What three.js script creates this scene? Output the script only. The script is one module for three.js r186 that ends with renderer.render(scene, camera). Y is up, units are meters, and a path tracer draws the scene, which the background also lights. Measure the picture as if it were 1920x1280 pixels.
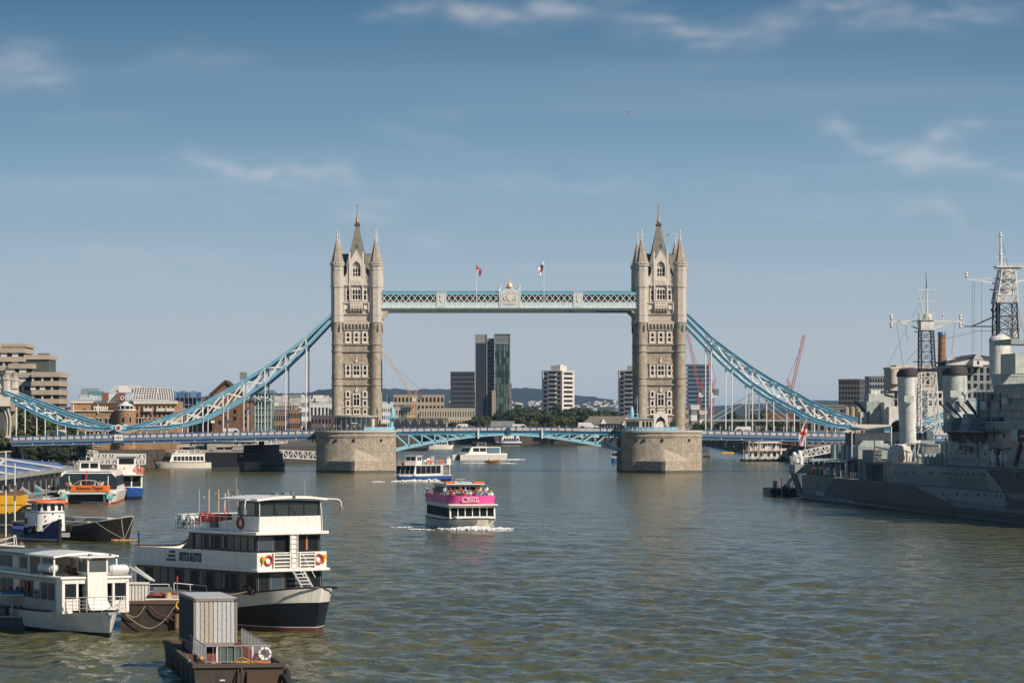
import * as THREE from 'three';
import { mergeGeometries, mergeVertices, toCreasedNormals } from 'three/addons/utils/BufferGeometryUtils.js';
import { ImprovedNoise } from 'three/addons/math/ImprovedNoise.js';
import { RoundedBoxGeometry } from 'three/addons/geometries/RoundedBoxGeometry.js';
import { MarchingCubes } from 'three/addons/objects/MarchingCubes.js';
import { FontLoader } from 'three/addons/loaders/FontLoader.js';
import { TextGeometry } from 'three/addons/geometries/TextGeometry.js';

// ---------- camera: a long lens on a bridge 14 m above the river, shifted up and to the side ----------
const F = 6190, EYE = 14.1, VX = 823, VY = 787;            // focal length in pixels of the 1920x1280 photograph, eye height, vanishing point
const scene = new THREE.Scene();
const camera = new THREE.PerspectiveCamera(2 * Math.atan(640 / F) * 180 / Math.PI, 1.5, 1, 60000);
camera.position.set(0, EYE, 0);
camera.lookAt(0, EYE, -100);
camera.setViewOffset(1920, 1280, 960 - VX, VY - 640 > 0 ? -(VY - 640) : 0, 1920, 1280);
camera.updateProjectionMatrix();
camera.updateMatrixWorld(true);

const renderer = new THREE.WebGLRenderer({ antialias: true });
renderer.setSize(1024, 682);
renderer.toneMapping = THREE.LinearToneMapping;
renderer.toneMappingExposure = 1.08;
renderer.shadowMap.enabled = true;

// ---------- noise ----------
let seed = 20240611;
const rnd = () => { seed |= 0; seed = seed + 0x6D2B79F5 | 0; let t = Math.imul(seed ^ seed >>> 15, 1 | seed); t = t + Math.imul(t ^ t >>> 7, 61 | t) ^ t; return ((t ^ t >>> 14) >>> 0) / 4294967296; };
const rr = (a, b) => a + (b - a) * rnd();
const pick = a => a[Math.floor(rnd() * a.length)];
const IN = new ImprovedNoise();
const fbm = (x, y, z, o = 4) => { let s = 0, a = 0.5, f = 1; for (let i = 0; i < o; i++) { s += a * IN.noise(x * f, y * f, z * f); a *= 0.5; f *= 2.03; } return s; };
const clamp = (x, a, b) => Math.min(b, Math.max(a, x));
const sm = (a, b, x) => { const t = clamp((x - a) / (b - a), 0, 1); return t * t * (3 - 2 * t); };
const lerp = (a, b, t) => a + (b - a) * t;

// ---------- sky: clear air with thin cirrus ----------
const SUN_AZ = 50 * Math.PI / 180, SUN_EL = 37.7 * Math.PI / 180;   // right of and behind the viewer
const sunDir = new THREE.Vector3(Math.sin(SUN_AZ) * Math.cos(SUN_EL), Math.sin(SUN_EL), Math.cos(SUN_AZ) * Math.cos(SUN_EL));
{
  const W = 4096, Hh = 2048, data = new Float32Array(W * Hh * 4);
  // elevation in degrees -> radiance
  const stops = [[0, [0.455, 0.495, 0.525]], [1.2, [0.42, 0.475, 0.52]], [2.6, [0.325, 0.425, 0.51]], [4.2, [0.208, 0.345, 0.465]], [7.3, [0.066, 0.168, 0.29]], [14, [0.058, 0.145, 0.25]], [35, [0.05, 0.13, 0.24]], [90, [0.045, 0.115, 0.225]]];
  const air = e => { let i = 0; while (i < stops.length - 2 && e > stops[i + 1][0]) i++; const t = clamp((e - stops[i][0]) / (stops[i + 1][0] - stops[i][0]), 0, 1); return [0, 1, 2].map(k => lerp(stops[i][1][k], stops[i + 1][1][k], t)); };
  // wisps of cirrus: [points (picture bearing), width, strength]
  const wisps = [
    [[[700, 30], [800, 12], [930, 22], [1060, 10], [1180, -6]], 20, .5], [[[1140, 34], [1240, 44], [1300, 72], [1400, 62], [1500, 46]], 24, .36],
    [[[1400, 40], [1560, 22], [1750, 28], [1930, 10]], 34, .28], [[[345, 285], [400, 312], [470, 328], [560, 333], [640, 322], [700, 342]], 15, .42],
    [[[1525, 238], [1570, 238], [1610, 270], [1700, 292], [1800, 300], [1920, 318], [2050, 330]], 20, .42], [[[1700, 285], [1790, 250], [1850, 238]], 13, .34],
    [[[1670, 430], [1700, 392], [1760, 376], [1800, 392], [1810, 430], [1850, 462]], 11, .24], [[[-60, 118], [30, 108], [80, 128], [130, 150]], 28, .3],
    [[[-40, 150], [40, 146], [120, 140]], 18, .2], [[[240, 110], [330, 92], [420, 100], [520, 112]], 16, .13], [[[620, 408], [690, 400], [742, 408]], 10, .16],
    [[[690, 440], [760, 450], [860, 470]], 16, .14], [[[80, 220], [180, 222], [280, 214]], 12, .1], [[[700, 236], [780, 258], [870, 262]], 10, .14], [[[730, 215], [830, 212], [900, 205]], 9, .1],
    [[[-50, 370], [200, 350], [500, 372], [800, 352], [1150, 345], [1500, 330], [1950, 318]], 34, .12], [[[1300, 525], [1500, 522], [1700, 512]], 8, .12],
    [[[-80, 500], [150, 482], [420, 500], [620, 480]], 40, .12], [[[1300, 420], [1480, 405], [1680, 412]], 14, .08],
  ];
  for (let j = 0; j < Hh; j++) {
    const el = ((j + .5) / Hh - .5) * 180, c0 = air(Math.max(el, 0));
    for (let i = 0; i < W; i++) {
      const az = ((i + .5) / W - .5) * 360;                    // atan2(z, x)
      let r = c0[0], g = c0[1], b = c0[2], k = (j * W + i) * 4;
      if (el > -0.2) {
        const a = az * Math.PI / 180, e = el * Math.PI / 180, dx = Math.cos(e) * Math.cos(a), dy = Math.sin(e), dz = Math.cos(e) * Math.sin(a);
        const toSun = Math.acos(clamp(dx * sunDir.x + dy * sunDir.y + dz * sunDir.z, -1, 1)) * 57.3;
        const glow = .16 * Math.exp(-toSun / 14);
        r += glow; g += glow * .95; b += glow * .85;
        let c = 0;
        const d = ((az + 90 + 540) % 360) - 180;              // bearing from straight ahead
        // thin veil everywhere, streaked along the bearing
        const s = 1 / Math.max(dy, .035);
        const u = dx * s * .22, v = dz * s * .22;
        c += .13 * sm(.02, .5, fbm(u * 1.1 + 7, v * 2.6, 3.1, 5)) + .05 * sm(0, .4, fbm(u * .5, v * .5 + 4, 9.7, 3));
        if (Math.abs(d) < 14 && el < 9) {
          const px = VX + F * Math.tan(d * Math.PI / 180), py = VY - F * Math.tan(e) / Math.cos(d * Math.PI / 180);
          const wx = 26 * fbm(px / 130, py / 60, 1.3, 3), wy = 34 * fbm(px / 150 + 9, py / 70, 4.1, 4) + 14 * fbm(px / 60, py / 30, 7.7, 3);
          for (const [P, w, st] of wisps) {
            let best = 1e9, tt = 0;
            for (let q = 0; q < P.length - 1; q++) {
              const [ax, ay] = P[q], [bx, by] = P[q + 1], vx = bx - ax, vy = by - ay, t = clamp(((px + wx - ax) * vx + (py + wy - ay) * vy) / (vx * vx + vy * vy), 0, 1);
              const ex = px + wx - ax - vx * t, ey = py + wy - ay - vy * t, dd = ex * ex + ey * ey; if (dd < best) { best = dd; tt = (q + t) / (P.length - 1); }
            }
            const w2 = w * .56, f = (Math.exp(-best / (2 * w2 * w2)) + .3 * Math.exp(-best / (10 * w2 * w2))) * Math.sin(Math.PI * clamp(.08 + .84 * tt, 0, 1));
            c += st * f * clamp(.6 + 1.9 * fbm(px / 150 + w, py / 13 - px / 120, w, 5), .05, 1.5) * .95;
          }
        }
        c = clamp(c, 0, .8);
        r = lerp(r, .60, c); g = lerp(g, .60, c); b = lerp(b, .62, c);
      }
      data[k] = r; data[k + 1] = g; data[k + 2] = b; data[k + 3] = 1;
    }
  }
  const t = new THREE.DataTexture(data, W, Hh, THREE.RGBAFormat, THREE.FloatType);
  t.mapping = THREE.EquirectangularReflectionMapping; t.magFilter = THREE.LinearFilter; t.needsUpdate = true;
  scene.background = t; scene.environment = t;
}
const sun = new THREE.DirectionalLight(new THREE.Color(1, .91, .79), 5);
sun.position.copy(sunDir).multiplyScalar(1500).add(new THREE.Vector3(0, 0, -700)); sun.target.position.set(0, 0, -700);
sun.castShadow = true; sun.shadow.radius = 1;
Object.assign(sun.shadow.camera, { left: -900, right: 900, top: 900, bottom: -900, near: 10, far: 4000 });
scene.add(sun, sun.target);

// ---------- helpers ----------
const PX = (px, d) => (px - VX) * d / F, PY = (py, d) => EYE - (py - VY) * d / F, DW = py => F * EYE / (py - VY);  // bearing, height, distance on the water
const used = {};
const num = n => { used[n] = (used[n] ?? -1) + 1; return used[n] ? n + '_' + String(used[n]).padStart(3, '0') : n; };
const V = (x, y, z) => new THREE.Vector3(x, y, z);
const A = a => a.isVector3 ? a : new THREE.Vector3(...a);
function uvBox(g) {
  const p = g.attributes.position, n = p.count, uv = new Float32Array(n * 2), a = V(), b = V(), c = V(), ab = V(), ac = V();
  for (let i = 0; i < n; i += 3) {
    a.fromBufferAttribute(p, i); b.fromBufferAttribute(p, i + 1); c.fromBufferAttribute(p, i + 2);
    ab.subVectors(b, a).cross(ac.subVectors(c, a));
    const x = Math.abs(ab.x), y = Math.abs(ab.y), z = Math.abs(ab.z);
    [a, b, c].forEach((q, k) => { const [u, v] = y > x * 1.2 && y > z * 1.2 ? [q.x, q.z] : x > z ? [q.z, q.y] : [q.x, q.y]; uv[(i + k) * 2] = u; uv[(i + k) * 2 + 1] = v; });
  }
  g.setAttribute('uv', new THREE.BufferAttribute(uv, 2));
  return g;
}
function clean(g) { if (g.index) g = g.toNonIndexed(); for (const k of Object.keys(g.attributes)) if (!['position', 'normal', 'color'].includes(k)) g.deleteAttribute(k); return g; }
function join(gs) { gs = (Array.isArray(gs) ? gs.flat(Infinity) : [gs]).map(clean); return uvBox(gs.length > 1 ? mergeGeometries(gs) : gs[0]); }
function part(name, gs, mat, parent) {
  const m = new THREE.Mesh(gs.isBufferGeometry && gs.userData.done ? gs : join(gs), mat); m.name = name; m.castShadow = m.receiveShadow = true; parent.add(m); return m;
}
const done = g => { g = join(g); g.userData.done = true; return g; };
function tag(o, label, category, group, kind) { if (label) o.userData.label = label; if (category) o.userData.category = category; if (group) o.userData.group = group; if (kind) o.userData.kind = kind; return o; }
function thing(name, label, category, pos = [0, 0, 0], ry = 0, group) { const o = new THREE.Group(); o.name = num(name); o.position.set(...pos); o.rotation.y = ry; scene.add(o); return tag(o, label, category, group); }
function solo(name, gs, mat, label, category, group) { return tag(part(num(name), gs, mat, scene), label, category, group); }
function struct(name, gs, mat) { const m = part(num(name), gs, mat, scene); m.userData.kind = 'structure'; return m; }
function stuff(name, gs, mat, label, category, parent = scene) { const m = part(parent === scene ? num(name) : name, gs, mat, parent); m.userData.kind = 'stuff'; if (label) tag(m, label, category); return m; }
function dup(root, pos, ry, label, name) { const r = root.clone(); r.name = num(name ?? root.name.replace(/_\d{3}$/, '')); r.position.set(...pos); if (ry !== undefined) r.rotation.y = ry; r.userData = { ...root.userData }; if (label) r.userData.label = label; scene.add(r); return r; }

const box = (x, y, z, w, h, d, ry = 0, rz = 0, rx = 0) => { const g = new THREE.BoxGeometry(w, h, d); if (rz) g.rotateZ(rz); if (rx) g.rotateX(rx); if (ry) g.rotateY(ry); return g.translate(x, y, z); };
const box2 = (x0, x1, y0, y1, z0, z1) => box((x0 + x1) / 2, (y0 + y1) / 2, (z0 + z1) / 2, Math.abs(x1 - x0), Math.abs(y1 - y0), Math.abs(z1 - z0));
const rbox = (x, y, z, w, h, d, r = .05, s = 2) => new RoundedBoxGeometry(w, h, d, s, r).translate(x, y, z);
function bar(p, q, w = .1, h = w) { p = A(p); q = A(q); const d = q.clone().sub(p), L = d.length(); const g = new THREE.BoxGeometry(L, h, w); const x = d.normalize(), up = Math.abs(x.y) > .99 ? V(0, 0, 1) : V(0, 1, 0), z = x.clone().cross(up).normalize(), y = z.clone().cross(x); return g.applyMatrix4(new THREE.Matrix4().makeBasis(x, y, z)).translate((p.x + q.x) / 2, (p.y + q.y) / 2, (p.z + q.z) / 2); }
function rod(p, q, r = .05, r2 = r, seg = 6) { p = A(p); q = A(q); const d = q.clone().sub(p), L = d.length(); const g = new THREE.CylinderGeometry(r2, r, L, seg, 1); return g.applyQuaternion(new THREE.Quaternion().setFromUnitVectors(V(0, 1, 0), d.normalize())).translate((p.x + q.x) / 2, (p.y + q.y) / 2, (p.z + q.z) / 2); }
const cyl = (x, y, z, r, h, seg = 12, r2 = r, a0 = 0) => { const g = new THREE.CylinderGeometry(r2, r, h, seg, 1); if (a0) g.rotateY(a0); return g.translate(x, y + h / 2, z); };
const ball = (x, y, z, r, s = 8, sy = 1) => new THREE.SphereGeometry(r, s, Math.max(4, s * .7 | 0)).scale(1, sy, 1).translate(x, y, z);
const lathe = (pts, x, y, z, seg = 12) => new THREE.LatheGeometry(pts.map(p => new THREE.Vector2(p[0], p[1])), seg).translate(x, y, z);
const tube = (pts, r, n = 24, seg = 5) => new THREE.TubeGeometry(new THREE.CatmullRomCurve3(pts.map(A)), n, r, seg);
const torus = (x, y, z, R, r, ry = 0, rx = 0, s = 14) => { const g = new THREE.TorusGeometry(R, r, 6, s); if (rx) g.rotateX(rx); if (ry) g.rotateY(ry); return g.translate(x, y, z); };
// polygon in x,y pushed along z from z0 to z1
function prism(pts, z0, z1, holes) { const s = new THREE.Shape(pts.map(p => new THREE.Vector2(p[0], p[1]))); (holes || []).forEach(h => s.holes.push(new THREE.Path(h.map(p => new THREE.Vector2(p[0], p[1]))))); return new THREE.ExtrudeGeometry(s, { depth: z1 - z0, bevelEnabled: false }).translate(0, 0, z0); }
// polygon in x,z raised from y0 to y1
function slab(pts, y0, y1) { const g = prism(pts.map(p => [p[0], -p[1]]), 0, y1 - y0); return g.rotateX(-Math.PI / 2).translate(0, y0, 0); }
// rings of points joined into a skin
function loft(rings, { caps = true, closed = true, crease = .6 } = {}) {
  const n = rings[0].length, pos = [], idx = [];
  rings.forEach(r => r.forEach(p => pos.push(p[0], p[1], p[2])));
  const m = closed ? n : n - 1;
  for (let i = 0; i < rings.length - 1; i++) for (let j = 0; j < m; j++) { const a = i * n + j, b = i * n + (j + 1) % n, c = a + n, d = b + n; idx.push(a, c, b, b, c, d); }
  if (caps) for (const [i, f] of [[0, 0], [rings.length - 1, 1]]) { const c = pos.length / 3, r = rings[i]; pos.push(r.reduce((s, p) => s + p[0], 0) / n, r.reduce((s, p) => s + p[1], 0) / n, r.reduce((s, p) => s + p[2], 0) / n); for (let j = 0; j < (closed ? n : n - 1); j++) f ? idx.push(i * n + j, c, i * n + (j + 1) % n) : idx.push(i * n + (j + 1) % n, c, i * n + j); }
  let g = new THREE.BufferGeometry(); g.setAttribute('position', new THREE.Float32BufferAttribute(pos, 3)); g.setIndex(idx);
  g = g.toNonIndexed();
  // drop slivers
  const p = g.attributes.position, keep = [], a = V(), b = V(), c = V();
  for (let i = 0; i < p.count; i += 3) { a.fromBufferAttribute(p, i); b.fromBufferAttribute(p, i + 1); c.fromBufferAttribute(p, i + 2); if (b.clone().sub(a).cross(c.clone().sub(a)).lengthSq() > 1e-12) for (const q of [a, b, c]) keep.push(q.x, q.y, q.z); }
  g = new THREE.BufferGeometry(); g.setAttribute('position', new THREE.Float32BufferAttribute(keep, 3));
  if (crease > 0) g = toCreasedNormals(g, crease); else g.computeVertexNormals();
  return g;
}
const move = (g, x, y, z, ry = 0) => { if (ry) g.rotateY(ry); return g.translate(x, y, z); };
const FONT = await new FontLoader().loadAsync('fonts/droid/droid_sans_bold.typeface.json');
const SERIF = await new FontLoader().loadAsync('fonts/droid/droid_serif_bold.typeface.json');
// flat lettering, centred, on the plane z = 0
function words(s, h, font = FONT, depth = .01, w) { const g = new TextGeometry(s, { font, size: h, depth, curveSegments: 3 }); g.computeBoundingBox(); const b = g.boundingBox; g.translate(-(b.max.x + b.min.x) / 2, -(b.max.y + b.min.y) / 2, 0); if (w) g.scale(w / (b.max.x - b.min.x), 1, 1); return g; }

// ---------- textures and materials ----------
function tex(n, fn, srgb = true) {
  const d = new Uint8Array(n * n * 4);
  for (let j = 0; j < n; j++) for (let i = 0; i < n; i++) { const c = fn(i / n, j / n, i, j); for (let k = 0; k < 3; k++) d[(j * n + i) * 4 + k] = clamp(Math.round(c[k] * 255), 0, 255); d[(j * n + i) * 4 + 3] = 255; }
  const t = new THREE.DataTexture(d, n, n); t.wrapS = t.wrapT = THREE.RepeatWrapping; t.magFilter = THREE.LinearFilter; if (srgb) t.colorSpace = THREE.SRGBColorSpace; t.needsUpdate = true; return t;
}
const rep = (t, m) => { const c = t.clone(); c.repeat.set(1 / m, 1 / m); c.needsUpdate = true; return c; };   // m: metres for one tile
// noise that tiles: blend of four shifted copies
const tn = (u, v, f, z, o = 4) => { const N = (a, b) => fbm(a * f, b * f, z, o); return lerp(lerp(N(u, v), N(u - 1, v), u), lerp(N(u, v - 1), N(u - 1, v - 1), u), v); };
const GRIME = tex(512, (u, v) => { const n = .95 + .14 * tn(u, v, 5, 2.2, 5) + .10 * tn(u, v, 34, 7.7, 3); return [n, n * .99, n * .975]; });
const STREAK = tex(512, (u, v) => { const n = .9 + .26 * tn(u * 1, v, 6, 5.2, 4) + .3 * lerp(fbm(u * 60, v * 3, 1.5, 3), fbm((u - 1) * 60, v * 3, 1.5, 3), u); return [n, n * .985, n * .96]; });
const WEAR = tex(512, (u, v) => { const n = .95 + .08 * tn(u, v, 6, 5.2, 4) + .17 * lerp(fbm(u * 50, v * 3, 1.5, 3), fbm((u - 1) * 50, v * 3, 1.5, 3), u); return [n, n * .985 - .004, n * .96 - .008]; });
const RUST = tex(512, (u, v) => { const n = tn(u, v, 7, 3.3, 5), s = sm(.24, .44, n + .25 * fbm(u * 50, v * 4, 8, 3)); const w = .88 + .3 * tn(u, v, 30, 1, 3); return [lerp(.93, .46, s) * w, lerp(.92, .27, s) * w, lerp(.90, .17, s) * w]; });
function masonry(n, rows, cols, joint, vary) {
  const tone = []; for (let i = 0; i < rows * cols * 2; i++) tone.push(rnd());
  return tex(n, (u, v) => {
    const r = Math.floor(v * rows), fv = v * rows - r, off = (r % 2) * .5 + .23 * Math.sin(r * 12.9), cu = ((u * cols + off) % cols + cols) % cols, c = Math.floor(cu), fu = cu - c;
    const t = tone[r * cols + c], t2 = tone[rows * cols + r * cols + c];
    const edge = fv < joint || fv > 1 - joint || fu < joint * .6 || fu > 1 - joint * .6;
    let q = 1 - vary * .5 + vary * t + .26 * tn(u, v, 5, 4.4, 5) + .1 * tn(u, v, 50, 1.4, 2) + .34 * lerp(fbm(u * 44, v * 2.2, 3.5, 3), fbm((u - 1) * 44, v * 2.2, 3.5, 3), u); if (edge) q *= .72;
    return [q * .9, q * (.885 - .02 * t2), q * (.86 - .05 * t2)];
  });
}
const ASHLAR = masonry(1024, 16, 8, .05, .12), COARSE = masonry(1024, 26, 16, .05, .24), BRICK = masonry(1024, 60, 24, .09, .3);
const mats = {};
function M(r, g, b, rough = .6, o = {}) {
  const key = JSON.stringify([r, g, b, rough, o.map ? o.map.id : 0, o.tile, o.metal, o.trans, o.cc, o.side, o.spec]);
  if (mats[key]) return mats[key];
  const m = new THREE.MeshPhysicalMaterial({ color: new THREE.Color().setRGB(r, g, b), roughness: rough, metalness: o.metal || 0 });
  if (o.map) { m.map = rep(o.map, o.tile || 6); }
  if (o.bump) { m.bumpMap = rep(o.map, o.tile || 6); m.bumpScale = o.bump; }
  if (o.spec) m.specularIntensity = o.spec;
  if (o.cc) { m.clearcoat = o.cc; m.clearcoatRoughness = .15; }
  if (o.trans) { m.transmission = o.trans; m.thickness = 0; m.ior = 1.5; }
  m.side = THREE.DoubleSide;
  return mats[key] = m;
}
const paint = (r, g, b, rough = .45, tile = 7) => M(r, g, b, rough, { map: GRIME, tile });
const streaky = (r, g, b, rough = .5, tile = 6) => M(r, g, b, rough, { map: STREAK, tile });
const C = {
  granite: M(.48, .42, .36, .9, { map: COARSE, tile: 6, bump: .02 }), pier: M(.50, .44, .37, .9, { map: ASHLAR, tile: 9.6, bump: .03 }),
  stone: M(.565, .505, .445, .88, { map: GRIME, tile: 5 }), dress: M(.74, .67, .595, .85, { map: GRIME, tile: 4 }), turret: M(.49, .435, .37, .88, { map: ASHLAR, tile: 8, bump: .02 }),
  slate: M(.20, .20, .165, .8, { map: STREAK, tile: 8 }), lead: M(.10, .105, .10, .7, { map: STREAK, tile: 6 }), conestone: M(.46, .40, .34, .9, { map: COARSE, tile: 6 }),
  dark: M(.025, .027, .03, .25), glassDark: M(.014, .017, .02, .3, { spec: .4 }), gold: M(.46, .30, .14, .5, { metal: .5 }),
  cyan: paint(.33, .61, .76, .45), cyanDeep: paint(.09, .33, .49, .5), blue: paint(.075, .165, .30, .5), blueDeep: paint(.035, .095, .2, .55), pale: paint(.66, .77, .77, .5), white: paint(.84, .825, .80, .42), offwhite: paint(.72, .70, .67, .5), pinkwhite: paint(.64, .575, .56, .5),
  grey: paint(.30, .30, .295, .6), midgrey: paint(.17, .175, .175, .6), steel: paint(.36, .37, .38, .45), black: paint(.016, .016, .018, .5), rope: paint(.36, .28, .18, .9), tyre: paint(.014, .014, .014, .85), red: paint(.55, .045, .03, .45), orange: paint(.85, .16, .02, .45), yellow: paint(.80, .42, .02, .5), asphalt: paint(.06, .06, .062, .9), timber: M(.22, .13, .07, .8, { map: STREAK, tile: 3 }), rusty: M(.55, .5, .46, .8, { map: RUST, tile: 4 }),
};
const quad = (a, b, c, d) => { const g = new THREE.BufferGeometry(); g.setAttribute('position', new THREE.Float32BufferAttribute([a, b, c, a, c, d].flat(), 3)); g.computeVertexNormals(); return g; };
scene.fog = new THREE.FogExp2(new THREE.Color(.40, .66, 1.0), 2.6e-5);

// ================= SETTING: river, banks, hills =================
{
  // chop: noise waves of several lengths; each is drawn only where the sheet is fine enough to carry it
  const oct = [[7.5, 7, .11], [3.4, 3.8, .13], [1.7, 2.0, .10], [.9, 1.05, .05]];
  const wave = (x, z, cell) => { let h = 0; for (const [lx, lz, a] of oct) { const k = sm(.75, .3, cell / lz); if (k > 0) h += k * a * 1.7 * IN.noise(x / lx + 3.3, z / lz, lx * 1.7 + x / 90); } return h; };
  const dist = []; let d = 92; while (d < 30000) { dist.push(d); d += clamp(d * d / 84000, .26, 1e9) * (d > 700 ? 1.5 : 1); } dist.push(30000);
  const cols = 640, rows = dist.length, pos = new Float32Array(rows * cols * 3), uv = new Float32Array(rows * cols * 2), idx = [];
  dist.forEach((D, i) => { const cell = i < rows - 1 ? dist[i + 1] - D : 1e4, x0 = -.172 * D - 20, x1 = .215 * D + 20; for (let j = 0; j < cols; j++) { const x = lerp(x0, x1, j / (cols - 1)), k = i * cols + j; pos.set([x, wave(x, -D, cell), -D], k * 3); uv.set([x, D], k * 2); if (i && j) { const a = k - cols - 1, b = k - cols, c = k - 1; idx.push(a, b, c, b, k, c); } } });
  const g = new THREE.BufferGeometry(); g.setAttribute('position', new THREE.BufferAttribute(pos, 3)); g.setAttribute('uv', new THREE.BufferAttribute(uv, 2)); g.setIndex(idx); g.computeVertexNormals(); g.userData.done = true;
  // ripples: normals of tiling noise, 70 m to a tile
  const n = 1024, hgt = new Float32Array(n * n), per = (x, z, p) => { const u = x / p, w = z / p; return u - Math.floor(u) + (w - Math.floor(w)) * 0; };
  for (let j = 0; j < n; j++) for (let i = 0; i < n; i++) {
    const u = i / n, v = j / n; let h = 0;
    for (const [f, a, s] of [[22, .17, 1.1], [44, .11, 2.7], [86, .06, 5.3], [150, .03, 8.9]]) h += a * lerp(lerp(IN.noise(u * f, v * f * .8, s), IN.noise((u - 1) * f, v * f * .8, s), u), lerp(IN.noise(u * f, (v - 1) * f * .8, s), IN.noise((u - 1) * f, (v - 1) * f * .8, s), u), v);
    hgt[j * n + i] = h;
  }
  const px = 70 / n, nm = tex(n, (u, v, i, j) => { const a = hgt[j * n + (i + 1) % n] - hgt[j * n + (i + n - 1) % n], b = hgt[((j + 1) % n) * n + i] - hgt[((j + n - 1) % n) * n + i]; const x = -a / (2 * px), y = -b / (2 * px), l = Math.hypot(x, y, 1); return [x / l * .5 + .5, y / l * .5 + .5, 1 / l * .5 + .5]; }, false);
  const m = new THREE.MeshPhysicalMaterial({ color: new THREE.Color().setRGB(.100, .097, .041), roughness: .13, ior: 1.33, specularIntensity: .4 });
  m.normalMap = rep(nm, 70); m.normalScale.set(2.2, 2.2);
  // silt: large patches of browner and greener water
  m.map = rep(tex(512, (u, v) => { const q = tn(u, v, 6, 1.2, 4), w = tn(u, v, 9, 6.6, 4); return [.92 + .26 * q, .91 + .2 * q + .07 * w, .87 + .14 * q + .08 * w]; }), 240);
  const w = part('water', g, m, scene); w.userData.kind = 'structure';
}

// ================= BRIDGE =================
const BZ = -901, XL = -22.3, XR = 60, DN = 891.4;
const flat = g => { g = clean(g); g.deleteAttribute('normal'); g.computeVertexNormals(); return g; };
const oct = (x, y, z, r, h, r2 = r) => flat(cyl(x, y, z, r, h, 8, r2, Math.PI / 8));
const HY = y => EYE + (VY - y) / 6.945;                      // height at the bridge for a row of the photograph
function pointed(x0, x1, y0, y1, arch = .5) { const w = x1 - x0, ys = y1 - w * arch * 1.2; return [[x0, y0], [x1, y0], [x1, ys], [x1 - w * .12, ys + (y1 - ys) * .55], [x0 + w / 2, y1], [x0 + w * .12, ys + (y1 - ys) * .55], [x0, ys]]; }
const rect = (x0, x1, y0, y1) => [[x0, y0], [x1, y0], [x1, y1], [x0, y1]];
// a stone window: pale surround proud of the wall, lights as real openings with dark panes set back
function stoneWindow(parent, x, y0, y1, w, lights, zf, o = {}) {
  const lw = o.light ?? .62, gap = o.gap ?? .2, tot = lights * lw + (lights - 1) * gap, holes = [], panes = [];
  for (let i = 0; i < lights; i++) {
    const a = x - tot / 2 + i * (lw + gap), b = a + lw, tr = o.transom ?? .5, ym = lerp(y0 + .3, y1 - .35, tr);
    if (o.transom === 0) { holes.push(pointed(a, b, y0 + .3, y1 - .3)); } else { holes.push(rect(a, b, y0 + .3, ym - .09), pointed(a, b, ym + .09, y1 - .3)); }
  }
  const win = part('window', [prism(rect(x - w / 2, x + w / 2, y0, y1), zf - .05, zf + .24, holes), box(x, y0 - .02, zf + .2, w + .2, .16, .4), o.hood ? box(x, y1 + .08, zf + .22, w + .3, .16, .44) : [], o.quoin ? [0, 1, 2].map(k => box(x, lerp(y0 + .4, y1 - .4, k / 2), zf + .06, w + .34, .4, .12)) : []].flat(), C.dress, parent);
  for (let i = 0; i < lights; i++) { const a = x - tot / 2 + i * (lw + gap); part('pane', box2(a - .04, a + lw + .04, y0 + .25, y1 - .25, zf - .02, zf + .03), C.glassDark, win); }
  return win;
}
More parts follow.
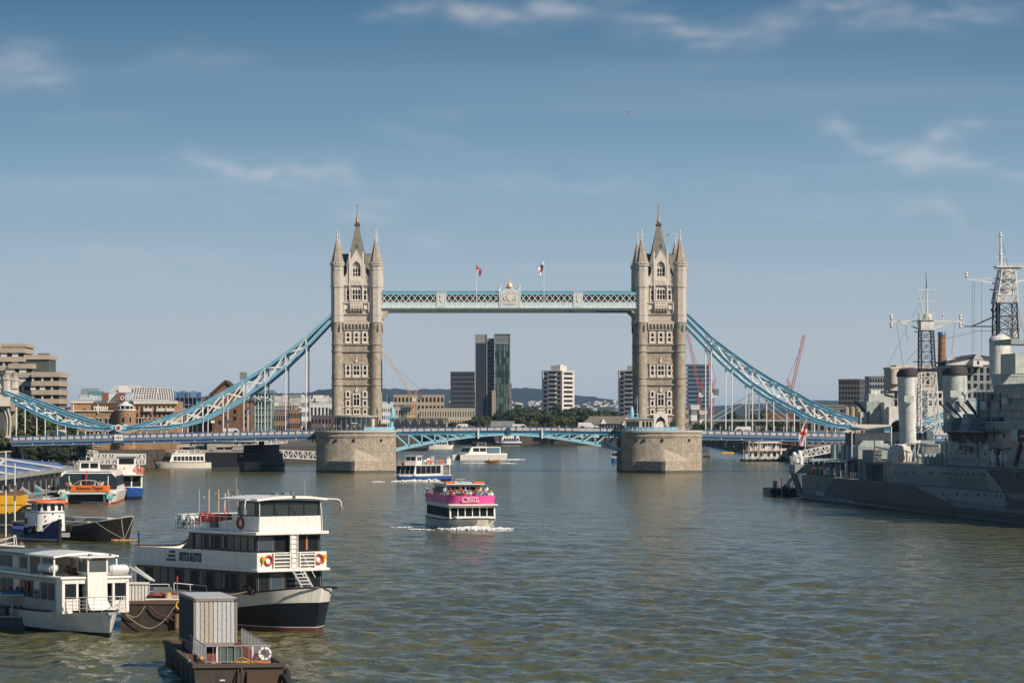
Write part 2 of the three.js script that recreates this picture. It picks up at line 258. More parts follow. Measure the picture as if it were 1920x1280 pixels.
function bridgeTower(cx, label, base) {
  const t = thing('bridge_tower', label, 'tower', [cx, 0, BZ], 0, 'twin stone towers of the bridge'), zf = 9.3, tz = 9.2, tx = 5.2;
  // body, with the roadway passing through it from side to side
  part('wall', [box2(-5.7, 5.7, 21, 50.2, -zf, zf), box2(-5.7, 5.7, 10.6, 21, 5.6, zf), box2(-5.7, 5.7, 10.6, 21, -zf, -5.6)], C.granite, t);
  const arch = []; for (let k = 0; k <= 10; k++) { const a = Math.PI * k / 10; arch.push([-5.6 * Math.cos(a), 17.2 + 3.8 * Math.sin(a)]); }
  part('road_arch', move(prism([[-5.6, 21], [-5.6, 17.2], ...arch.slice(1, -1), [5.6, 17.2], [5.6, 21]], -5.6, 5.6).rotateY(Math.PI / 2), 0, 0, 0), C.stone, t);
  for (const s of [1, -1]) part('upper_wall', box2(-5.6, 5.6, 38.6, 50.6, s * zf, s * (zf + .12)), C.stone, t);
  part('base_course', [box2(-5.75, 5.75, 10.6, 13, zf, zf + .25), box2(-5.72, 5.72, 15.2, 15.5, zf, zf + .3), box2(-5.72, 5.72, 17.25, 17.7, zf, zf + .16)], C.dress, t);
  for (const h of [23.6, 25.4, 32.6, 34.5, 40.7, 42.6, 50.3]) part('string_course', [box2(-5.9, 5.9, h - .18, h + .18, zf, zf + .38), box2(-5.9, 5.9, h - .18, h + .18, -zf - .38, -zf), box2(-6.08, -5.7, h - .18, h + .18, -zf, zf), box2(5.7, 6.08, h - .18, h + .18, -zf, zf)], C.turret, t);
  for (const h of [24.5, 33.55, 41.65]) for (const s of [1, -1]) part('band', box2(-5.6, 5.6, h - .7, h + .7, s * zf, s * (zf + .1)), C.turret, t);
  for (const sx of [-1, 1]) for (const sz of [-1, 1]) {
    const x = sx * tx, z = sz * tz;
    const tu = part('turret', [cyl(x, 10.6, z, 1.45, 28, 20), cyl(x, 38.6, z, 1.45, 2.1, 20, 1.72), cyl(x, 10.6, z, 1.6, 2.2, 20)], C.turret, t);
    part('turret_shaft', [oct(x, 40.7, z, 1.78, 15)], C.stone, tu);
    for (const h of [23.6, 25.4, 32.6, 34.5]) part('turret_ring', cyl(x, h - .17, z, 1.63, .34, 20), C.turret, tu);
    for (const [h, r] of [[40.6, 1.9], [42.5, 1.9], [50.1, 2.0], [54.7, 1.9], [55.8, 2.08]]) part('turret_ring', oct(x, h - .17, z, r, .36), C.stone, tu);
    for (let k = 0; k < 8; k++) { const a = (k + .5) * Math.PI / 4; if (k % 2 === 0) part('niche', [box(x + 1.6 * Math.sin(a), 38.9, z + 1.6 * Math.cos(a), .3, 1.9, .3, a)], C.lead, tu); }
    for (let k = 0; k < 8; k++) { const a = k * Math.PI / 4, s = Math.sin(a), c = Math.cos(a), q = 1.66; part('blind_panel', [-1, 0, 1].map(m => box(x + q * s + m * .36 * c, 52.4, z + q * c - m * .36 * s, .12, 3.6, .12, a)).concat([box(x + q * s, 50.7, z + q * c, .84, .12, .12, a), box(x + q * s, 54.2, z + q * c, .84, .2, .12, a)]), C.dress, tu); }
    const sp = part('spire', [flat(cyl(x, 56.1, z, 2.0, 6.7, 8, .22, Math.PI / 8))], C.conestone, t);
    part('spire_ribs', [...Array(8)].map((_, k) => { const a = (k + .5) * Math.PI / 4 + Math.PI / 8 - Math.PI / 8; return bar([x + 1.98 * Math.sin(a), 56.15, z + 1.98 * Math.cos(a)], [x + .2 * Math.sin(a), 62.8, z + .2 * Math.cos(a)], .12, .12); }).concat([...Array(8)].map((_, k) => { const a = k * Math.PI / 4; return box(x + 1.85 * Math.sin(a), 56.4, z + 1.85 * Math.cos(a), .7, .5, .25, a); })), C.stone, sp);
    part('finial', [cyl(x, 62.7, z, .26, .5, 8, .16), cyl(x, 63.2, z, .13, 2.2, 6, .1), ball(x, 63.3, z, .27), box(x, 64.1, z, 1.15, .2, .2), box(x, 64.1, z, .2, .2, 1.15), ball(x - .5, 64.1, z, .17), ball(x + .5, 64.1, z, .17), ball(x, 64.75, z, .26), ball(x, 65.4, z, .2)], C.dress, sp);
  }
  // roofs
  part('low_roof', [prism([[-zf + 1, 50.5], [zf - 1, 50.5], [0, 59.3]], -5, 5).rotateY(Math.PI / 2)], C.slate, t);
  part('roof_ridge', box(0, 59.3, 0, 10, .25, .3), C.lead, t);
  const pr = (h, w, d) => [[-w, h, -d], [w, h, -d], [w, h, d], [-w, h, d]];
  part('main_roof', loft([pr(50.6, 4.6, 7.6), pr(53.5, 3.65, 6.1), pr(60, 1.95, 3.2), pr(65.7, .72, .9)], { crease: .1 }), C.slate, t);
  const cup = part('roof_lantern', [box(0, 66.2, 0, 1.35, 1.1, 1.6), box(0, 65.75, 0, 1.6, .14, 1.9)], C.conestone, t);
  part('lantern_opening', box(0, 66.15, .79, .35, .35, .06), C.dark, cup);
  part('cresting', [flat(cyl(0, 66.75, 0, .75, .5, 4, 1.05, Math.PI / 4)), box(0, 67.45, 0, 1.55, .42, 1.55), cyl(0, 67.6, 0, .55, .5, 8, .3)], C.lead, cup);
  part('gilded_finial', lathe([[.42, 0], [.5, .3], [.3, .7], [.36, 1.1], [.18, 1.5], [.26, 1.75], [.12, 2.1], [.2, 2.5], [.1, 2.8], [.14, 3.4], [.06, 3.7], [.06, 4.6], [.2, 4.75], [.05, 5.1], [.01, 5.4]], 0, 68, 0, 8), C.gold, cup);
  part('gilded_cross', [box(0, 72.4, 0, .7, .12, .12), box(0, 72.4, 0, .12, .12, .7)], C.gold, cup);
  for (const s of [1, -1]) {                                   // the gabled fronts up and down river
    const f = new THREE.Group(); f.name = 'gable_front'; if (s < 0) f.rotation.y = Math.PI; t.add(f);
    const gz = zf + .1;
    part('gable', [prism([[-1.75, 50.4], [1.75, 50.4], [1.75, 57.4], [1.35, 57.6], [0, 60.1], [-1.35, 57.6], [-1.75, 57.4]], gz - 1.6, gz + .25, [pointed(-1.15, 1.15, 52.9, 57, .55)]), box(0, 54, gz - .9, 2.6, 7, .5)], C.dress, f);
    part('gable_coping', [bar([-1.55, 57.3, gz - .4], [.06, 60.3, gz - .4], 1.4, .22), bar([1.55, 57.3, gz - .4], [-.06, 60.3, gz - .4], 1.4, .22)], C.stone, f);
    part('gable_finial', [cyl(0, 60.2, gz, .14, 1.3, 6), box(0, 60.9, gz, .9, .2, .25), ball(0, 61.5, gz, .22), bar([-.5, 61.2, gz - 2], [.5, 60.6, gz - 2], .2), cyl(0, 59.8, gz - 2, .1, 2, 5), bar([.5, 61.6, gz - 2], [-.4, 60.8, gz - 2], .2)], C.lead, f);
    for (const m of [-1, 1]) {
      part('gable_pinnacle', [box(m * 1.8, 54.6, gz + .05, .42, 8.2, .6), flat(cyl(m * 1.8, 58.7, gz + .05, .3, 1.0, 4, .03, Math.PI / 4))], C.dress, f);
      part('gable_shoulder', prism([[m * 1.9, 50.4], [m * 2.9, 50.4], [m * 2.9, 53.3], [m * 2.6, 53.9], [m * 2.5, 55.2], [m * 2.2, 56.2], [m * 1.9, 56.5]], gz - .5, gz + .1), C.stone, f);
      part('parapet', [box2(m * 2.9, m * 3.6, 50.4, 52.7, gz - .5, gz + .2), box2(m * 3.75, m * 4.35, 50.4, 52.7, gz - .5, gz + .2), box2(m * 2.9, m * 4.35, 50.4, 51.9, gz - .45, gz + .14), box2(m * 2.8, m * 3.68, 52.7, 52.95, gz - .55, gz + .3), box2(m * 3.68, m * 4.4, 52.7, 52.95, gz - .55, gz + .3)], C.dress, f);
      stoneWindow(f, m * 2.33, 46.2, 49.5, 1.3, 1, gz, { light: .62, transom: .52 });
      part('balcony', [box2(m * 1.9, m * 3.5, 45.6, 45.9, gz, gz + .8), box2(m * 3.2, m * 3.5, 43.4, 45.6, gz, gz + .6), box2(m * 2, m * 3.5, 43.9, 45.6, gz, gz + .35), box2(m * 3.15, m * 3.55, 42.9, 43.4, gz, gz + .4)], C.dress, f);
      part('buttress', [box2(m * 1.55, m * 1.9, 45.8, 50.4, gz, gz + .75)], C.dress, f);
    }
    stoneWindow(f, 0, 52.3, 55.4, 2.3, 3, gz - .62, { light: .52, gap: .17, transom: .5 });
    part('tracery', [torus(-.4, 55.9, gz - .3, .3, .06), torus(.4, 55.9, gz - .3, .3, .06), torus(0, 56.35, gz - .3, .25, .06)], C.dress, f);
    part('carved_panel', [box(0, 51.4, gz + .3, 3.2, 1.3, .2), ...[-1, -.5, 0, .5, 1].map(k => box(k * 1.2, 51.4, gz + .42, .22, .9, .12, 0, k % 1 ? .7 : -.6))], C.dress, f);
    part('oriel', [box2(-1.75, 1.75, 44.2, 46.3, gz, gz + .95), box2(-1.85, 1.85, 46.2, 46.45, gz, gz + 1.1), box2(-1.85, 1.85, 44.8, 45, gz, gz + 1.08), ...[-4, -3, -2, -1, 0, 1, 2, 3, 4].map(k => box(k * .36, 45.6, gz + .98, .14, .7, .12, 0, k % 2 ? .6 : -.6))], C.dress, f);
    for (const k of [-1.5, -.75, 0, .75, 1.5]) part('corbel', prism([[0, 44.3], [.9, 44.3], [.75, 43.6], [.25, 42.9], [0, 42.9]], -.2, .2).rotateY(-Math.PI / 2).translate(k, 0, gz), C.stone, f);
    stoneWindow(f, 0, 46.3, 49.6, 2.6, 3, gz + .1, { light: .56, gap: .18, transom: .52 });
    part('cornice', [box2(-4, 4, 50.35, 50.7, gz, gz + .45), ...[-3.4, -2.6, 2.6, 3.4].map(k => box(k, 50.1, gz + .2, .3, .3, .35))], C.stone, f);
    // arched corbel table
    part('corbel_table', [box2(-3.6, 3.6, 39.9, 40.6, gz, gz + .75), box2(-3.6, 3.6, 38.35, 38.6, gz, gz + .25)], C.stone, f);
    for (let k = 0; k < 8; k++) part('corbel', [box(-3.3 + k * .943, 39.5, gz + .35, .34, .9, .7), box(-3.3 + k * .943, 38.9, gz + .2, .3, .5, .4)], C.stone, f);
    for (const k of [-2.3, 0, 2.3]) stoneWindow(f, k, 34.75, 38, 1.6, 1, gz, { light: .72, transom: .48, quoin: true });
    stoneWindow(f, -2.3, 25.7, 29.2, 1.5, 1, gz, { light: .7, transom: .55, quoin: true, hood: true }); stoneWindow(f, 2.3, 25.7, 29.2, 1.5, 1, gz, { light: .7, transom: .55, quoin: true, hood: true }); stoneWindow(f, 0, 25.7, 29.2, 2.1, 2, gz, { light: .68, gap: .16, transom: .5, quoin: true, hood: true });
    for (const h of [29.6, 21.6]) part('carved_crest', [box(0, h + .35, gz + .15, .6, .7, .3), cyl(0, h + .7, gz + .15, .22, .8, 6, .05), box(0, h + .5, gz + .15, 1, .16, .2)], C.dress, f);
    for (const k of [-2.3, 2.3]) { stoneWindow(f, k, 20.1, 22, 1.3, 1, gz, { light: .62, transom: 0 }); stoneWindow(f, k, 17.7, 19.6, 1.3, 1, gz, { light: .62, transom: 0 }); stoneWindow(f, k, 15.5, 17.2, 1.2, 1, gz, { light: .62, transom: 0 }); }
    stoneWindow(f, 0, 17.7, 21.3, 2, 2, gz, { light: .66, gap: .16, transom: .62 }); stoneWindow(f, 0, 15.5, 17.2, 1.8, 2, gz, { light: .6, gap: .16, transom: 0 });
  }
  return t;
}
bridgeTower(XL, 'tall stone gothic bridge tower with the glass pavilion at its foot');
bridgeTower(XR, 'tall stone gothic bridge tower with the arched door at its foot');

// piers
function pier(cx, label) {
  const p = thing('bridge_pier', label, 'bridge pier', [cx, 0, BZ], 0, 'stone river piers under the bridge towers');
  const plan = (w, f, s = 1) => { const a = []; for (let k = 0; k <= 28; k++) { const q = -Math.PI / 2 + Math.PI * k / 28; a.push([w * Math.sin(q), 13 + f * Math.cos(q) ** .8]); } for (let k = 0; k <= 28; k++) { const q = -Math.PI / 2 + Math.PI * k / 28; a.push([-w * Math.sin(q), -13 - f * Math.cos(q) ** .8]); } return a; };
  const ring = (w, f, y) => plan(w, f).map(([x, z]) => [x, y, z]);
  part('pier_body', loft([ring(10.75, 8, -3), ring(10.75, 8, 11.0)], { crease: .5 }), C.pier, p);
  part('string_course', [loft([ring(10.9, 8.15, 9.45), ring(10.95, 8.2, 9.75)], { crease: .5 })], C.pier, p);
  part('coping', loft([ring(11, 8.25, 10.75), ring(11, 8.25, 11.25)], { crease: .5 }), C.stone, p);
  for (const s of [1, -1]) {
    const nose = y => { const a = []; for (let k = -14; k <= 14; k++) { const q = k / 14; a.push([10.7 * q, y, s * (13 + 15 * (1 - Math.abs(q) ** 1.35))]); } a.push([10.7, y, s * 9], [-10.7, y, s * 9]); return a; };
    const tip = nose(3.1).map(q => [q[0] * .02, 6.9, s * 19.5]), mid = nose(3.1).map(q => [lerp(q[0], 0, .42), 5.2, lerp(q[2], s * 19.3, .42)]);
    part('cutwater', loft([nose(-3), nose(3.1)], { crease: .45 }), C.pier, p);
    part('cutwater_tide_band', loft([nose(-3), nose(.7)].map(r => r.map(([x, y, z]) => [x * 1.003, y, z + s * .03])), { crease: .45, caps: false }), M(.13, .12, .08, .8, { map: STREAK, tile: 3 }), p);
    part('cutwater_cap', loft([nose(3.1), mid, tip], { crease: .45 }), C.pier, p);
  }
  part('tide_band', loft([ring(10.77, 8.02, -3), ring(10.77, 8.02, .55)], { crease: .5, caps: false }), M(.13, .12, .08, .8, { map: STREAK, tile: 3 }), p);
  const fz = x => 13 + 8 * Math.cos(Math.asin(x / 10.75)) ** .8;
  for (const x of [-7.2, -5.2, -.4, 6.9]) part('drain_hole', box(x, 8.7, fz(x), .6, .7, .5), C.dark, p);
  return p;
}
pier(XL, 'stone river pier with pointed cutwater under the glass pavilion'); pier(XR, 'stone river pier with pointed cutwater under the arched tower door');

// high level walkways
function walkway(z0, label, front) {
  const x0 = XL + 6.7, x1 = XR - 6.0, w = thing('high_walkway', label, 'walkway', [0, 0, BZ + z0], 0, 'high level walkways between the towers'), L = x1 - x0, zc = 1.75;
  const fs = front ? 1 : -1;
  part('roof', [box((x0 + x1) / 2, 48.45, 0, L, .3, 3.6), box((x0 + x1) / 2, 48.72, 0, L, .2, 2.6)], C.cyanDeep, w);
  part('roof_edge', box((x0 + x1) / 2, 48.85, 0, L, .12, 1.6), paint(.30, .17, .15, .7), w);
  part('floor', box((x0 + x1) / 2, 44.1, 0, L, .5, 3.5), C.pale, w);
  for (const z of [1.2, -1.2]) part('soffit_girder', box((x0 + x1) / 2, 43.75, z, L, .35, .4), C.grey, w);
  part('glazing', [box((x0 + x1) / 2, 46.9, .9, L - 1, 2.2, .04), box((x0 + x1) / 2, 46.9, -.9, L - 1, 2.2, .04)], M(.05, .075, .085, .15), w);
  for (const s of [1, -1]) {
    part('top_chord', [box((x0 + x1) / 2, 48.1, s * zc, L, .38, .3), box((x0 + x1) / 2, 48.36, s * zc, L, .12, .5)], C.cyan, w);
    part('bottom_chord', [box((x0 + x1) / 2, 45.75, s * zc, L, .26, .32), box((x0 + x1) / 2, 44.35, s * (zc + .05), L, .2, .5)], C.pale, w);
    part('band', box((x0 + x1) / 2, 45.05, s * zc, L, 1.2, .22), C.pale, w);
    for (let k = 0; k <= 52; k++) part('band_rib', box(x0 + .3 + k * (L - .6) / 52, 45.05, s * (zc + .13), .1, 1.2, .08), C.pale, w);
    const xs = px => PX(px, DN), cells = [[x0, xs(818)], [xs(837), xs(936)], [xs(976), xs(1074.5)], [xs(1093), x1]];
    for (const [a, b] of cells) for (let k = 0; k < 9; k++) {
      const p = lerp(a, b, k / 9), q = lerp(a, b, (k + 1) / 9);
      part('lattice_bar', bar([p, 45.85, s * zc + .05], [q, 48, s * zc + .05], .1, .2), C.offwhite, w); part('lattice_bar', bar([p, 48, s * zc - .06], [q, 45.85, s * zc - .06], .1, .2), C.offwhite, w);
    }
    for (const [a, b] of [[xs(818), xs(837)], [xs(1074.5), xs(1093)]]) { const c = (a + b) / 2; const pn = part('carved_panel', [box(c, 46.6, s * zc, b - a, 4.1, .5)], C.pale, w); part('carving', [box(c, 47, s * (zc + .3), .8, 2, .12), torus(c, 47.6, s * (zc + .34), .4, .1), box(c, 46.2, s * (zc + .34), .5, .7, .1, 0, .5), box(c - 1, 46.9, s * (zc + .28), .14, 3.4, .1), box(c + 1, 46.9, s * (zc + .28), .14, 3.4, .1)], C.dress, pn); }
    const c = xs(956);
    const cr = part('crest_panel', [prism([[c - 2.5, 44.5], [c + 2.5, 44.5], [c + 2.5, 48.6], [c + 1.2, 49.4], [c, 50.6], [c - 1.2, 49.4], [c - 2.5, 48.6]], s * zc - .3, s * zc + .3)], C.pale, w);
    part('crest_field', [prism([[c - 1.9, 45.1], [c + 1.9, 45.1], [c + 1.9, 48.2], [c + 1, 48.8], [c, 50], [c - 1, 48.8], [c - 1.9, 48.2]], s * (zc + .32) - .04, s * (zc + .32) + .04)], C.pinkwhite, cr);
    part('shield', [prism([[c - .7, 46.9], [c - .7, 48], [c + .7, 48], [c + .7, 46.9], [c, 45.9]], s * (zc + .42) - .06, s * (zc + .42) + .06), torus(c - 1.2, 47, s * (zc + .4), .45, .12), torus(c + 1.2, 47, s * (zc + .4), .45, .12), box(c, 45.5, s * (zc + .4), 3, .25, .1), box(c, 48.5, s * (zc + .4), .8, .4, .1)], C.offwhite, cr);
    part('crown', [lathe([[.75, 0], [.8, .25], [.6, .45], [.65, .8], [.3, 1.15], [.12, 1.3], [.12, 1.9], [.01, 2.4]], c, 49.9, s * zc, 10), box(c, 51.9, s * zc, .6, .14, .14), box(c - .55, 50.5, s * zc, .25, .9, .2), box(c + .55, 50.5, s * zc, .25, .9, .2)], M(.85, .52, .30, .5), cr);
    for (const m of [-1, 1]) part('crest_post', [box(c + m * 2.65, 47, s * zc, .5, 5.2, .6), flat(cyl(c + m * 2.65, 49.6, s * zc, .45, .3, 4, .3, Math.PI / 4)), ball(c + m * 2.65, 50.2, s * zc, .32)], C.pale, cr);
  }
  for (const [x, m] of [[x0 + .9, 1], [x1 - .9, -1]]) part('end_bracket', prism([[x - m * .9, 43.5], [x + m * 1.2, 43.5], [x - m * .9, 41.6]], -1.5, 1.5), C.stone, w);
}
walkway(8.2, 'pale blue lattice high walkway nearer the camera between the towers', true);
walkway(-8.2, 'pale blue lattice high walkway half hidden behind the nearer one', false);
function flag(px, ytop, label, colors, dx, pal) {
  const x = PX(px, 893), y1 = HY(ytop), t = thing('flagpole', label, 'flagpole', [x, 45.9, BZ + 10.1], 0, 'flagpoles on the high walkway');
  part('pole', [rod([0, 0, 0], [0, y1 - 45.9, 0], .1, .06), ball(0, y1 - 45.85, 0, .12)], C.white, t);
  const n = 12, h = y1 - 45.9 - .3, pts = (u, v) => [dx * (.1 + 1.35 * u - .35 * u * u * v), h - v * 2.3 - u * 1.6 + .2 * Math.sin(u * 5 + v), .28 * Math.sin(u * 7 + v * 2)];
  const cols = {}; for (let i = 0; i < n; i++) for (let j = 0; j < 9; j++) { const a = i / n, b = (i + 1) / n, c = j / 9, d = (j + 1) / 9; const key = pal((i + .5) / n, (j + .5) / 9); (cols[key] ??= []).push(quad(pts(a, c), pts(b, c), pts(b, d), pts(a, d))); }
  const base = part('flag', cols.base, colors.base, t); for (const k of Object.keys(cols)) if (k !== 'base') part('flag_' + k, cols[k], colors[k], base);
}
flag(893, 491, 'white flagpole with drooping dark red and blue flag', { base: paint(.03, .04, .13, .8), cross: C.red, stripe: C.white }, 1, (u, v) => Math.abs(u - .5) < .09 || Math.abs(v - .5) < .12 ? 'cross' : Math.abs(u - .5) < .16 || Math.abs(Math.abs(u - .5) - Math.abs(v - .5)) < .1 ? 'stripe' : 'base');
flag(1019.5, 489, 'white flagpole with white flag bearing a red cross', { base: C.white, cross: C.red }, -1, (u, v) => Math.abs(u - .5) < .11 || Math.abs(v - .5) < .13 ? 'cross' : 'base');

// parapet: blue posts and rails framing pale panels
const PG = { };
function parapet(parent, x0, x1, yf, z, n, h, mats, rail) {
  for (let k = 0; k < n; k++) {
    const a = lerp(x0, x1, k / n), b = lerp(x0, x1, (k + 1) / n), ya = yf(a), yb = yf(b), ym = (ya + yb) / 2, s = Math.atan2(yb - ya, b - a);
    part('parapet_panel', [box((a + b) / 2, ym + h * .52, z, b - a - .32, h * .56, .06, 0, s)], mats[0], parent);
    part('parapet_post', box(a, ya + h / 2, z, rail ? .16 : .34, h, rail ? .2 : .26), mats[1], parent);
  }
  part('parapet_post', box(x1, yf(x1) + h / 2, z, .3, h, .26), mats[1], parent);
  part('top_rail', bar([x0, yf(x0) + h, z], [x1, yf(x1) + h, z], .34, .2), mats[1], parent);
  part('bottom_rail', bar([x0, yf(x0) + h * .12, z], [x1, yf(x1) + h * .12, z], .3, .26), mats[1], parent);
}
// side spans
function sideSpan(s, label) {
  const a = s < 0 ? XL - 10.8 : XR + 10.8, b = s < 0 ? -115.3 : 153, g = thing('side_span', label, 'bridge deck', [0, 0, 0], 0, 'side span decks of the bridge');
  const yf = x => lerp(10.05, 8.3, (x - a) / (b - a)), zn = BZ + 9.7, zfar = BZ - 9.7, lo = Math.min(a, b), hi = Math.max(a, b);
  parapet(g, lo, hi, yf, zn, 44, 1.28, [C.pinkwhite, C.blue]);
  part('parapet_wall', [bar([a, yf(a) + .64, zfar], [b, yf(b) + .64, zfar], .2, 1.28)], C.blue, g);
  part('roadway', bar([a, yf(a) - .2, BZ], [b, yf(b) - .2, BZ], 19.2, .3), C.asphalt, g);
  for (const [dy, h, w, m] of [[-.22, .5, .5, paint(.17, .24, .34, .5)], [-.78, .7, .16, C.blueDeep], [-1.2, .18, .55, paint(.22, .31, .42, .5)]]) for (const z of [zn, zfar]) part('edge_girder', bar([a, yf(a) + dy, z], [b, yf(b) + dy, z], w, h), m, g);
  for (let k = 1; k < 15; k++) { const x = lerp(a, b, k / 15); part('cross_girder', box(x, yf(x) - .75, BZ, .35, .9, 19), C.blueDeep, g); part('hanger_foot', box(x, yf(x) - .95, zn + .22, .3, .3, .22), C.offwhite, g); }
  return g;
}
sideSpan(-1, 'blue side span deck with pale panels beside the brown brick waterfront'); sideSpan(1, 'blue side span deck with pale panels running behind the warship');
// suspension chains, measured on one side and mirrored to the other
{
  const TOP = [[619, 586.6], [572, 631.7], [535, 659.6], [496, 687.5], [457, 711.4], [418, 732.7], [380, 754], [341, 770], [301, 783], [262, 794], [222, 801.5], [183, 793.6], [145, 781.5], [107, 768], [68, 752.5], [29.4, 739], [8, 731]];
  const BOT = [[619, 602], [573.6, 650], [535, 687.5], [496.5, 719.4], [456.7, 746], [418, 767], [381, 786], [341, 798], [306.6, 802], [262, 804], [222, 803.5], [183, 805], [142, 800.7], [105.6, 792.6], [67, 776], [29.4, 756], [8, 738]];
  const nodes = [619, 573.6, 535, 496.5, 456.7, 418, 380, 341, 301, 262, 222, 183, 145, 107, 68, 29.4, 8];
  const at = (L, x) => { let i = 0; while (i < L.length - 2 && x < L[i + 1][0]) i++; const t = (L[i][0] - x) / (L[i][0] - L[i + 1][0]); return lerp(L[i][1], L[i + 1][1], t); };
  const hy = y => EYE - (y - VY) * DN / F;
  for (const s of [-1, 1]) for (const near of [1, 0]) {
    const z = BZ + (near ? 9.6 : -9.6), mx = px => { const u = XL - PX(px, DN); return s < 0 ? XL - u : XR + u; };
    const side = s < 0 ? 'between the stone tower and the brick waterfront' : 'running down towards the warship', g = thing('suspension_chain', `${near ? 'nearer' : 'farther'} blue and white trussed suspension chain ${side}`, 'suspension chain', [0, 0, 0], 0, 'trussed suspension chains');
    const seg = (A0, nm, lo) => {
      const rings = (w, h, dy) => { const r = []; for (let k = 0; k <= 90; k++) { const px = lerp(619, 8, k / 90), x = mx(px), y = hy(at(A0, px)) + dy; r.push([[x, y - h / 2, z - w / 2], [x, y + h / 2, z - w / 2], [x, y + h / 2, z + w / 2], [x, y - h / 2, z + w / 2]]); } return r; };
      const c = part(nm, loft(rings(.42, .74, 0), { crease: .3 }), C.cyan, g);
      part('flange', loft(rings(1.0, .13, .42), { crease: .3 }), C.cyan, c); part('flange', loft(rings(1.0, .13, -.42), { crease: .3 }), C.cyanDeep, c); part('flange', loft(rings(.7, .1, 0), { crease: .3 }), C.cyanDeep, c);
    };
    seg(TOP.map(([x, y]) => [x, y + 3]), 'upper_chord'); seg(BOT.map(([x, y]) => [x, y - 1]), 'lower_chord');
    nodes.forEach((px, i) => {
      const x = mx(px), yt = hy(at(TOP, px)) - .4, yb = hy(at(BOT, px)), deck = lerp(10.05, 8.3, clamp((Math.abs(x - (s < 0 ? XL - 10.8 : XR + 10.8))) / 82, 0, 1));
      if (i && i !== 10 && i < 16) { part('post', bar([x, yb, z], [x, yt, z], .36, .36), C.white, g); if (yb - deck > .9) { part('hanger', rod([x, deck, z], [x, yb, z], .16, .16, 8), C.white, g); part('hanger_cap', flat(cyl(x, yb - 1.1, z, .17, .8, 6, .42)), C.white, g); } }
      if (i < nodes.length - 1 && i !== 0 && i !== 9 && i !== 10) {
        const q = nodes[i + 1], x2 = mx(q), yt2 = hy(at(TOP, q)) - .4, yb2 = hy(at(BOT, q));
        part('diagonal', bar([x, yt, z + .14], [x2, yb2, z + .14], .24, .4), C.white, g); part('diagonal', bar([x, yb, z - .14], [x2, yt2, z - .14], .24, .4), C.white, g);
      }
    });
    const xp = mx(222), yp = hy(802);
    const rd = part('roundel', cyl(0, 0, 0, .95, .3, 24).rotateX(Math.PI / 2).translate(xp, yp, z + (near ? .5 : -.8)), C.white, g);
    part('roundel_centre', cyl(0, 0, 0, .55, .1, 20).rotateX(Math.PI / 2).translate(xp, yp, z + (near ? .8 : -.95)), paint(.5, .05, .05, .5), rd);
    part('pin_plate', [box(xp, yp, z, 4.2, 1.3, .9), box(xp, yp - .9, z, 2.4, .8, .7)], C.cyan, g);
    if (near) { const pq = part('plaque', box(xp, 9.35, z + .55, 2.3, 1.6, .3), C.white, g); part('plaque_crest', [prism([[xp - .22, 9.5], [xp + .22, 9.5], [xp + .22, 9.2], [xp, 8.95], [xp - .22, 9.2]], z + .7, z + .76), box(xp, 9.72, z + .72, .2, .2, .06), box(xp - .55, 9.3, z + .72, .35, .3, .06, 0, .5), box(xp + .55, 9.3, z + .72, .35, .3, .06, 0, -.5)], C.midgrey, pq); part('plaque_foot', box(xp, 8.2, z + .5, 2.9, .6, .4), C.blue, pq); }
  }
}
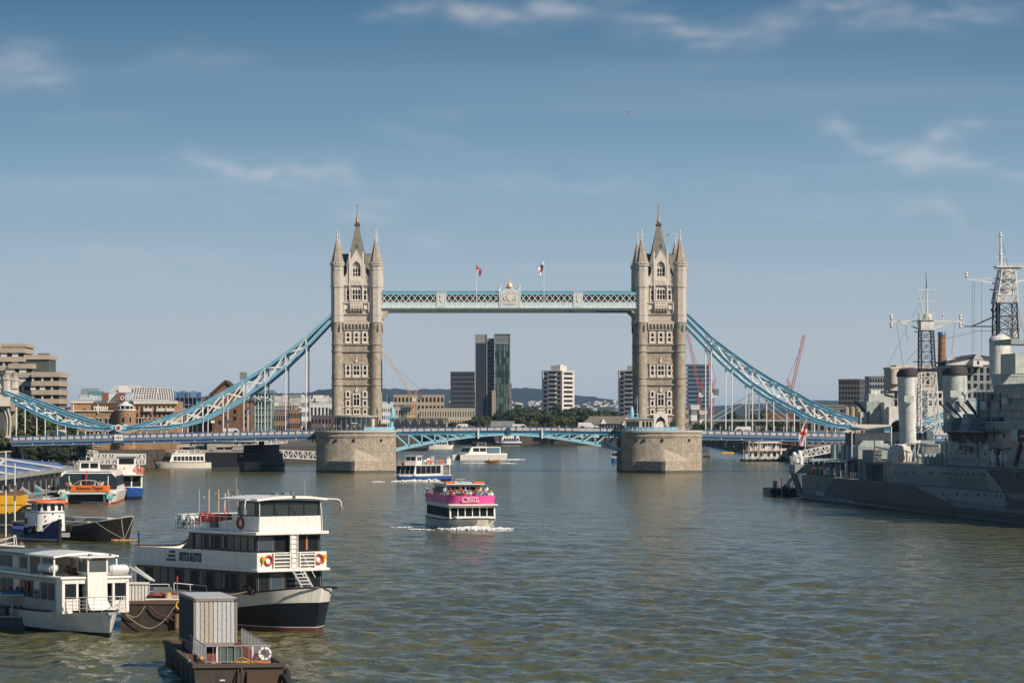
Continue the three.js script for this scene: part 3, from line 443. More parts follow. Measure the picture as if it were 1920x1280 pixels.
// bascules: two leaves meeting mid river
{
  const a = XL + 10.7, b = XR - 10.7, mid = (a + b) / 2, yf = x => lerp(10.6, 10.95, 1 - ((x - mid) / (b - mid)) ** 2);
  const low = x => { const t = Math.abs(x - mid) / (b - mid); return lerp(10.15, 6.05, t ** 1.75); };
  for (const s of [-1, 1]) {
    const g = thing('bascule_leaf', s < 0 ? 'light blue arched bascule leaf hinged at the pier with the glass pavilion' : 'light blue arched bascule leaf hinged at the pier with the arched door', 'bridge leaf', [0, 0, 0], 0, 'bascule leaves of the opening span');
    const e = s < 0 ? a : b, lo = s < 0 ? a : mid + .05, hi = s < 0 ? mid - .05 : b, zn = BZ + 9.2;
    parapet(g, lo, hi, yf, zn + .3, 16, 1.32, [C.pinkwhite, C.blueDeep], true);
    part('parapet_wall', bar([lo, yf(lo) + .65, BZ - 9.4], [hi, yf(hi) + .65, BZ - 9.4], .2, 1.3), C.blueDeep, g);
    part('roadway', [bar([lo, yf(lo) - .25, BZ], [hi, yf(hi) - .25, BZ], 18, .3)], C.asphalt, g);
    for (const z of [zn, BZ + 3.2, BZ - 3.2, BZ - 9.2]) {
      part('deck_girder', bar([lo, yf(lo) - .35, z], [hi, yf(hi) - .35, z], .4, .62), C.cyanDeep, g);
      const r = (w, h) => [...Array(25)].map((_, k) => { const x = lerp(lo, hi, k / 24), y = low(x), t = Math.abs(x - mid) / (b - mid), hh = h * (.45 + .55 * t); return [[x, y - hh / 2, z - w / 2], [x, y + hh / 2, z - w / 2], [x, y + hh / 2, z + w / 2], [x, y - hh / 2, z + w / 2]]; });
      part('arched_girder', loft(r(.42, 1.05), { crease: .3 }), C.cyan, g); 
      if (Math.abs(z - BZ) < 5) continue;
      for (let k = 0; k < 7; k++) {
        const t0 = 1 - k * .115, t1 = 1 - (k + 1) * .115, xa = mid + s * (b - mid) * t0, xb = mid + s * (b - mid) * t1;
        part('strut', bar([xb, low(xb), z], [xb, yf(xb) - .5, z], .34, .42), C.cyan, g); part('strut', bar([xa, yf(xa) - .5, z], [xb, low(xb), z], .3, .42), C.cyan, g);
      }
    }
    for (let k = 0; k < 6; k++) { const x = mid + s * (b - mid) * (1 - k * .16); part('cross_girder', box(x, yf(x) - .9, BZ, .4, .6, 18), C.cyanDeep, g); }
    part('marker_post', box(PX(s < 0 ? 897 : 1017, 891), 10.4, zn + .6, .42, 2.7, .3), C.white, g);
    if (s < 0) part('nose_lock', [box(mid, 11, zn + .5, 1.1, 1.9, .5), box(mid - .4, 10.1, zn + .6, .3, 1.2, .4)], C.blueDeep, g);
  }
}
// abutment gate tower at the left end
{
  const g = thing('abutment_tower', 'small stone gate tower where the chain reaches the bank', 'gate tower', [-121, 0, BZ]);
  part('wall', [box2(-6, 4.8, 2, 20.5, -9, -5.4), box2(-6, 4.8, 2, 20.5, 5.4, 9), box2(-6, 4.8, 16.5, 20.5, -5.4, 5.4), box2(-6, 4.8, -2, 8, -9, 9)], C.granite, g);
  part('arch_moulding', [tube([[4.9, 9, 9.2], [4.95, 15, 9.2], [3.8, 18, 9.2], [2.2, 19.4, 9.2]], .35, 16, 6), tube([[4.1, 9, 9.1], [4.15, 14.6, 9.1], [3.2, 17.2, 9.1], [2.2, 18.3, 9.1]], .25, 16, 6)], C.stone, g);
  part('blind_arch', box2(1.2, 3.6, 9.5, 17, 9, 9.06), C.lead, g);
  part('cornice', [box2(-6.4, 5.4, 20.3, 20.9, -9.5, 9.6), box2(-6.2, 5.1, 22.6, 23, -9.2, 9.3)], C.stone, g);
  part('attic', box2(-6, 4.8, 20.9, 22.6, -9, 9), C.dress, g);
  for (const x of [-5.4, 3.9]) for (const z of [-8.4, 8.6]) { const tu = part('turret', [oct(x, 20.8, z, 1.25, 4.4), oct(x, 21.5, z, 1.45, .4), oct(x, 25, z, 1.5, .4)], C.stone, g); part('turret_cap', [flat(cyl(x, 25.4, z, 1.3, 1.0, 8, .7)), oct(x, 26.4, z, .75, .7), cyl(x, 27, z, .3, .9, 6, .05), ball(x, 27.2, z, .35)], C.conestone, tu); }
  part('shoulder', [prism([[1.6, 23], [3, 23], [2.6, 25], [1.8, 26.2]], 7, 9)], C.dress, g);
  part('pedestal', [box2(2, 5.2, 17.8, 20.3, 8.9, 10.4), box2(2.2, 5, 9, 9.8, 8.9, 10.6)], C.dress, g);
}

// ================= people: one continuous figure each, drawn by marching cubes =================
const PEOPLE = (() => {
  const R = 58, mc = new MarchingCubes(R, new THREE.MeshBasicMaterial(), false, false, 30000); mc.isolation = 0;
  const S = .95, out = [];
  const cap = (p, a, b, ra, rb) => { const ab = [b[0] - a[0], b[1] - a[1], b[2] - a[2]], ap = [p[0] - a[0], p[1] - a[1], p[2] - a[2]], t = clamp((ab[0] * ap[0] + ab[1] * ap[1] + ab[2] * ap[2]) / (ab[0] ** 2 + ab[1] ** 2 + ab[2] ** 2 + 1e-9), 0, 1); return Math.hypot(ap[0] - ab[0] * t, ap[1] - ab[1] * t, ap[2] - ab[2] * t) - lerp(ra, rb, t); };
  const smin = (a, b, k) => { const h = clamp(.5 + .5 * (b - a) / k, 0, 1); return lerp(b, a, h) - k * h * (1 - h); };
  const poses = [
    { f: [[.1, .06, .06], [-.1, .06, -.02]], k: [[.1, .48, .03], [-.1, .48, .0]], e: [[.27, 1.12, .0], [-.27, 1.12, .0]], h: [[.28, .86, .08], [-.28, .86, .08]], sit: 0 },
    { f: [[.09, .06, .30], [-.09, .1, -.32]], k: [[.1, .5, .2], [-.1, .48, -.08]], e: [[.28, 1.14, -.12], [-.28, 1.14, .12]], h: [[.27, .92, .04], [-.27, .95, .28]], sit: 0 },
    { f: [[.1, .06, .06], [-.1, .06, .02]], k: [[.1, .48, .03], [-.1, .48, .03]], e: [[.3, 1.14, .1], [-.3, 1.14, .1]], h: [[.14, 1.2, .32], [-.14, 1.22, .32]], sit: 0 },
    { f: [[.11, .06, .42], [-.11, .06, .42]], k: [[.12, .48, .42], [-.12, .48, .42]], e: [[.28, .72, .06], [-.28, .72, .06]], h: [[.16, .6, .32], [-.16, .6, .32]], sit: .42 },
  ];
  for (const P of poses) {
    mc.reset(); const half = R / 2, dy = P.sit;
    for (let z = 0; z < R; z++) for (let y = 0; y < R; y++) for (let x = 0; x < R; x++) {
      const p = [(x - half) / half * S, (y - half) / half * S + .88, (z - half) / half * S];
      const hip = .92 - dy, sh = 1.42 - dy, hd = 1.64 - dy, q = [p[0], p[1], p[2] * 1.45];
      let d = cap(q, [0, hip + .06, 0], [0, sh - .14, 0], .155, .185);
      d = smin(d, cap(p, [-.15, sh - .05, 0], [.15, sh - .05, 0], .075, .075), .06);
      d = smin(d, cap(p, [0, sh, 0], [0, hd - .06, .01], .06, .058), .03);
      d = smin(d, cap([p[0], p[1], p[2] * .92], [0, hd - .03, .02], [0, hd + .04, 0], .085, .1), .03);
      d = smin(d, cap(p, [0, hd - .02, .1], [0, hd - .035, .125], .018, .02), .03);
      for (const s of [0, 1]) {
        const m = s ? -1 : 1;
        d = smin(d, cap(p, [m * .1, hip, 0], P.k[s], .095, .065), .05); d = smin(d, cap(p, P.k[s], P.f[s], .062, .045), .02);
        d = smin(d, cap(p, P.f[s], [P.f[s][0], .04, P.f[s][2] + .13], .05, .045), .03);
        d = smin(d, cap(p, [m * .19, sh - .05, 0], P.e[s], .06, .045), .03); d = smin(d, cap(p, P.e[s], P.h[s], .042, .034), .02);
        const hv = [P.h[s][0] - P.e[s][0], P.h[s][1] - P.e[s][1], P.h[s][2] - P.e[s][2]], l = Math.hypot(...hv); d = smin(d, cap(p, P.h[s], P.h[s].map((c, i) => c + hv[i] / l * .13), .036, .026), .02);
      }
      mc.field[z * R * R + y * R + x] = -d;
    }
    mc.update();
    const n = mc.count, pos = new Float32Array(n * 3), nor = new Float32Array(n * 3);
    for (let i = 0; i < n * 3; i += 3) { pos[i] = mc.positionArray[i] * S; pos[i + 1] = mc.positionArray[i + 1] * S + .88; pos[i + 2] = mc.positionArray[i + 2] * S; nor[i] = mc.normalArray[i]; nor[i + 1] = mc.normalArray[i + 1]; nor[i + 2] = mc.normalArray[i + 2]; }
    out.push({ pos, nor, P });
  }
  const mat = new THREE.MeshPhysicalMaterial({ vertexColors: true, roughness: .85 });
  const shirts = [[.75, .73, .7], [.03, .035, .05], [.06, .12, .3], [.45, .06, .05], [.55, .42, .3], [.12, .13, .14], [.3, .42, .5], [.7, .5, .45], [.18, .25, .14], [.68, .66, .6]], legs = [[.03, .04, .08], [.05, .05, .05], [.35, .28, .2], [.12, .16, .26]], hair = [[.02, .015, .01], [.1, .06, .03], [.28, .18, .08], [.03, .025, .02]], skin = [[.55, .34, .24], [.32, .19, .12], [.6, .4, .3], [.16, .09, .06]];
  const list = [];
  out.forEach(({ pos, nor, P }, pi) => { for (let v = 0; v < (pi === 3 ? 6 : 10); v++) {
    const c = new Float32Array(pos.length), sh = shirts[(v + pi * 3) % 10], lg = legs[(v + pi) % 4], hr = hair[(v * 3 + pi) % 4], sk = skin[(v * 7 + pi) % 4], dy = P.sit, sleeve = v % 3;
    for (let i = 0; i < pos.length; i += 3) { const x = Math.abs(pos[i]), y = pos[i + 1] + dy, z = pos[i + 2]; let k = sh; if (y > 1.5) k = (y > 1.7 || z < .0 && y > 1.56) ? hr : sk; else if (x > .215 && y < 1.36 - sleeve * .15) k = sk; else if (y < .95 && !(dy && x > .2)) k = pos[i + 1] < .09 ? [.05, .05, .05] : lg; else if (P.h[0][1] > 1.1 && z > .2) k = sk; c.set(k, i); }
    const g = new THREE.BufferGeometry(); g.setAttribute('position', new THREE.BufferAttribute(pos, 3)); g.setAttribute('normal', new THREE.BufferAttribute(nor, 3)); g.setAttribute('color', new THREE.BufferAttribute(c, 3)); g.setAttribute('uv', new THREE.BufferAttribute(new Float32Array(pos.length / 3 * 2), 2)); g.userData.done = true;
    list.push({ g, sit: pi === 3 });
  } });
  return { mat, stand: list.filter(l => !l.sit), sit: list.filter(l => l.sit) };
})();
function person(x, y, z, ry, label, group, sit) { const L = sit ? PEOPLE.sit : PEOPLE.stand, m = part(num('person'), L[Math.floor(rnd() * L.length)].g, PEOPLE.mat, scene); m.position.set(x, y, z); m.rotation.y = ry; const s = rr(.92, 1.06); m.scale.set(s, s, s); return tag(m, label, 'person', group); }

// ================= trees =================
const TREES = [];
{
  const bark = M(.09, .07, .05, .9, { map: STREAK, tile: 2 });
  const greens = [[.042, .062, .022], [.07, .092, .032], [.034, .05, .022], [.062, .078, .026]].map(c => { const m = M(...c, .9); m.color.setRGB(...c); return m; });
  for (let v = 0; v < 5; v++) {
    const g = new THREE.Group(), pos = [], nor = [], H0 = 10, R = [4.6, 5.2, 4, 5.6, 4.4][v], cy = [6.4, 6, 6.6, 5.6, 6][v], ry = [3.8, 3.9, 4.2, 4, 4.4][v];
    const limbs = [];
    for (let k = 0; k < 7; k++) { const a = k * 2.4 + v, e = rr(.5, 1.1); limbs.push([[0, 2.2 + k * .35, 0], [Math.cos(a) * R * .55 * e, cy + rr(-1, 2), Math.sin(a) * R * .55 * e]]); }
    part('trunk', [rod([0, -.5, 0], [.1, cy, 0], .34, .16, 8), ...limbs.map(([a, b]) => rod(a, b, .14, .04, 5))], bark, g);
    const clumps = []; for (let k = 0; k < 46; k++) { const a = rr(0, 6.28), u = rr(-.85, 1), q = Math.sqrt(1 - u * u) * rr(.55, 1.02); clumps.push([Math.cos(a) * q * R, cy + u * ry * rr(.8, 1.05), Math.sin(a) * q * R, rr(.9, 1.7)]); }
    for (const [x, y, z, r] of clumps) for (let k = 0; k < 58; k++) {
      const d = V(rnd() - .5, rnd() - .5, rnd() - .5).normalize(), q = r * Math.cbrt(rr(.15, 1)), c = V(x + d.x * q, y + d.y * q * .8, z + d.z * q), s = rr(.22, .48), t = V(rnd() - .5, rnd() - .5, rnd() - .5).normalize(), b = t.clone().cross(d).normalize().multiplyScalar(s), e = t.multiplyScalar(s);
      const P = [c.clone().add(b), c.clone().add(e), c.clone().sub(b).add(e.clone().multiplyScalar(-.6))], n = P[1].clone().sub(P[0]).cross(P[2].clone().sub(P[0])).normalize(); if (n.dot(d) < 0) n.negate(); n.lerp(d, .5).normalize();
      for (const p of P) { pos.push(p.x, p.y, p.z); nor.push(n.x, n.y, n.z); }
    }
    const geo = new THREE.BufferGeometry(); geo.setAttribute('position', new THREE.Float32BufferAttribute(pos, 3)); geo.setAttribute('normal', new THREE.Float32BufferAttribute(nor, 3));
    part('crown', geo, greens[v % 4], g); TREES.push(g);
  }
}
function tree(x, y, z, h, label, group, wide = 1) { const t = pick(TREES).clone(); t.name = num('tree'); t.position.set(x, y, z); const s = h / 10; t.scale.set(s * wide, s, s * wide); t.rotation.y = rr(0, 6.28); scene.add(t); return tag(t, label, 'tree', group); }

// ================= BANKS, HILLS, FAR BUILDINGS =================
{
  const P = (px, d) => [PX(px, d), -d];
  const ground = paint(.11, .105, .085, .95, 40), quay = M(.085, .075, .062, .9, { map: COARSE, tile: 8 });
  const left = [[-700, -880], [-117, -880], [-116, -935], P(150, 952), P(292, 968), P(400, 1010), P(600, 1120), P(700, 1500), P(742, 1850), P(1000, 1930), P(1168, 1930), P(1330, 1800), P(1400, 1400), P(1500, 1080), P(1560, 1000), P(1686, 900), [158, -860], [165, -600], [150, -300], [400, -250], [900, -1000], [9000, -9000], [9000, -26000], [-9000, -26000], [-900, -1200]];
  // the land beyond the bridge and on the right bank, one sheet out to the horizon, with a quay wall along the water
  const land = struct('ground', slab(left, 4.2, 4.6), ground);
  const wallPts = left.slice(0, 19), gs = [];
  for (let i = 0; i < wallPts.length - 1; i++) { const [a, b] = wallPts[i], [c, d] = wallPts[i + 1]; gs.push(bar([a, 1.6, b], [c, 1.6, d], 1.2, 7), bar([a, 5.2, b], [c, 5.2, d], .5, .5)); }
  struct('foreshore', slab([[-150, -905], [-112, -905], P(178, 938), P(178, 958), [-150, -960]], -.5, 1.5), ground);
  for (let k = 0; k < 12; k++) { const px = lerp(22, 172, (k + rr(.1, .9)) / 12), D = rr(922, 940); tree(PX(px, D), 1.2, -D, rr(4.6, 6.2), 'low dark tree on the foreshore under the left deck', 'trees on the foreshore', 1.3); }
  for (let k = 0; k < 8; k++) { const px = rr(40, 165), D = rr(912, 920); person(PX(px, D), 1.5, -D, rr(0, 6), 'person standing on the foreshore under the left deck', 'people on the foreshore'); }
  solo('embankment_wall', gs, quay, 'dark stone embankment wall along the river beyond the bridge', 'embankment');
  // hills: dark woods with dots of houses
  const hill = (pts, D, depth, label) => {
    const n = 170, rings = [], lo = pts[0][0], hi = pts[pts.length - 1][0];
    for (let k = 0; k <= n; k++) {
      const px = lerp(lo, hi, k / n); let i = 0; while (i < pts.length - 2 && px > pts[i + 1][0]) i++;
      const t = (px - pts[i][0]) / (pts[i + 1][0] - pts[i][0]), y = lerp(pts[i][1], pts[i + 1][1], t * t * (3 - 2 * t)), top = PY(y, D) + D / F * 2.6 * fbm(px / 7, D, 2, 4);
      const ring = []; for (let m = 0; m <= 14; m++) { const q = m / 14, r = Math.sin(q * Math.PI), dd = D + (q - .45) * depth * .6; ring.push([PX(px, D), Math.max(2, top * r ** .8 + (m > 0 && m < 14 ? 14 * D / 11000 * fbm(px / 4, q * 14, 5, 4) : 0)), -dd]); } rings.push(ring);
    }
    return struct('hill', loft(rings, { caps: false, closed: false, crease: 1.2 }), M(.012, .02, .016, .95, { map: GRIME, tile: 900 }));
  };
  hill([[100, 764], [300, 752], [420, 740], [500, 737], [560, 737], [615, 729], [660, 732], [740, 742], [900, 760]], 7200, 2600);
  hill([[500, 760], [600, 740], [700, 729], [735, 727], [780, 731], [830, 728], [880, 733], [950, 727], [985, 726], [1030, 732], [1080, 741], [1130, 746], [1175, 756], [1300, 764], [1420, 757], [1530, 750], [1700, 758], [1950, 766]], 11000, 4500);
  // suburb houses scattered over the hills: too many and too small to count
  const hs = []; for (let k = 0; k < 420; k++) { const far = k % 3 === 0, px = far ? rr(840, 1160) : rr(425, 618), D = far ? rr(9400, 10200) : rr(6000, 6900), y = far ? rr(752, 770) : rr(743, 772), w = far ? rr(5, 14) : rr(8, 24), h = far ? rr(3, 6) : rr(4, 9); hs.push(box(PX(px, D), PY(y, D), -D, w, h, 8, rr(-.5, .5))); }
  stuff('hill_houses', hs, M(.55, .5, .44, .9), 'pale houses dotted over the far wooded hills', 'houses');
}
// plain blocks with floors of windows
function block(name, label, x0, x1, yt, yb, D, o = {}) {
  const w = PX(x1, D) - PX(x0, D), h0 = Math.min(PY(yb, D), 4.5), H = PY(yt, D) - h0, g = thing(name, label, o.cat ?? 'building', [(PX(x0, D) + PX(x1, D)) / 2, h0, -D - (o.d ?? w) / 2], o.ry ?? 0, o.group), d = o.d ?? w, m = o.m ?? C.offwhite, n = o.floors ?? 8, fh = H / n, wm = o.wm ?? C.glassDark;
  part('wall', box(0, H / 2, 0, w, H, d), m, g);
  for (let f = 0; f < n; f++) {
    const y = fh * (f + .52), band = [], pr = o.proud ?? .08;
    const faces = [[w, d / 2 + pr / 2, 0, 0], [d, 0, -w / 2 - pr / 2, Math.PI / 2], [d, 0, w / 2 + pr / 2, Math.PI / 2]];
    faces.forEach(([L, z, x, r], fi) => { const k = fi ? (o.sideCols ?? o.cols ?? 6) : (o.cols ?? 6); if (o.ribbon) band.push(box(x, y, z, L * .95, fh * (o.wh ?? .5), pr, r)); else for (let c = 0; c < k; c++) { const u = (c + .5) / k * L - L / 2; band.push(box(x + (r ? 0 : u), y, z + (r ? u : 0), L / k * (o.ww ?? .6), fh * (o.wh ?? .5), pr, r)); } });
    const b = part('window_band', band, wm, g); b.userData.kind = 'stuff';
    if (o.slabs) part('floor_slab', box(0, fh * (f + 1), 0, w + o.slabs, fh * .14, d + o.slabs), o.sm ?? m, g);
    if (o.balcony) part('balcony', [box(0, fh * (f + .22), d / 2 + .5, w * o.balcony, fh * .34, 1)], o.sm ?? m, g);
  }
  part('roof_parapet', [box(0, H + .3, 0, w + .3, .7, d + .3)], o.rm ?? m, g);
  if (o.plant) part('roof_plant', [box(o.plant[0] * w, H + o.plant[2] / 2, 0, w * o.plant[1], o.plant[2], d * .5)], o.pm ?? C.grey, g);
  g.userData.H = H; return g;
}
{
  // --- left bank: terraced concrete hotel, floor bands with set back glazing
  const conc = M(.46, .375, .29, .9, { map: GRIME, tile: 9 }), D = 985, g = thing('hotel', 'stepped brown concrete hotel with bands of windows beside the gate tower', 'hotel', [0, 4.4, -D]), U = px => PX(px, D), Yy = y => PY(y, D) - 4.4;
  const vol = (x0, x1, yt, z0, depth, nm, lowest) => {
    const a = U(x0), b = U(x1); let y = yt, i = 0;
    const band = (q, r) => part('concrete_band', box2(a, b, Yy(r), Yy(q), z0 - depth, z0), conc, g);
    band(yt, yt + 9.2); part('core', box2(a + .5, b - .5, Yy(818), Yy(yt + 2), z0 - depth + .5, z0 - .9), C.midgrey, g);
    for (y = yt + 9.2; y < 800; y += 16.6) {
      band(y + 7.4, y + 16.6);
      const n = Math.max(2, Math.round((b - a) / 3.3)); for (let k = 0; k < n; k++) { const u = lerp(a, b, (k + .5) / n), w = (b - a) / n; const wi = part('window', box(u, (Yy(y) + Yy(y + 7.4)) / 2, z0 - .62, w * .84, 1.15, .1), C.glassDark, g); part('curtain', [box(u - w * .34, (Yy(y) + Yy(y + 7.4)) / 2, z0 - .54, w * (rnd() < .4 ? .55 : .2), 1.1, .05)], C.offwhite, wi); }
    }
  };
  vol(-40, 45, 652, 0, 24, 'a'); vol(18, 64, 682, 4, 22, 'b'); vol(64, 117, 698, 8, 24, 'c');
  part('plant_room', [box2(U(0), U(46), Yy(652), Yy(646), -20, -1)], conc, g); part('plant_room', box2(U(42), U(88), Yy(697), Yy(672), -22, -4), M(.09, .11, .1, .5, { map: STREAK, tile: 5 }), g); part('plant_cornice', [box2(U(40), U(90), Yy(673), Yy(665), -23, -3.4), box2(U(0), U(48), Yy(650), Yy(644), -21, -.5)], conc, g); part('plant_mast', box2(U(64), U(84), Yy(665), Yy(661), -12, -8), C.midgrey, g);
}
{
  // --- brown brick waterfront range
  const brick = M(.50, .315, .185, .92, { map: BRICK, tile: 9 }), D = 972, g = thing('brick_range', 'brown brick waterfront range with round corner tower and glass roofs', 'building', [0, 4.4, -D]), U = px => PX(px, D), Yy = y => PY(y, D) - 4.4;
  part('front_wall', box2(U(122), U(222), 0, Yy(771), -14, 0), brick, g); part('rear_wall', box2(U(126), U(268), 0, Yy(751), -30, -9), brick, g); part('side_wing', box2(U(250), U(331), 0, Yy(752), -24, -1.5), brick, g);
  part('coping', [box2(U(121), U(222), Yy(771), Yy(769), -14, .4)], C.dress, g); part('cornice', box2(U(126), U(268), Yy(755), Yy(751.5), -9, -8.6), C.dress, g); part('cornice', box2(U(249), U(332), Yy(757), Yy(751), -1.8, -1), C.dress, g);
  const rt = part('round_tower', cyl(U(235), 0, 0, 2.9, Yy(770), 24), brick, g); part('tower_coping', cyl(U(235), Yy(770), 0, 3.1, .5, 24), C.dress, rt);
  const ln = part('glass_lantern', flat(cyl(U(235), Yy(769), 0, 2.3, 1.3, 10)), C.glassDark, rt); part('lantern_frame', [...Array(10)].map((_, k) => { const a = k * .6283; return box(U(235) + 2.35 * Math.sin(a), Yy(769) + .65, 2.35 * Math.cos(a), .18, 1.3, .18, a); }).concat([cyl(U(235), Yy(769) + 1.25, 0, 2.45, .15, 10)]), C.white, ln); part('lantern_roof', [flat(cyl(U(235), Yy(769) + 1.4, 0, 2.5, 1.1, 10, .2))], C.pale, ln);
  const wins = [[168, 784, 799, 5], [184.5, 784, 799, 5], [202, 784, 799, 5], [168, 808, 814, 5], [184.5, 808, 814, 5], [202, 808, 814, 5], [168, 832, 835, 5], [202, 845, 850, 5], [184, 832, 835, 5], [140, 784, 799, 4], [150, 784, 799, 4], [258, 784, 794, 3], [264, 784, 794, 3], [258, 845, 850, 3], [265, 845, 850, 3]];
  for (const [x, a, b, w] of wins) { const z = x > 250 ? -1.5 : 0, wi = part('window', [box2(U(x - w), U(x + w), Yy(b), Yy(a), z, z + .06)], C.glassDark, g); part('window_frame', [box2(U(x - w) - .12, U(x + w) + .12, Yy(b) - .25, Yy(b), z, z + .22), box2(U(x) - .08, U(x) + .08, Yy(b), Yy(a), z, z + .12), box2(U(x - w) - .1, U(x + w) + .1, Yy(a), Yy(a) + .2, z, z + .15)], C.dress, wi); }
  for (const [x, a, b] of [[233, 783, 791], [245, 783, 791], [233, 844, 850], [245, 844, 850], [233, 828, 833], [245, 828, 833]]) part('window', box(U(x), (Yy(a) + Yy(b)) / 2, Math.sqrt(Math.max(.1, 8.5 - (U(x) - U(235)) ** 2)) - .05, .5, Yy(a) - Yy(b), .3), C.glassDark, rt);
  for (let k = 0; k < 9; k++) for (const y of [761, 775, 789]) { const x = 256 + k * 8.4, wi = part('window', box2(U(x - 1.6), U(x + 1.6), Yy(y + 8), Yy(y), -1.5, -1.44), C.glassDark, g); part('window_sill', box2(U(x - 2.2), U(x + 2.2), Yy(y + 9), Yy(y + 8), -1.5, -1.2), C.dress, wi); }
  for (const x of [276, 300, 318]) part('balcony', [box2(U(x - 8), U(x + 8), Yy(771), Yy(765), -1.5, -.6)], C.offwhite, g);
  // glazed roofs
  const gp = (x0, x1, y0, y1, z0, z1, tx, nx, ny, nm) => {                       // sloping glass with bars
    const P = (u, v) => [lerp(U(x0), U(x1), u) + (1 - v) * 0 + v * tx, lerp(Yy(y0), Yy(y1), v), lerp(z0, z1, v)], r = part(nm, quad(P(0, 0), P(1, 0), P(1, 1), P(0, 1)), M(.09, .075, .07, .12), g);
    const bars = []; for (let i = 0; i <= nx; i++) bars.push(bar(P(i / nx, 0), P(i / nx, 1), .22, .22)); for (let j = 0; j <= ny; j++) bars.push(bar(P(0, j / ny), P(1, j / ny), .2, .22)); part('glazing_bar', bars, C.offwhite, r);
  };
  gp(244, 288, 748, 726, -7, -13, 0, 9, 5, 'glass_roof'); gp(290, 322, 749, 727, -7, -13, -1, 7, 5, 'glass_roof'); gp(198, 244, 735, 722, -12, -16, 1.5, 14, 1, 'glass_roof');
  part('white_roof', prism([[U(214), Yy(735)], [U(240), Yy(735)], [U(231), Yy(723)], [U(216), Yy(723)]], -12, -11.7), C.white, g);
  part('gabled_roof', [prism([[U(140), Yy(740)], [U(176), Yy(740)], [U(172), Yy(727)], [U(143), Yy(727)]], -22, -14), prism([[U(138), Yy(744)], [U(160), Yy(744)], [U(150), Yy(729)]], -12, -10)], paint(.26, .31, .35, .6), g); part('copper_roof', box2(U(160), U(186), Yy(740), Yy(733), -14, -9.5), paint(.10, .28, .27, .6), g);
  part('stair_block', [box2(U(186), U(198), Yy(751), Yy(736), -12, -6), box2(U(214), U(228), Yy(751), Yy(736), -12, -6)], M(.2, .1, .06, .9), g); part('bay_window', box2(U(193), U(213), Yy(754), Yy(738), -10, -8), C.pale, g);
  for (const x of [174, 225]) part('oculus', torus(U(x), Yy(746), -5.9, .5, .14), C.white, g);
  for (const [a, b] of [[145, 168], [230, 262]]) part('roof_rail', [...Array(8)].map((_, k) => box(lerp(U(a), U(b), k / 7), Yy(744), -8.3, .15, 1.5, .15)).concat([box((U(a) + U(b)) / 2, Yy(740), -8.3, U(b) - U(a), .15, .15), box((U(a) + U(b)) / 2, Yy(744), -8.3, U(b) - U(a), .15, .15)]), C.white, g);
  part('pergola', [...Array(7)].map((_, k) => bar([U(175 + k * 4), Yy(762), -3], [U(176 + k * 4), Yy(771), .2], .25, .25)).concat([bar([U(173), Yy(762), -3], [U(200), Yy(765), -3], .25, .25)]), C.white, g);
  for (const x of [137, 183]) part('mast', rod([U(x), Yy(775), .3], [U(x), Yy(757), .3], .2, .15), C.white, g);
}
{
  // --- blue scaffold sheeting, gabled warehouse, green glass block
  const g = thing('sheeted_scaffold', 'bright blue sheeted scaffold beside the glass roofed brick range', 'scaffold', [0, 4.4, -1040]), U = px => PX(px, 1040), Y = y => PY(y, 1040) - 4.4, bl = paint(.04, .17, .42, .6), lb = paint(.12, .3, .5, .6);
  part('building', box2(U(316), U(392), 0, Y(746), -14, -2), M(.3, .2, .14, .9, { map: BRICK, tile: 9 }), g);
  for (let k = 0; k < 6; k++) for (let j = 0; j < 2; j++) part('sheet', [box(U(324 + k * 9.5), Y(739 + j * 13 + (k % 2) * 2), rr(-1, .2), 1.52, 2.1, .12)], (k * 3 + j) % 4 ? bl : lb, g);
  for (let k = 0; k < 8; k++) part('scaffold_pole', rod([U(321 + k * 8), 0, .6], [U(321 + k * 8), Y(732), .6], .09), C.steel, g);
  part('scaffold_board', [box2(U(318), U(384), Y(746), Y(745), -1, .7), box2(U(318), U(384), Y(760), Y(759), -1, .7)], C.timber, g);
  part('terrace', [box2(U(318), U(348), Y(770), Y(762), -2, 0)], paint(.5, .42, .3), g);
}
{
  const D = 1035, g = thing('gabled_warehouse', 'dark roofed brown warehouse with steep gable behind the suspension chain', 'warehouse', [0, 4.4, -D]), U = px => PX(px, D), Y = y => PY(y, D) - 4.4, br = M(.26, .14, .08, .9, { map: BRICK, tile: 9 });
  part('wall', prism([[U(398), 0], [U(470), 0], [U(470), Y(752)], [U(422), Y(719)], [U(398), Y(740)]], -16, 0), br, g);
  part('roof', [bar([U(392), Y(741), -8], [U(422), Y(714), -8], 17, .7), bar([U(422), Y(714), -8], [U(472), Y(752), -8], 17, .7)], M(.09, .06, .05, .85, { map: STREAK, tile: 3 }), g); part('chimney', box2(U(419), U(425), Y(718), Y(712), -8, -6), C.conestone, g);
  for (const [x, y] of [[459, 768], [459, 781], [459, 793], [440, 768], [440, 781], [425, 760], [412, 772], [425, 781], [412, 788]]) part('window', box2(U(x - 2.6), U(x + 2.6), Y(y + 7), Y(y), 0, .08), C.glassDark, g);
  part('blue_sign', [box2(U(424), U(431), Y(790), Y(784), 0, .2), box2(U(466), U(471), Y(774), Y(768), 0, .2)], paint(.05, .2, .4), g); part('white_sign', box2(U(395), U(402), Y(793), Y(788), 0, .2), C.white, g);
}
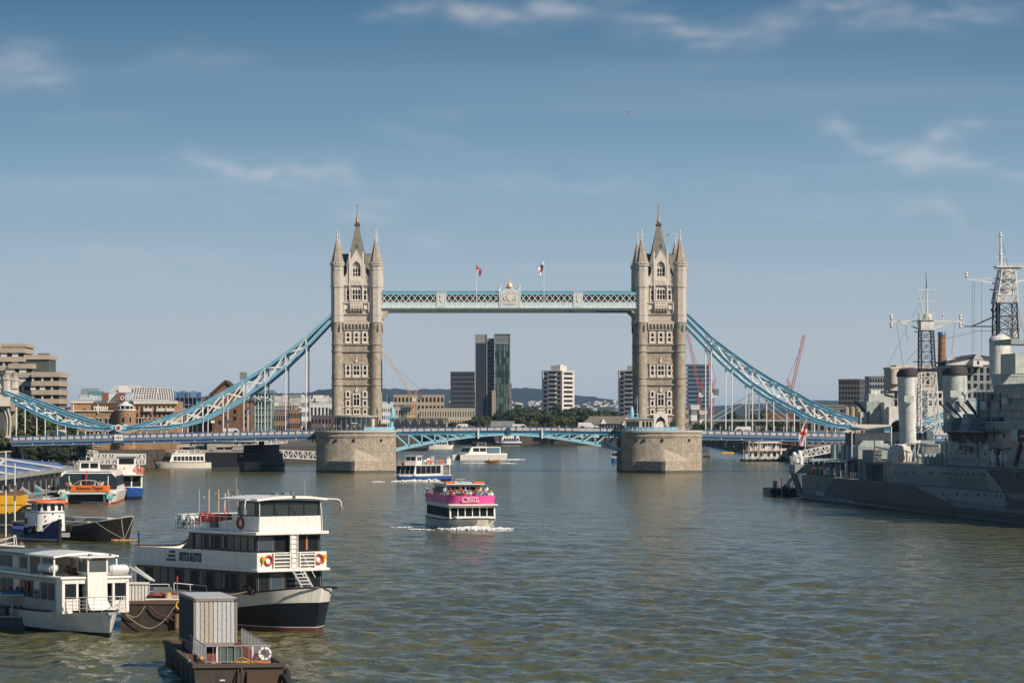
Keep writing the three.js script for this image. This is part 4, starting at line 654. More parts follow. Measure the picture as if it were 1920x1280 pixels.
{
  const D = 1060, g = thing('glass_block', 'pale green glass block with curved canopies and white columns', 'building', [0, 4.4, -D]), U = px => PX(px, D), Y = y => PY(y, D) - 4.4, gl = M(.10, .19, .17, .12), fr = paint(.5, .6, .56);
  part('glass_wall', box2(U(464), U(510), 0, Y(738), -14, 0), gl, g); part('roof', [box2(U(462), U(513), Y(738), Y(734), -15, 1), box2(U(478), U(512), Y(734), Y(731), -13, 0)], paint(.14, .24, .22), g);
  for (const y of [752, 765, 778, 790]) part('floor_edge', box2(U(464), U(510), Y(y + 1.5), Y(y), 0, .5), fr, g);
  for (let k = 0; k < 8; k++) part('column', rod([U(466 + k * 6), 0, .7], [U(466 + k * 6), Y(740), .7], .14), C.white, g);
  part('canopy', [tube([[U(464), Y(745), 2], [U(476), Y(744), 2], [U(488), Y(750), 2]], .3, 14, 6), tube([[U(486), Y(745), 1.6], [U(500), Y(746), 1.6], [U(511), Y(753), 1.6]], .3, 14, 6)], fr, g);
  const m = thing('roof_mast', 'grey box mast rising behind the warehouse roof', 'mast', [PX(456, 1100), 4.4, -1100]); part('tower', box(0, 8, 0, 2, 16, 2), C.midgrey, m); part('head', box(0, PY(704.5, 1100) - 4.4, 0, 2.3, 2.4, 2.3), paint(.2, .27, .25), m); part('antenna', [rod([-1, 17, 0], [-1, 25, 0], .05), rod([.6, 18, 0], [.6, 24, 0], .05)], C.steel, m);
}
// low roofs and houses between the left bank and the tower
[['low white office block above the left bank trees', 565, 576, 750, 790, 1750, C.white, 4], ['low brick terrace with pale top behind the left deck', 538, 560, 770, 792, 1500, M(.3, .17, .1, .9), 3], ['long pale roofed shed left of the stone tower', 574, 616, 757, 775, 2100, C.offwhite, 2], ['grey flat roofed shed beside the pale shed', 515, 540, 763, 790, 1600, C.grey, 3], ['dark low wharf building left of the tower', 583, 622, 781, 800, 1300, M(.12, .1, .09, .9), 3], ['brown terrace behind the hanger rods', 508, 535, 775, 800, 1350, M(.25, .17, .12, .9), 3], ['cream terrace block above the brown terrace', 522, 552, 755, 772, 2200, M(.5, .43, .35, .9), 3], ['pale green roofed hall right of the left tower', 712, 740, 755, 790, 2100, C.pale, 3], ['small white block beside the beige building site', 716, 738, 762, 792, 1950, C.white, 4]].forEach(([l, a, b, t, q, D, m, f]) => block('low_building', l, a, b, t, q, D, { m, floors: f, cols: 6, d: 14, ww: .5 }));

// --- middle distance
{
  const beige = paint(.45, .36, .245, .85), pale = paint(.52, .45, .35, .85);
  block('unfinished_block', 'beige flat block behind the orange crane', 738, 833, 742, 790, 1960, { m: beige, floors: 5, cols: 13, ww: .55, wh: .55, d: 24, proud: .1 });
  block('long_flats', 'long low beige flats beside the dark block', 786, 890, 768, 795, 1900, { m: pale, floors: 3, cols: 22, ww: .35, wh: .6, d: 12, plant: [.1, .8, 1.2], pm: C.midgrey });
  block('low_flats', 'low beige flats under the orange crane', 737, 779, 765, 790, 1885, { m: pale, floors: 3, cols: 9, ww: .4, d: 12, plant: [0, 1, 2], pm: C.midgrey });
  block('dark_block', 'dark grey slab block beside the tall green tower', 845, 890, 698, 775, 2300, { m: paint(.05, .052, .058, .7), floors: 13, cols: 11, ww: .62, wh: .52, d: 26, wm: M(.015, .018, .022, .1), slabs: .3, sm: paint(.11, .11, .115), rm: C.midgrey });
  block('red_sliver_block', 'narrow red brick block behind the green tower', 950, 959.5, 720, 775, 2150, { m: paint(.35, .12, .08, .8), floors: 12, cols: 2, d: 10 });
  // tall tower of two slabs round a recess
  const D = 2000, g = thing('glass_tower', 'tall dark and green glass tower rising above the trees', 'tower block', [0, 4, -D]), U = px => PX(px, D), Y = y => PY(y, D) - 4;
  part('dark_slab', box2(U(891.5), U(913), 0, Y(643), -24, 0), paint(.045, .055, .062, .4), g); part('dark_slab_crown', box2(U(891.5), U(913), Y(643), Y(626.5), -24, 0), paint(.24, .25, .245, .7), g);
  for (let k = 0; k < 7; k++) part('dark_fin', box(lerp(U(892.5), U(912), k / 6), Y(643) / 2, .25, .28, Y(643), .5), paint(.085, .095, .10, .5), g);
  part('core', box2(U(913), U(927), 0, Y(634), -22, -5), paint(.07, .10, .13, .25), g);
  for (let k = 0; k < 26; k++) { part('core_floor', box2(U(913.5), U(926.8), k / 26 * Y(634), k / 26 * Y(634) + .9, -5, -3.4), paint(.24, .29, .33, .5), g); if (k % 2) part('core_balcony', box2(U(914), U(919), k / 26 * Y(634) + .9, k / 26 * Y(634) + 2, -4.6, -3.6), paint(.25, .3, .34), g); }
  part('green_slab', box2(U(927), U(956.5), 0, Y(644), -24, 2), paint(.10, .15, .135, .3), g); part('green_slab_crown', box2(U(927), U(956.5), Y(644), Y(626), -24, 2), paint(.16, .17, .165, .7), g);
  part('crown_frame', [box2(U(926.6), U(928), 0, Y(625.5), 2, 2.5), box2(U(955.6), U(957), 0, Y(625.5), 2, 2.5), box2(U(927), U(957), Y(644.5), Y(643), 2, 2.5), box2(U(891), U(892), 0, Y(626), 0, .6), box2(U(912.4), U(913.6), 0, Y(626), 0, .6), box2(U(927), U(957), Y(627), Y(625.5), 2, 2.5)], paint(.32, .34, .34), g);
  const gs = [paint(.055, .10, .085, .3), paint(.11, .165, .14, .35), paint(.03, .05, .05, .25), paint(.15, .195, .165, .4)];
  for (let c = 0; c < 7; c++) for (let f = 0; f < 14; f++) part('green_panel', box(lerp(U(929.5), U(954.5), c / 6), (f + .5) / 14 * Y(646), 2.2, .92, Y(646) / 14 * .95, .3), gs[Math.floor(rnd() * 4)], g);
  part('low_block', box2(U(922), U(929.5), 0, Y(732), -3, 5), paint(.36, .29, .22), g);
  // two white point blocks with balconies
  for (const [x0, x1, lab] of [[1019.5, 1078, 'white point block with balconies standing alone above the trees'], [1164, 1221, 'white point block half hidden by the right bridge tower']]) {
    const Dd = 2200, s = Dd / F, w = thing('point_block', lab, 'tower block', [PX((x0 + x1) / 2, Dd), 4, -Dd - 10], -.62, 'white point blocks'), H = PY(696, Dd) - 4, cw = paint(.70, .63, .58, .8), L = 15.2;
    part('core', box(0, H / 2, 0, L, H, L), cw, w);
    for (let f = 0; f < 14; f++) {
      const y = (f + .5) / 14 * H, fh = H / 14;
      part('balcony', [box(0, y - fh * .22, L / 2 + .55, L * .42, fh * .42, 1.3)], C.dress, w); part('balcony', [box(-L / 2 - .55, y - fh * .22, 0, 1.3, fh * .42, L * .42)], C.dress, w);
      const wn = part('window_band', [box(-L * .36, y, L / 2 + .05, L * .16, fh * .5, .1), box(L * .36, y, L / 2 + .05, L * .16, fh * .5, .1), box(0, y + fh * .22, L / 2 + .04, L * .4, fh * .45, .08), box(-L / 2 - .05, y, -L * .36, .1, fh * .5, L * .16), box(-L / 2 - .05, y, L * .36, .1, fh * .5, L * .16), box(-L / 2 - .04, y + fh * .22, 0, .08, fh * .45, L * .4), box(L / 2 + .04, y, 0, .08, fh * .5, L * .7)], C.glassDark, w); wn.userData.kind = 'stuff';
    }
    part('corner_fin', [box(L / 2, H / 2, L / 2, 1.2, H + 1, 1.2), box(-L / 2, H / 2, L / 2, 1.2, H + 1, 1.2), box(-L / 2, H / 2, -L / 2, 1.2, H + 1, 1.2)], cw, w);
    part('penthouse', [box(0, H + 1.9, 0, L * .5, 3.8, L * .5), box(0, H + .3, 0, L + .6, .6, L + .6)], cw, w); part('roof_tank', box(1, H + 4.2, 0, 3, 1, 3), C.offwhite, w);
  }
  // sheds with saw-tooth fronts
  const sh = thing('sawtooth_shed', 'dark riverside shed with a row of pointed gables', 'shed', [0, 4.4, -1860]), X = px => PX(px, 1860), Q = y => PY(y, 1860) - 4.4;
  part('front_wall', box2(X(736), X(836), 0, Q(797), -12, 0), paint(.035, .04, .055, .8), sh);
  for (let k = 0; k < 6; k++) { const a = 738 + k * 16.2; part('gable', prism([[X(a), Q(797)], [X(a + 15.6), Q(797)], [X(a + 7.8), Q(784)]], -11, .2), paint(.03, .034, .045, .8), sh); part('roof_slope', [bar([X(a), Q(797), -6], [X(a + 7.8), Q(784), -6], 12, .4), bar([X(a + 7.8), Q(784), -6], [X(a + 15.6), Q(797), -6], 12, .4)], paint(.17, .155, .13, .9), sh); }
  part('rear_roof', box2(X(736), X(840), Q(790), Q(783), -22, -12), paint(.16, .14, .12, .9), sh);
  // hall with tiled roof on the far bank
  const bn = thing('tiled_hall', 'white walled hall with grey tiled roof near the right pier', 'hall', [0, 4.4, -1835]), B = px => PX(px, 1835), Z = y => PY(y, 1835) - 4.4;
  part('wall', box2(B(1095), B(1182), 0, Z(794), -14, 0), C.offwhite, bn); part('roof', loft([[[B(1092), Z(794), 1], [B(1184), Z(794), 1], [B(1184), Z(794), -15], [B(1092), Z(794), -15]], [[B(1108), Z(780), -7], [B(1176), Z(780), -7], [B(1176), Z(780), -7.6], [B(1108), Z(780), -7.6]]], { crease: .2 }), M(.20, .17, .13, .9, { map: STREAK, tile: 6 }), bn);
  part('dormer', prism([[B(1126), Z(794)], [B(1137), Z(794)], [B(1131.5), Z(784)]], -4, 1.2), C.white, bn); part('white_gable', prism([[B(1166), Z(797)], [B(1178), Z(797)], [B(1178), Z(785)], [B(1174), Z(782)]], .8, 1.6), C.white, bn); part('annex', box2(B(1083), B(1108), 0, Z(792), 2, 9), C.white, bn); part('dark_glazing', [...Array(9)].map((_, k) => box2(B(1124 + k * 5.5), B(1128 + k * 5.5), .5, Z(796), 0, .2)), C.glassDark, bn);
}
// cranes
function luffer(px, yb, D, mastTop, tip, tail, mat, label) {
  const U = (x, y, z = 0) => [PX(x, D) - PX(px, D), PY(y, D) - 4, z], g = thing('tower_crane', label, 'crane', [PX(px, D), 4, -D], 0, 'tower cranes'), s = D / F;
  const lattice = (a, b, w, n, nm) => { a = A(a); b = A(b); const dir = b.clone().sub(a), up = V(0, 0, 1), sd = dir.clone().normalize().cross(up).normalize().multiplyScalar(w / 2), gs = []; const c = [[1, 1], [1, -1], [-1, -1], [-1, 1]].map(([i, j]) => t => a.clone().lerp(b, t).addScaledVector(sd, i).add(V(0, 0, j * w / 2))); c.forEach(f => gs.push(bar(f(0), f(1), w * .17))); for (let k = 0; k < n; k++) { gs.push(bar(c[0](k / n), c[3](k / n), w * .1), bar(c[k % 2 ? 0 : 3](k / n), c[k % 2 ? 3 : 0]((k + 1) / n), w * .11), bar(c[k % 2 ? 1 : 2](k / n), c[k % 2 ? 2 : 1]((k + 1) / n), w * .11)); } return part(nm, gs, mat, g); };
  lattice(U(px, yb), U(...mastTop), 1.6, 9, 'mast'); lattice(U(...mastTop), U(...tip), 1.0, 18, 'jib'); lattice(U(...mastTop), U(...tail), .9, 5, 'back_mast');
  part('cab', box(...U(mastTop[0] + 1.5, mastTop[1] + 3), 2, 2.2, 2), C.offwhite, g); part('counterweight', box(U(...tail)[0] + (tail[0] - mastTop[0]) * s * .2, U(...mastTop)[1] + .8, 0, 2.4, 3, 2.2), mat === C.red ? C.offwhite : C.midgrey, g); part('pendant', [bar(U(...tail), U(lerp(mastTop[0], tip[0], .75), lerp(mastTop[1], tip[1], .75)), .16)], C.midgrey, g); part('hook_rope', [bar(U(...tip), U(tip[0], tip[1] + 40), .07)], C.midgrey, g);
}
const craneOrange = paint(.75, .32, .06, .5), craneRed = paint(.50, .13, .11, .5);
luffer(774, 792, 1880, [775, 746], [721, 663], [785, 727], craneOrange, 'orange luffing crane over the beige building site');
luffer(1309, 800, 1560, [1313, 737], [1288, 615], [1319, 709], craneRed, 'red luffing crane before the blue glass office');
luffer(1335, 800, 1600, [1336, 738], [1325, 626], [1342, 708], craneRed, 'red luffing crane behind the hanger rods');
luffer(1484, 800, 1450, [1485, 732], [1508, 628], [1477, 711], craneRed, 'red luffing crane standing alone above the suspension chain');
// --- right bank
block('glass_office', 'blue banded glass office behind the red cranes', 1290, 1330, 685, 800, 1700, { m: paint(.14, .2, .27, .3), floors: 17, ribbon: true, wh: .55, d: 12, wm: M(.02, .04, .065, .08), rm: C.midgrey });
block('dark_flats', 'dark flats with one sunlit end above the right bank trees', 1584, 1624, 713, 800, 1500, { m: paint(.11, .105, .1, .8), floors: 12, cols: 7, ww: .55, d: 18, wm: C.glassDark, ry: -.3 });
block('grey_office', 'pale grey office with rows of square windows', 1631, 1676, 708, 800, 1350, { m: paint(.32, .35, .38, .7), floors: 11, cols: 9, ww: .66, wh: .62, d: 14, rm: C.midgrey });
[['long brick red roofed wharf under the chain', 1434, 1498, 778, 800, 1180, M(.20, .085, .05, .9), 2], ['dull brick wharf beside the red roofed one', 1405, 1440, 788, 800, 1170, M(.19, .10, .06, .9), 1], ['grey shed at the end of the right deck', 1500, 1585, 762, 800, 1150, paint(.2, .19, .17, .9), 3], ['small white house left of the pylon frame', 1296, 1312, 762, 800, 1500, C.white, 3], ['cream house below the glass office', 1312, 1326, 772, 800, 1450, C.dress, 3], ['beige terrace behind the right tower', 1270, 1296, 771, 800, 1600, M(.4, .36, .3, .9), 3]].forEach(([l, a, b, t, q, D, m, f]) => block('low_building', l, a, b, t, q, D, { m, floors: f, cols: 7, d: 12, ww: .5 }));
for (let k = 0; k < 4; k++) { const D = 1090, h = PY(765, D) - 4.4, t = thing('silo', ['first', 'second', 'third', 'fourth'][k] + ' beige silo counted from the pylon frame', 'silo', [PX(1588 + k * 11, D), 4.4, -D], 0, 'beige silos by the deck'); part('drum', cyl(0, 0, 0, .85, h, 16), paint(.42, .33, .22, .8), t); part('cap', cyl(0, h, 0, .92, .4, 16, .5), paint(.4, .36, .3), t); }
{
  // pale steel pylon frame with stays
  const D = 1020, g = thing('pylon_frame', 'pale steel pylon frame with long stays behind the right deck', 'footbridge', [PX(1414, D), 0, -D]), U = x => PX(x, D) - PX(1414, D), Y = y => PY(y, D), m = paint(.33, .36, .37);
  for (const x of [1405, 1424]) part('pylon_leg', bar([U(x), 2, 0], [U(x), Y(738), 0], .45, .45), m, g);
  for (const y of [739, 752, 768]) part('pylon_beam', bar([U(1405), Y(y), 0], [U(1424), Y(y), 0], .3, .35), m, g); for (const [y, q] of [[739, 752], [752, 768]]) part('pylon_brace', bar([U(1405), Y(y), 0], [U(1424), Y(q), 0], .2), m, g);
  for (const [a, b, c, d] of [[1405, 741, 1330, 786], [1405, 752, 1342, 787], [1424, 741, 1482, 786], [1424, 752, 1470, 787]]) part('stay', bar([U(a), Y(b), 0], [U(c), Y(d), 0], .25, .3), m, g);
  part('walk_deck', box2(U(1326), U(1500), Y(790), Y(786), -1.4, 1.4), m, g); for (let k = 0; k < 10; k++) { part('deck_leg', box(U(1334 + k * 17), (Y(788) + Y(815)) / 2, 0, .35, Y(788) - Y(815), .35), m, g); if (k < 9) part('deck_brace', bar([U(1334 + k * 17), Y(802), 0], [U(1351 + k * 17), Y(789), 0], .2), m, g); }
}
{
  const D = 1000, U = px => PX(px, D), Y = y => PY(y, D) - 4.5;
  const c = thing('cream_block', 'cream classical block behind the warship funnels', 'building', [0, 4.5, -D]), cr = M(.58, .5, .41, .9, { map: GRIME, tile: 5 });
  part('wall', box2(U(1672), U(1760), 0, Y(690), -16, 0), cr, c); part('attic', box2(U(1682), U(1757), Y(690), Y(684), -14, -1), cr, c); part('cornice', [box2(U(1670), U(1761), Y(691), Y(688), -17, .8), box2(U(1670), U(1761), Y(732), Y(729), 0, .7)], C.dress, c); part('corner_turret', cyl(U(1676), Y(720), .5, 1.6, Y(692) - Y(720), 14), cr, c);
  for (let k = 0; k < 8; k++) for (const y of [697, 712, 738, 752]) { const wi = part('window', box(U(1681 + k * 10), Y(y + 4), .04, .8, 1.7, .08), C.glassDark, c); part('window_sill', box(U(1681 + k * 10), Y(y + 4) - .95, .15, 1.1, .16, .3), C.dress, wi); }
  const ch = thing('brick_chimney', 'brown banded chimney with blue cap behind the warship', 'chimney', [PX(1767, 985), 4.5, -985]), q = y => PY(y, 985) - 4.5;
  part('base', [box(0, q(720) / 2, 0, 2.6, q(720), 2.6), box(0, (q(686) + q(720)) / 2, 0, 2, q(686) - q(720), 2)], C.conestone, ch); part('shaft', cyl(0, q(686), 0, 1.22, q(627) - q(686), 18, 1.1), M(.34, .17, .08, .85, { map: STREAK, tile: 3 }), ch); for (const y of [632, 644, 656, 668, 680]) part('band', cyl(0, q(y), 0, 1.24, .16, 18), M(.2, .1, .05, .9), ch); part('cap', cyl(0, q(628), 0, 1.35, .9, 18, 1.1), paint(.07, .15, .33), ch);
  const dk = thing('dark_roof_hall', 'white hall with low dark gable roof and dormer turret', 'building', [0, 4.5, -965]), X = px => PX(px, 965), T = y => PY(y, 965) - 4.5;
  part('wall', box2(X(1776), X(1880), 0, T(684), -20, 0), paint(.3, .31, .31, .8), dk); part('white_band', box2(X(1776), X(1858), T(684), T(672), -1, .4), C.offwhite, dk); part('roof', [prism([[X(1774), T(677)], [X(1826), T(664)], [X(1884), T(672)], [X(1884), T(676)], [X(1826), T(669)], [X(1774), T(680)]], -20, 1)], M(.05, .05, .055, .85), dk);
  const tr = part('dormer_turret', box2(X(1823), X(1841), T(687), T(674), .4, 3), C.white, dk); part('turret_roof', flat(cyl((X(1823) + X(1841)) / 2, T(674), 1.7, 2.1, 1.6, 4, .6, Math.PI / 4)), C.steel, tr); part('turret_window', box((X(1823) + X(1841)) / 2, T(680), 3.02, .6, 1, .06), C.glassDark, tr);
  for (let k = 0; k < 8; k++) for (const y of [690, 704, 720, 736]) part('window', box(X(1782 + k * 12), T(y + 4), .05, .9, 1.6, .1), C.glassDark, dk);
  const wh = thing('white_terrace', 'white terrace with small windows between funnel and lattice mast', 'building', [0, 4.5, -955]); part('wall', box2(PX(1740, 955), PX(1776, 955), 0, PY(733, 955) - 4.5, -12, 0), C.offwhite, wh); for (let k = 0; k < 4; k++) for (const y of [741, 755]) part('window', box(PX(1746 + k * 9, 955), PY(y, 955) - 4.5, .05, .8, 1.3, .1), C.glassDark, wh);
}
// --- trees
for (let k = 0; k < 30; k++) { const px = lerp(842, 1168, (k + rr(.2, .8)) / 30), D = rr(1845, 1905); tree(PX(px, D), 4.4, -D, lerp(8, 14.5, sm(850, 960, px)) * rr(.8, 1.12) * (px > 1085 ? .75 : 1), 'dark green tree in the long row on the far bank', 'trees lining the far bank', 1.1); }
for (let k = 0; k < 16; k++) { const px = rr(960, 1165), D = rr(1920, 2060); tree(PX(px, D), 4.4, -D, rr(12, 16.5), 'taller green tree behind the far bank row', 'taller trees behind the far bank', 1.1); }
for (let k = 0; k < 15; k++) { const px = lerp(1306, 1490, (k + rr(.1, .9)) / 15), D = rr(1040, 1320); tree(PX(px, D), 4.4, -D, rr(7.5, 12) * (px > 1360 && px < 1440 ? 1.15 : .8), 'leafy tree behind the pylon frame on the right bank', 'trees on the right bank'); }
for (const [px, h] of [[1532, 14], [1546, 13], [1612, 12], [1628, 11], [1640, 14], [1560, 12]]) tree(PX(px, 1250), 4.4, -1250, h, 'tree beside the dark flats on the right bank', 'trees by the dark flats');
for (const [px, h, D] of [[588, 9, 1500], [599, 10, 1510], [611, 9, 1490], [577, 7, 1520]]) tree(PX(px, D), 4.4, -D, h, 'rounded tree just left of the stone tower', 'trees left of the stone tower');
for (const [px, h, D] of [[28, 14, 948], [44, 16, 950], [58, 13, 946], [72, 9, 948], [95, 8, 950], [112, 9, 951], [128, 7.5, 952], [142, 7, 953], [16, 13, 946], [84, 7, 947], [104, 7.2, 949]]) tree(PX(px, D), 4.4, -D, h, 'dark tree below the concrete hotel behind the left deck', 'trees below the hotel', 1.15);

// ================= BOATS =================
const rad = a => a * Math.PI / 180;
const onWater = (px, py) => { const d = DW(py); return [PX(px, d), 0, -d]; };
// outline of a hull at height fraction v (0 under water, 1 at the deck); bow at +x
function hullForm(o) {
  const { L, B, deck = 1.5, bow = .5, stern = .1, draft = .7, rake = 1, full = .55, sternW = .8, p = 2.2, flare = .72, tumble = .96, n = 26 } = o;
  const half = s => B / 2 * lerp(sternW, 1, sm(0, .22, s)) * (s > full ? 1 - ((s - full) / (1 - full)) ** p : 1);
  const yd = s => deck + bow * Math.max(0, (s - .45) / .55) ** 2 + stern * Math.max(0, (.3 - s) / .3) ** 2;
  const pt = (s, v, side) => [-L / 2 + L * s - rake * (1 - v) * s ** 6, lerp(-draft, yd(s), v), side * half(s) * lerp(lerp(tumble, flare, s ** 2), 1, v ** .8)];
  const loop = v => { const a = []; for (let k = 0; k <= n; k++) a.push(pt(k / n, typeof v === 'function' ? v(k / n) : v, 1)); for (let k = n - 1; k >= 0; k--) a.push(pt(k / n, typeof v === 'function' ? v(k / n) : v, -1)); return a; };
  const vAt = y => s => clamp(((typeof y === 'function' ? y(s) : y) + draft) / (yd(s) + draft), 0, 1);
  return { loop, vAt, pt, yd, half, o };
}
function hull(parent, o, bands) {                                // bands: [from height, to height or 'deck', material, name, out]
  const h = hullForm(o);
  for (const [y0, y1, m, name, out = 0] of bands) {
    const f0 = h.vAt(y0), f1 = y1 === 'deck' ? () => 1 : h.vAt(y1), rings = [];
    for (let k = 0; k <= 4; k++) { let r = h.loop(s => lerp(f0(s), f1(s), k / 4)); if (out) r = r.map(([x, y, z]) => [x, y, z + Math.sign(z) * out]); rings.push(r); }
    part(name ?? 'hull', loft(rings, { caps: false, crease: .5 }), m, parent);
  }
  const top = h.loop(1), dk = o.deckDrop ?? .12; part('deck', loft([top.map(([x, y, z]) => [x * .985, y - dk, z * .985]), top.map(([x, y, z]) => [x * .98, y - dk + .02, z * .98])], { crease: .3 }), o.deckMat ?? C.grey, parent);
  if (o.rub) part('rubbing_strake', loft([h.loop(s => 1 - o.rub / (h.yd(s) + h.o.draft)).map(([x, y, z]) => [x + (x > 0 ? .05 : -.05), y, z * 1.02]), h.loop(1).map(([x, y, z]) => [x + (x > 0 ? .05 : -.05), y + .03, z * 1.025])], { caps: false, crease: .5 }), o.rubMat ?? C.black, parent);
  return h;
}
// rails: posts and wires along a line of points
function rails(parent, pts, h, o = {}) {
  const gs = [], r = o.r ?? .025, rows = o.rows ?? 3; const P = pts.map(A);
  for (let i = 0; i < P.length - 1; i++) { const n = Math.max(1, Math.round(P[i].distanceTo(P[i + 1]) / (o.step ?? 1.2))); for (let k = 0; k <= n; k++) { const q = P[i].clone().lerp(P[i + 1], k / n); gs.push(rod(q, q.clone().setY(q.y + h), r, r, 5)); } for (let k = 1; k <= rows; k++) gs.push(rod(P[i].clone().setY(P[i].y + h * k / rows), P[i + 1].clone().setY(P[i + 1].y + h * k / rows), k === rows ? r * 1.3 : r * .8, undefined, 5)); }
  return part(o.name ?? 'railing', gs, o.m ?? C.white, parent);
}
// a deckhouse: walls with a raked front, and windows as panes in frames
function house(parent, x0, x1, w, y0, y1, m, o = {}) {
  const rk = o.rake ?? 0, ar = o.aft ?? 0, tb = o.tumble ?? 0, r = [[[x0, y0, -w / 2], [x1, y0, -w / 2], [x1, y0, w / 2], [x0, y0, w / 2]], [[x0 + ar, y1, -w / 2 + tb], [x1 - rk, y1, -w / 2 + tb], [x1 - rk, y1, w / 2 - tb], [x0 + ar, y1, w / 2 - tb]]];
  const b = part(o.name ?? 'cabin', loft(r, { crease: .1 }), m, parent);
  const wm = o.glass ?? C.glassDark, ya = lerp(y0, y1, o.wy ?? .3), yb = lerp(y0, y1, o.wt ?? .82), xr = y => x1 - rk * (y - y0) / (y1 - y0), zr = y => w / 2 - tb * (y - y0) / (y1 - y0);
  if (o.n) for (const s of [1, -1]) for (let k = 0; k < o.n; k++) { const a = lerp(o.xa ?? x0 + .3, o.xb ?? x1 - .3 - rk, k / o.n), c = lerp(o.xa ?? x0 + .3, o.xb ?? x1 - .3 - rk, (k + 1) / o.n), g = (c - a) * (o.gap ?? .1); const pn = part('window', [loft([[[a + g, ya, s * (zr(ya) - .02)], [c - g, ya, s * (zr(ya) - .02)], [c - g, ya, s * (zr(ya) + .03)], [a + g, ya, s * (zr(ya) + .03)]], [[a + g, yb, s * (zr(yb) - .02)], [c - g, yb, s * (zr(yb) - .02)], [c - g, yb, s * (zr(yb) + .03)], [a + g, yb, s * (zr(yb) + .03)]]], { crease: .1 })], wm, b); }
  if (o.nf) for (let k = 0; k < o.nf; k++) { const za = lerp(-w / 2 + .15 + tb, w / 2 - .15 - tb, k / o.nf), zb = lerp(-w / 2 + .15 + tb, w / 2 - .15 - tb, (k + 1) / o.nf), g = (zb - za) * .07; part('window', loft([[[xr(ya) - .02, ya, za + g], [xr(ya) + .03, ya, za + g], [xr(ya) + .03, ya, zb - g], [xr(ya) - .02, ya, zb - g]], [[xr(yb) - .02, yb, za + g], [xr(yb) + .03, yb, za + g], [xr(yb) + .03, yb, zb - g], [xr(yb) - .02, yb, zb - g]]], { crease: .1 }), wm, b); }
  if (o.roof) part('roof', [rbox((x0 + ar + x1 - rk) / 2 + (o.rx ?? 0), y1 + o.roof / 2, 0, x1 - rk - x0 - ar + (o.over ?? .4), o.roof, w - 2 * tb + (o.over ?? .4), o.roof * .3)], o.rm ?? m, parent);
  return b;
}
function lifebuoy(parent, x, y, z, ry, R = .36, m = C.orange) { const b = part('lifebuoy', torus(x, y, z, R, R * .24, ry), m, parent); return b; }
// white water: lumps of foam, uncountable
const FOAM = M(.66, .655, .63, .95), foamGeo = (() => { const g = new THREE.IcosahedronGeometry(1, 2), p = g.attributes.position; for (let i = 0; i < p.count; i++) { const v = V().fromBufferAttribute(p, i), k = 1 + .45 * fbm(v.x * 1.7, v.y * 1.7, v.z * 1.7, 3); p.setXYZ(i, v.x * k, v.y * k, v.z * k); } g.computeVertexNormals(); return done(g); })();
function foam(list, label) {                                     // list: [x, z, length, width, height, count, heading]
  list.forEach(l => l[5] = Math.round(l[5] * 2.6)); let n = 0; list.forEach(l => n += l[5]); const im = new THREE.InstancedMesh(foamGeo, FOAM, n), q = new THREE.Object3D(); let i = 0;
  for (const [x, z, L, W, Hh, c, a] of list) for (let k = 0; k < c; k++) { const u = rr(-.5, .5), v = (rnd() + rnd() - 1) * .5, s = rr(.35, 1) * (1 - Math.abs(u)); const lx = u * L, lz = v * W; q.position.set(x + lx * Math.cos(a) + lz * Math.sin(a), rr(-.1, .5) * Hh * s, z - lx * Math.sin(a) + lz * Math.cos(a)); q.rotation.set(0, a + rr(-.3, .3), 0); q.scale.set(rr(.4, 1.3) * s * (W * .1 + .12), (Hh * s * .3 + .04) * rr(.5, 1.2), rr(.4, 1) * s * (W * .1 + .1)); q.updateMatrix(); im.setMatrixAt(i++, q.matrix); }
  im.name = num('wake_foam'); im.castShadow = im.receiveShadow = true; im.userData = { kind: 'stuff', label, category: 'foam' }; scene.add(im);
}
const glassSky = M(.012, .015, .018, .42, { spec: .35 }), deckGrey = paint(.26, .26, .26, .8), navy = paint(.012, .02, .06, .35), creamHull = paint(.70, .66, .58, .45), boatWhite = M(.85, .83, .80, .35, { map: WEAR, tile: 5 });

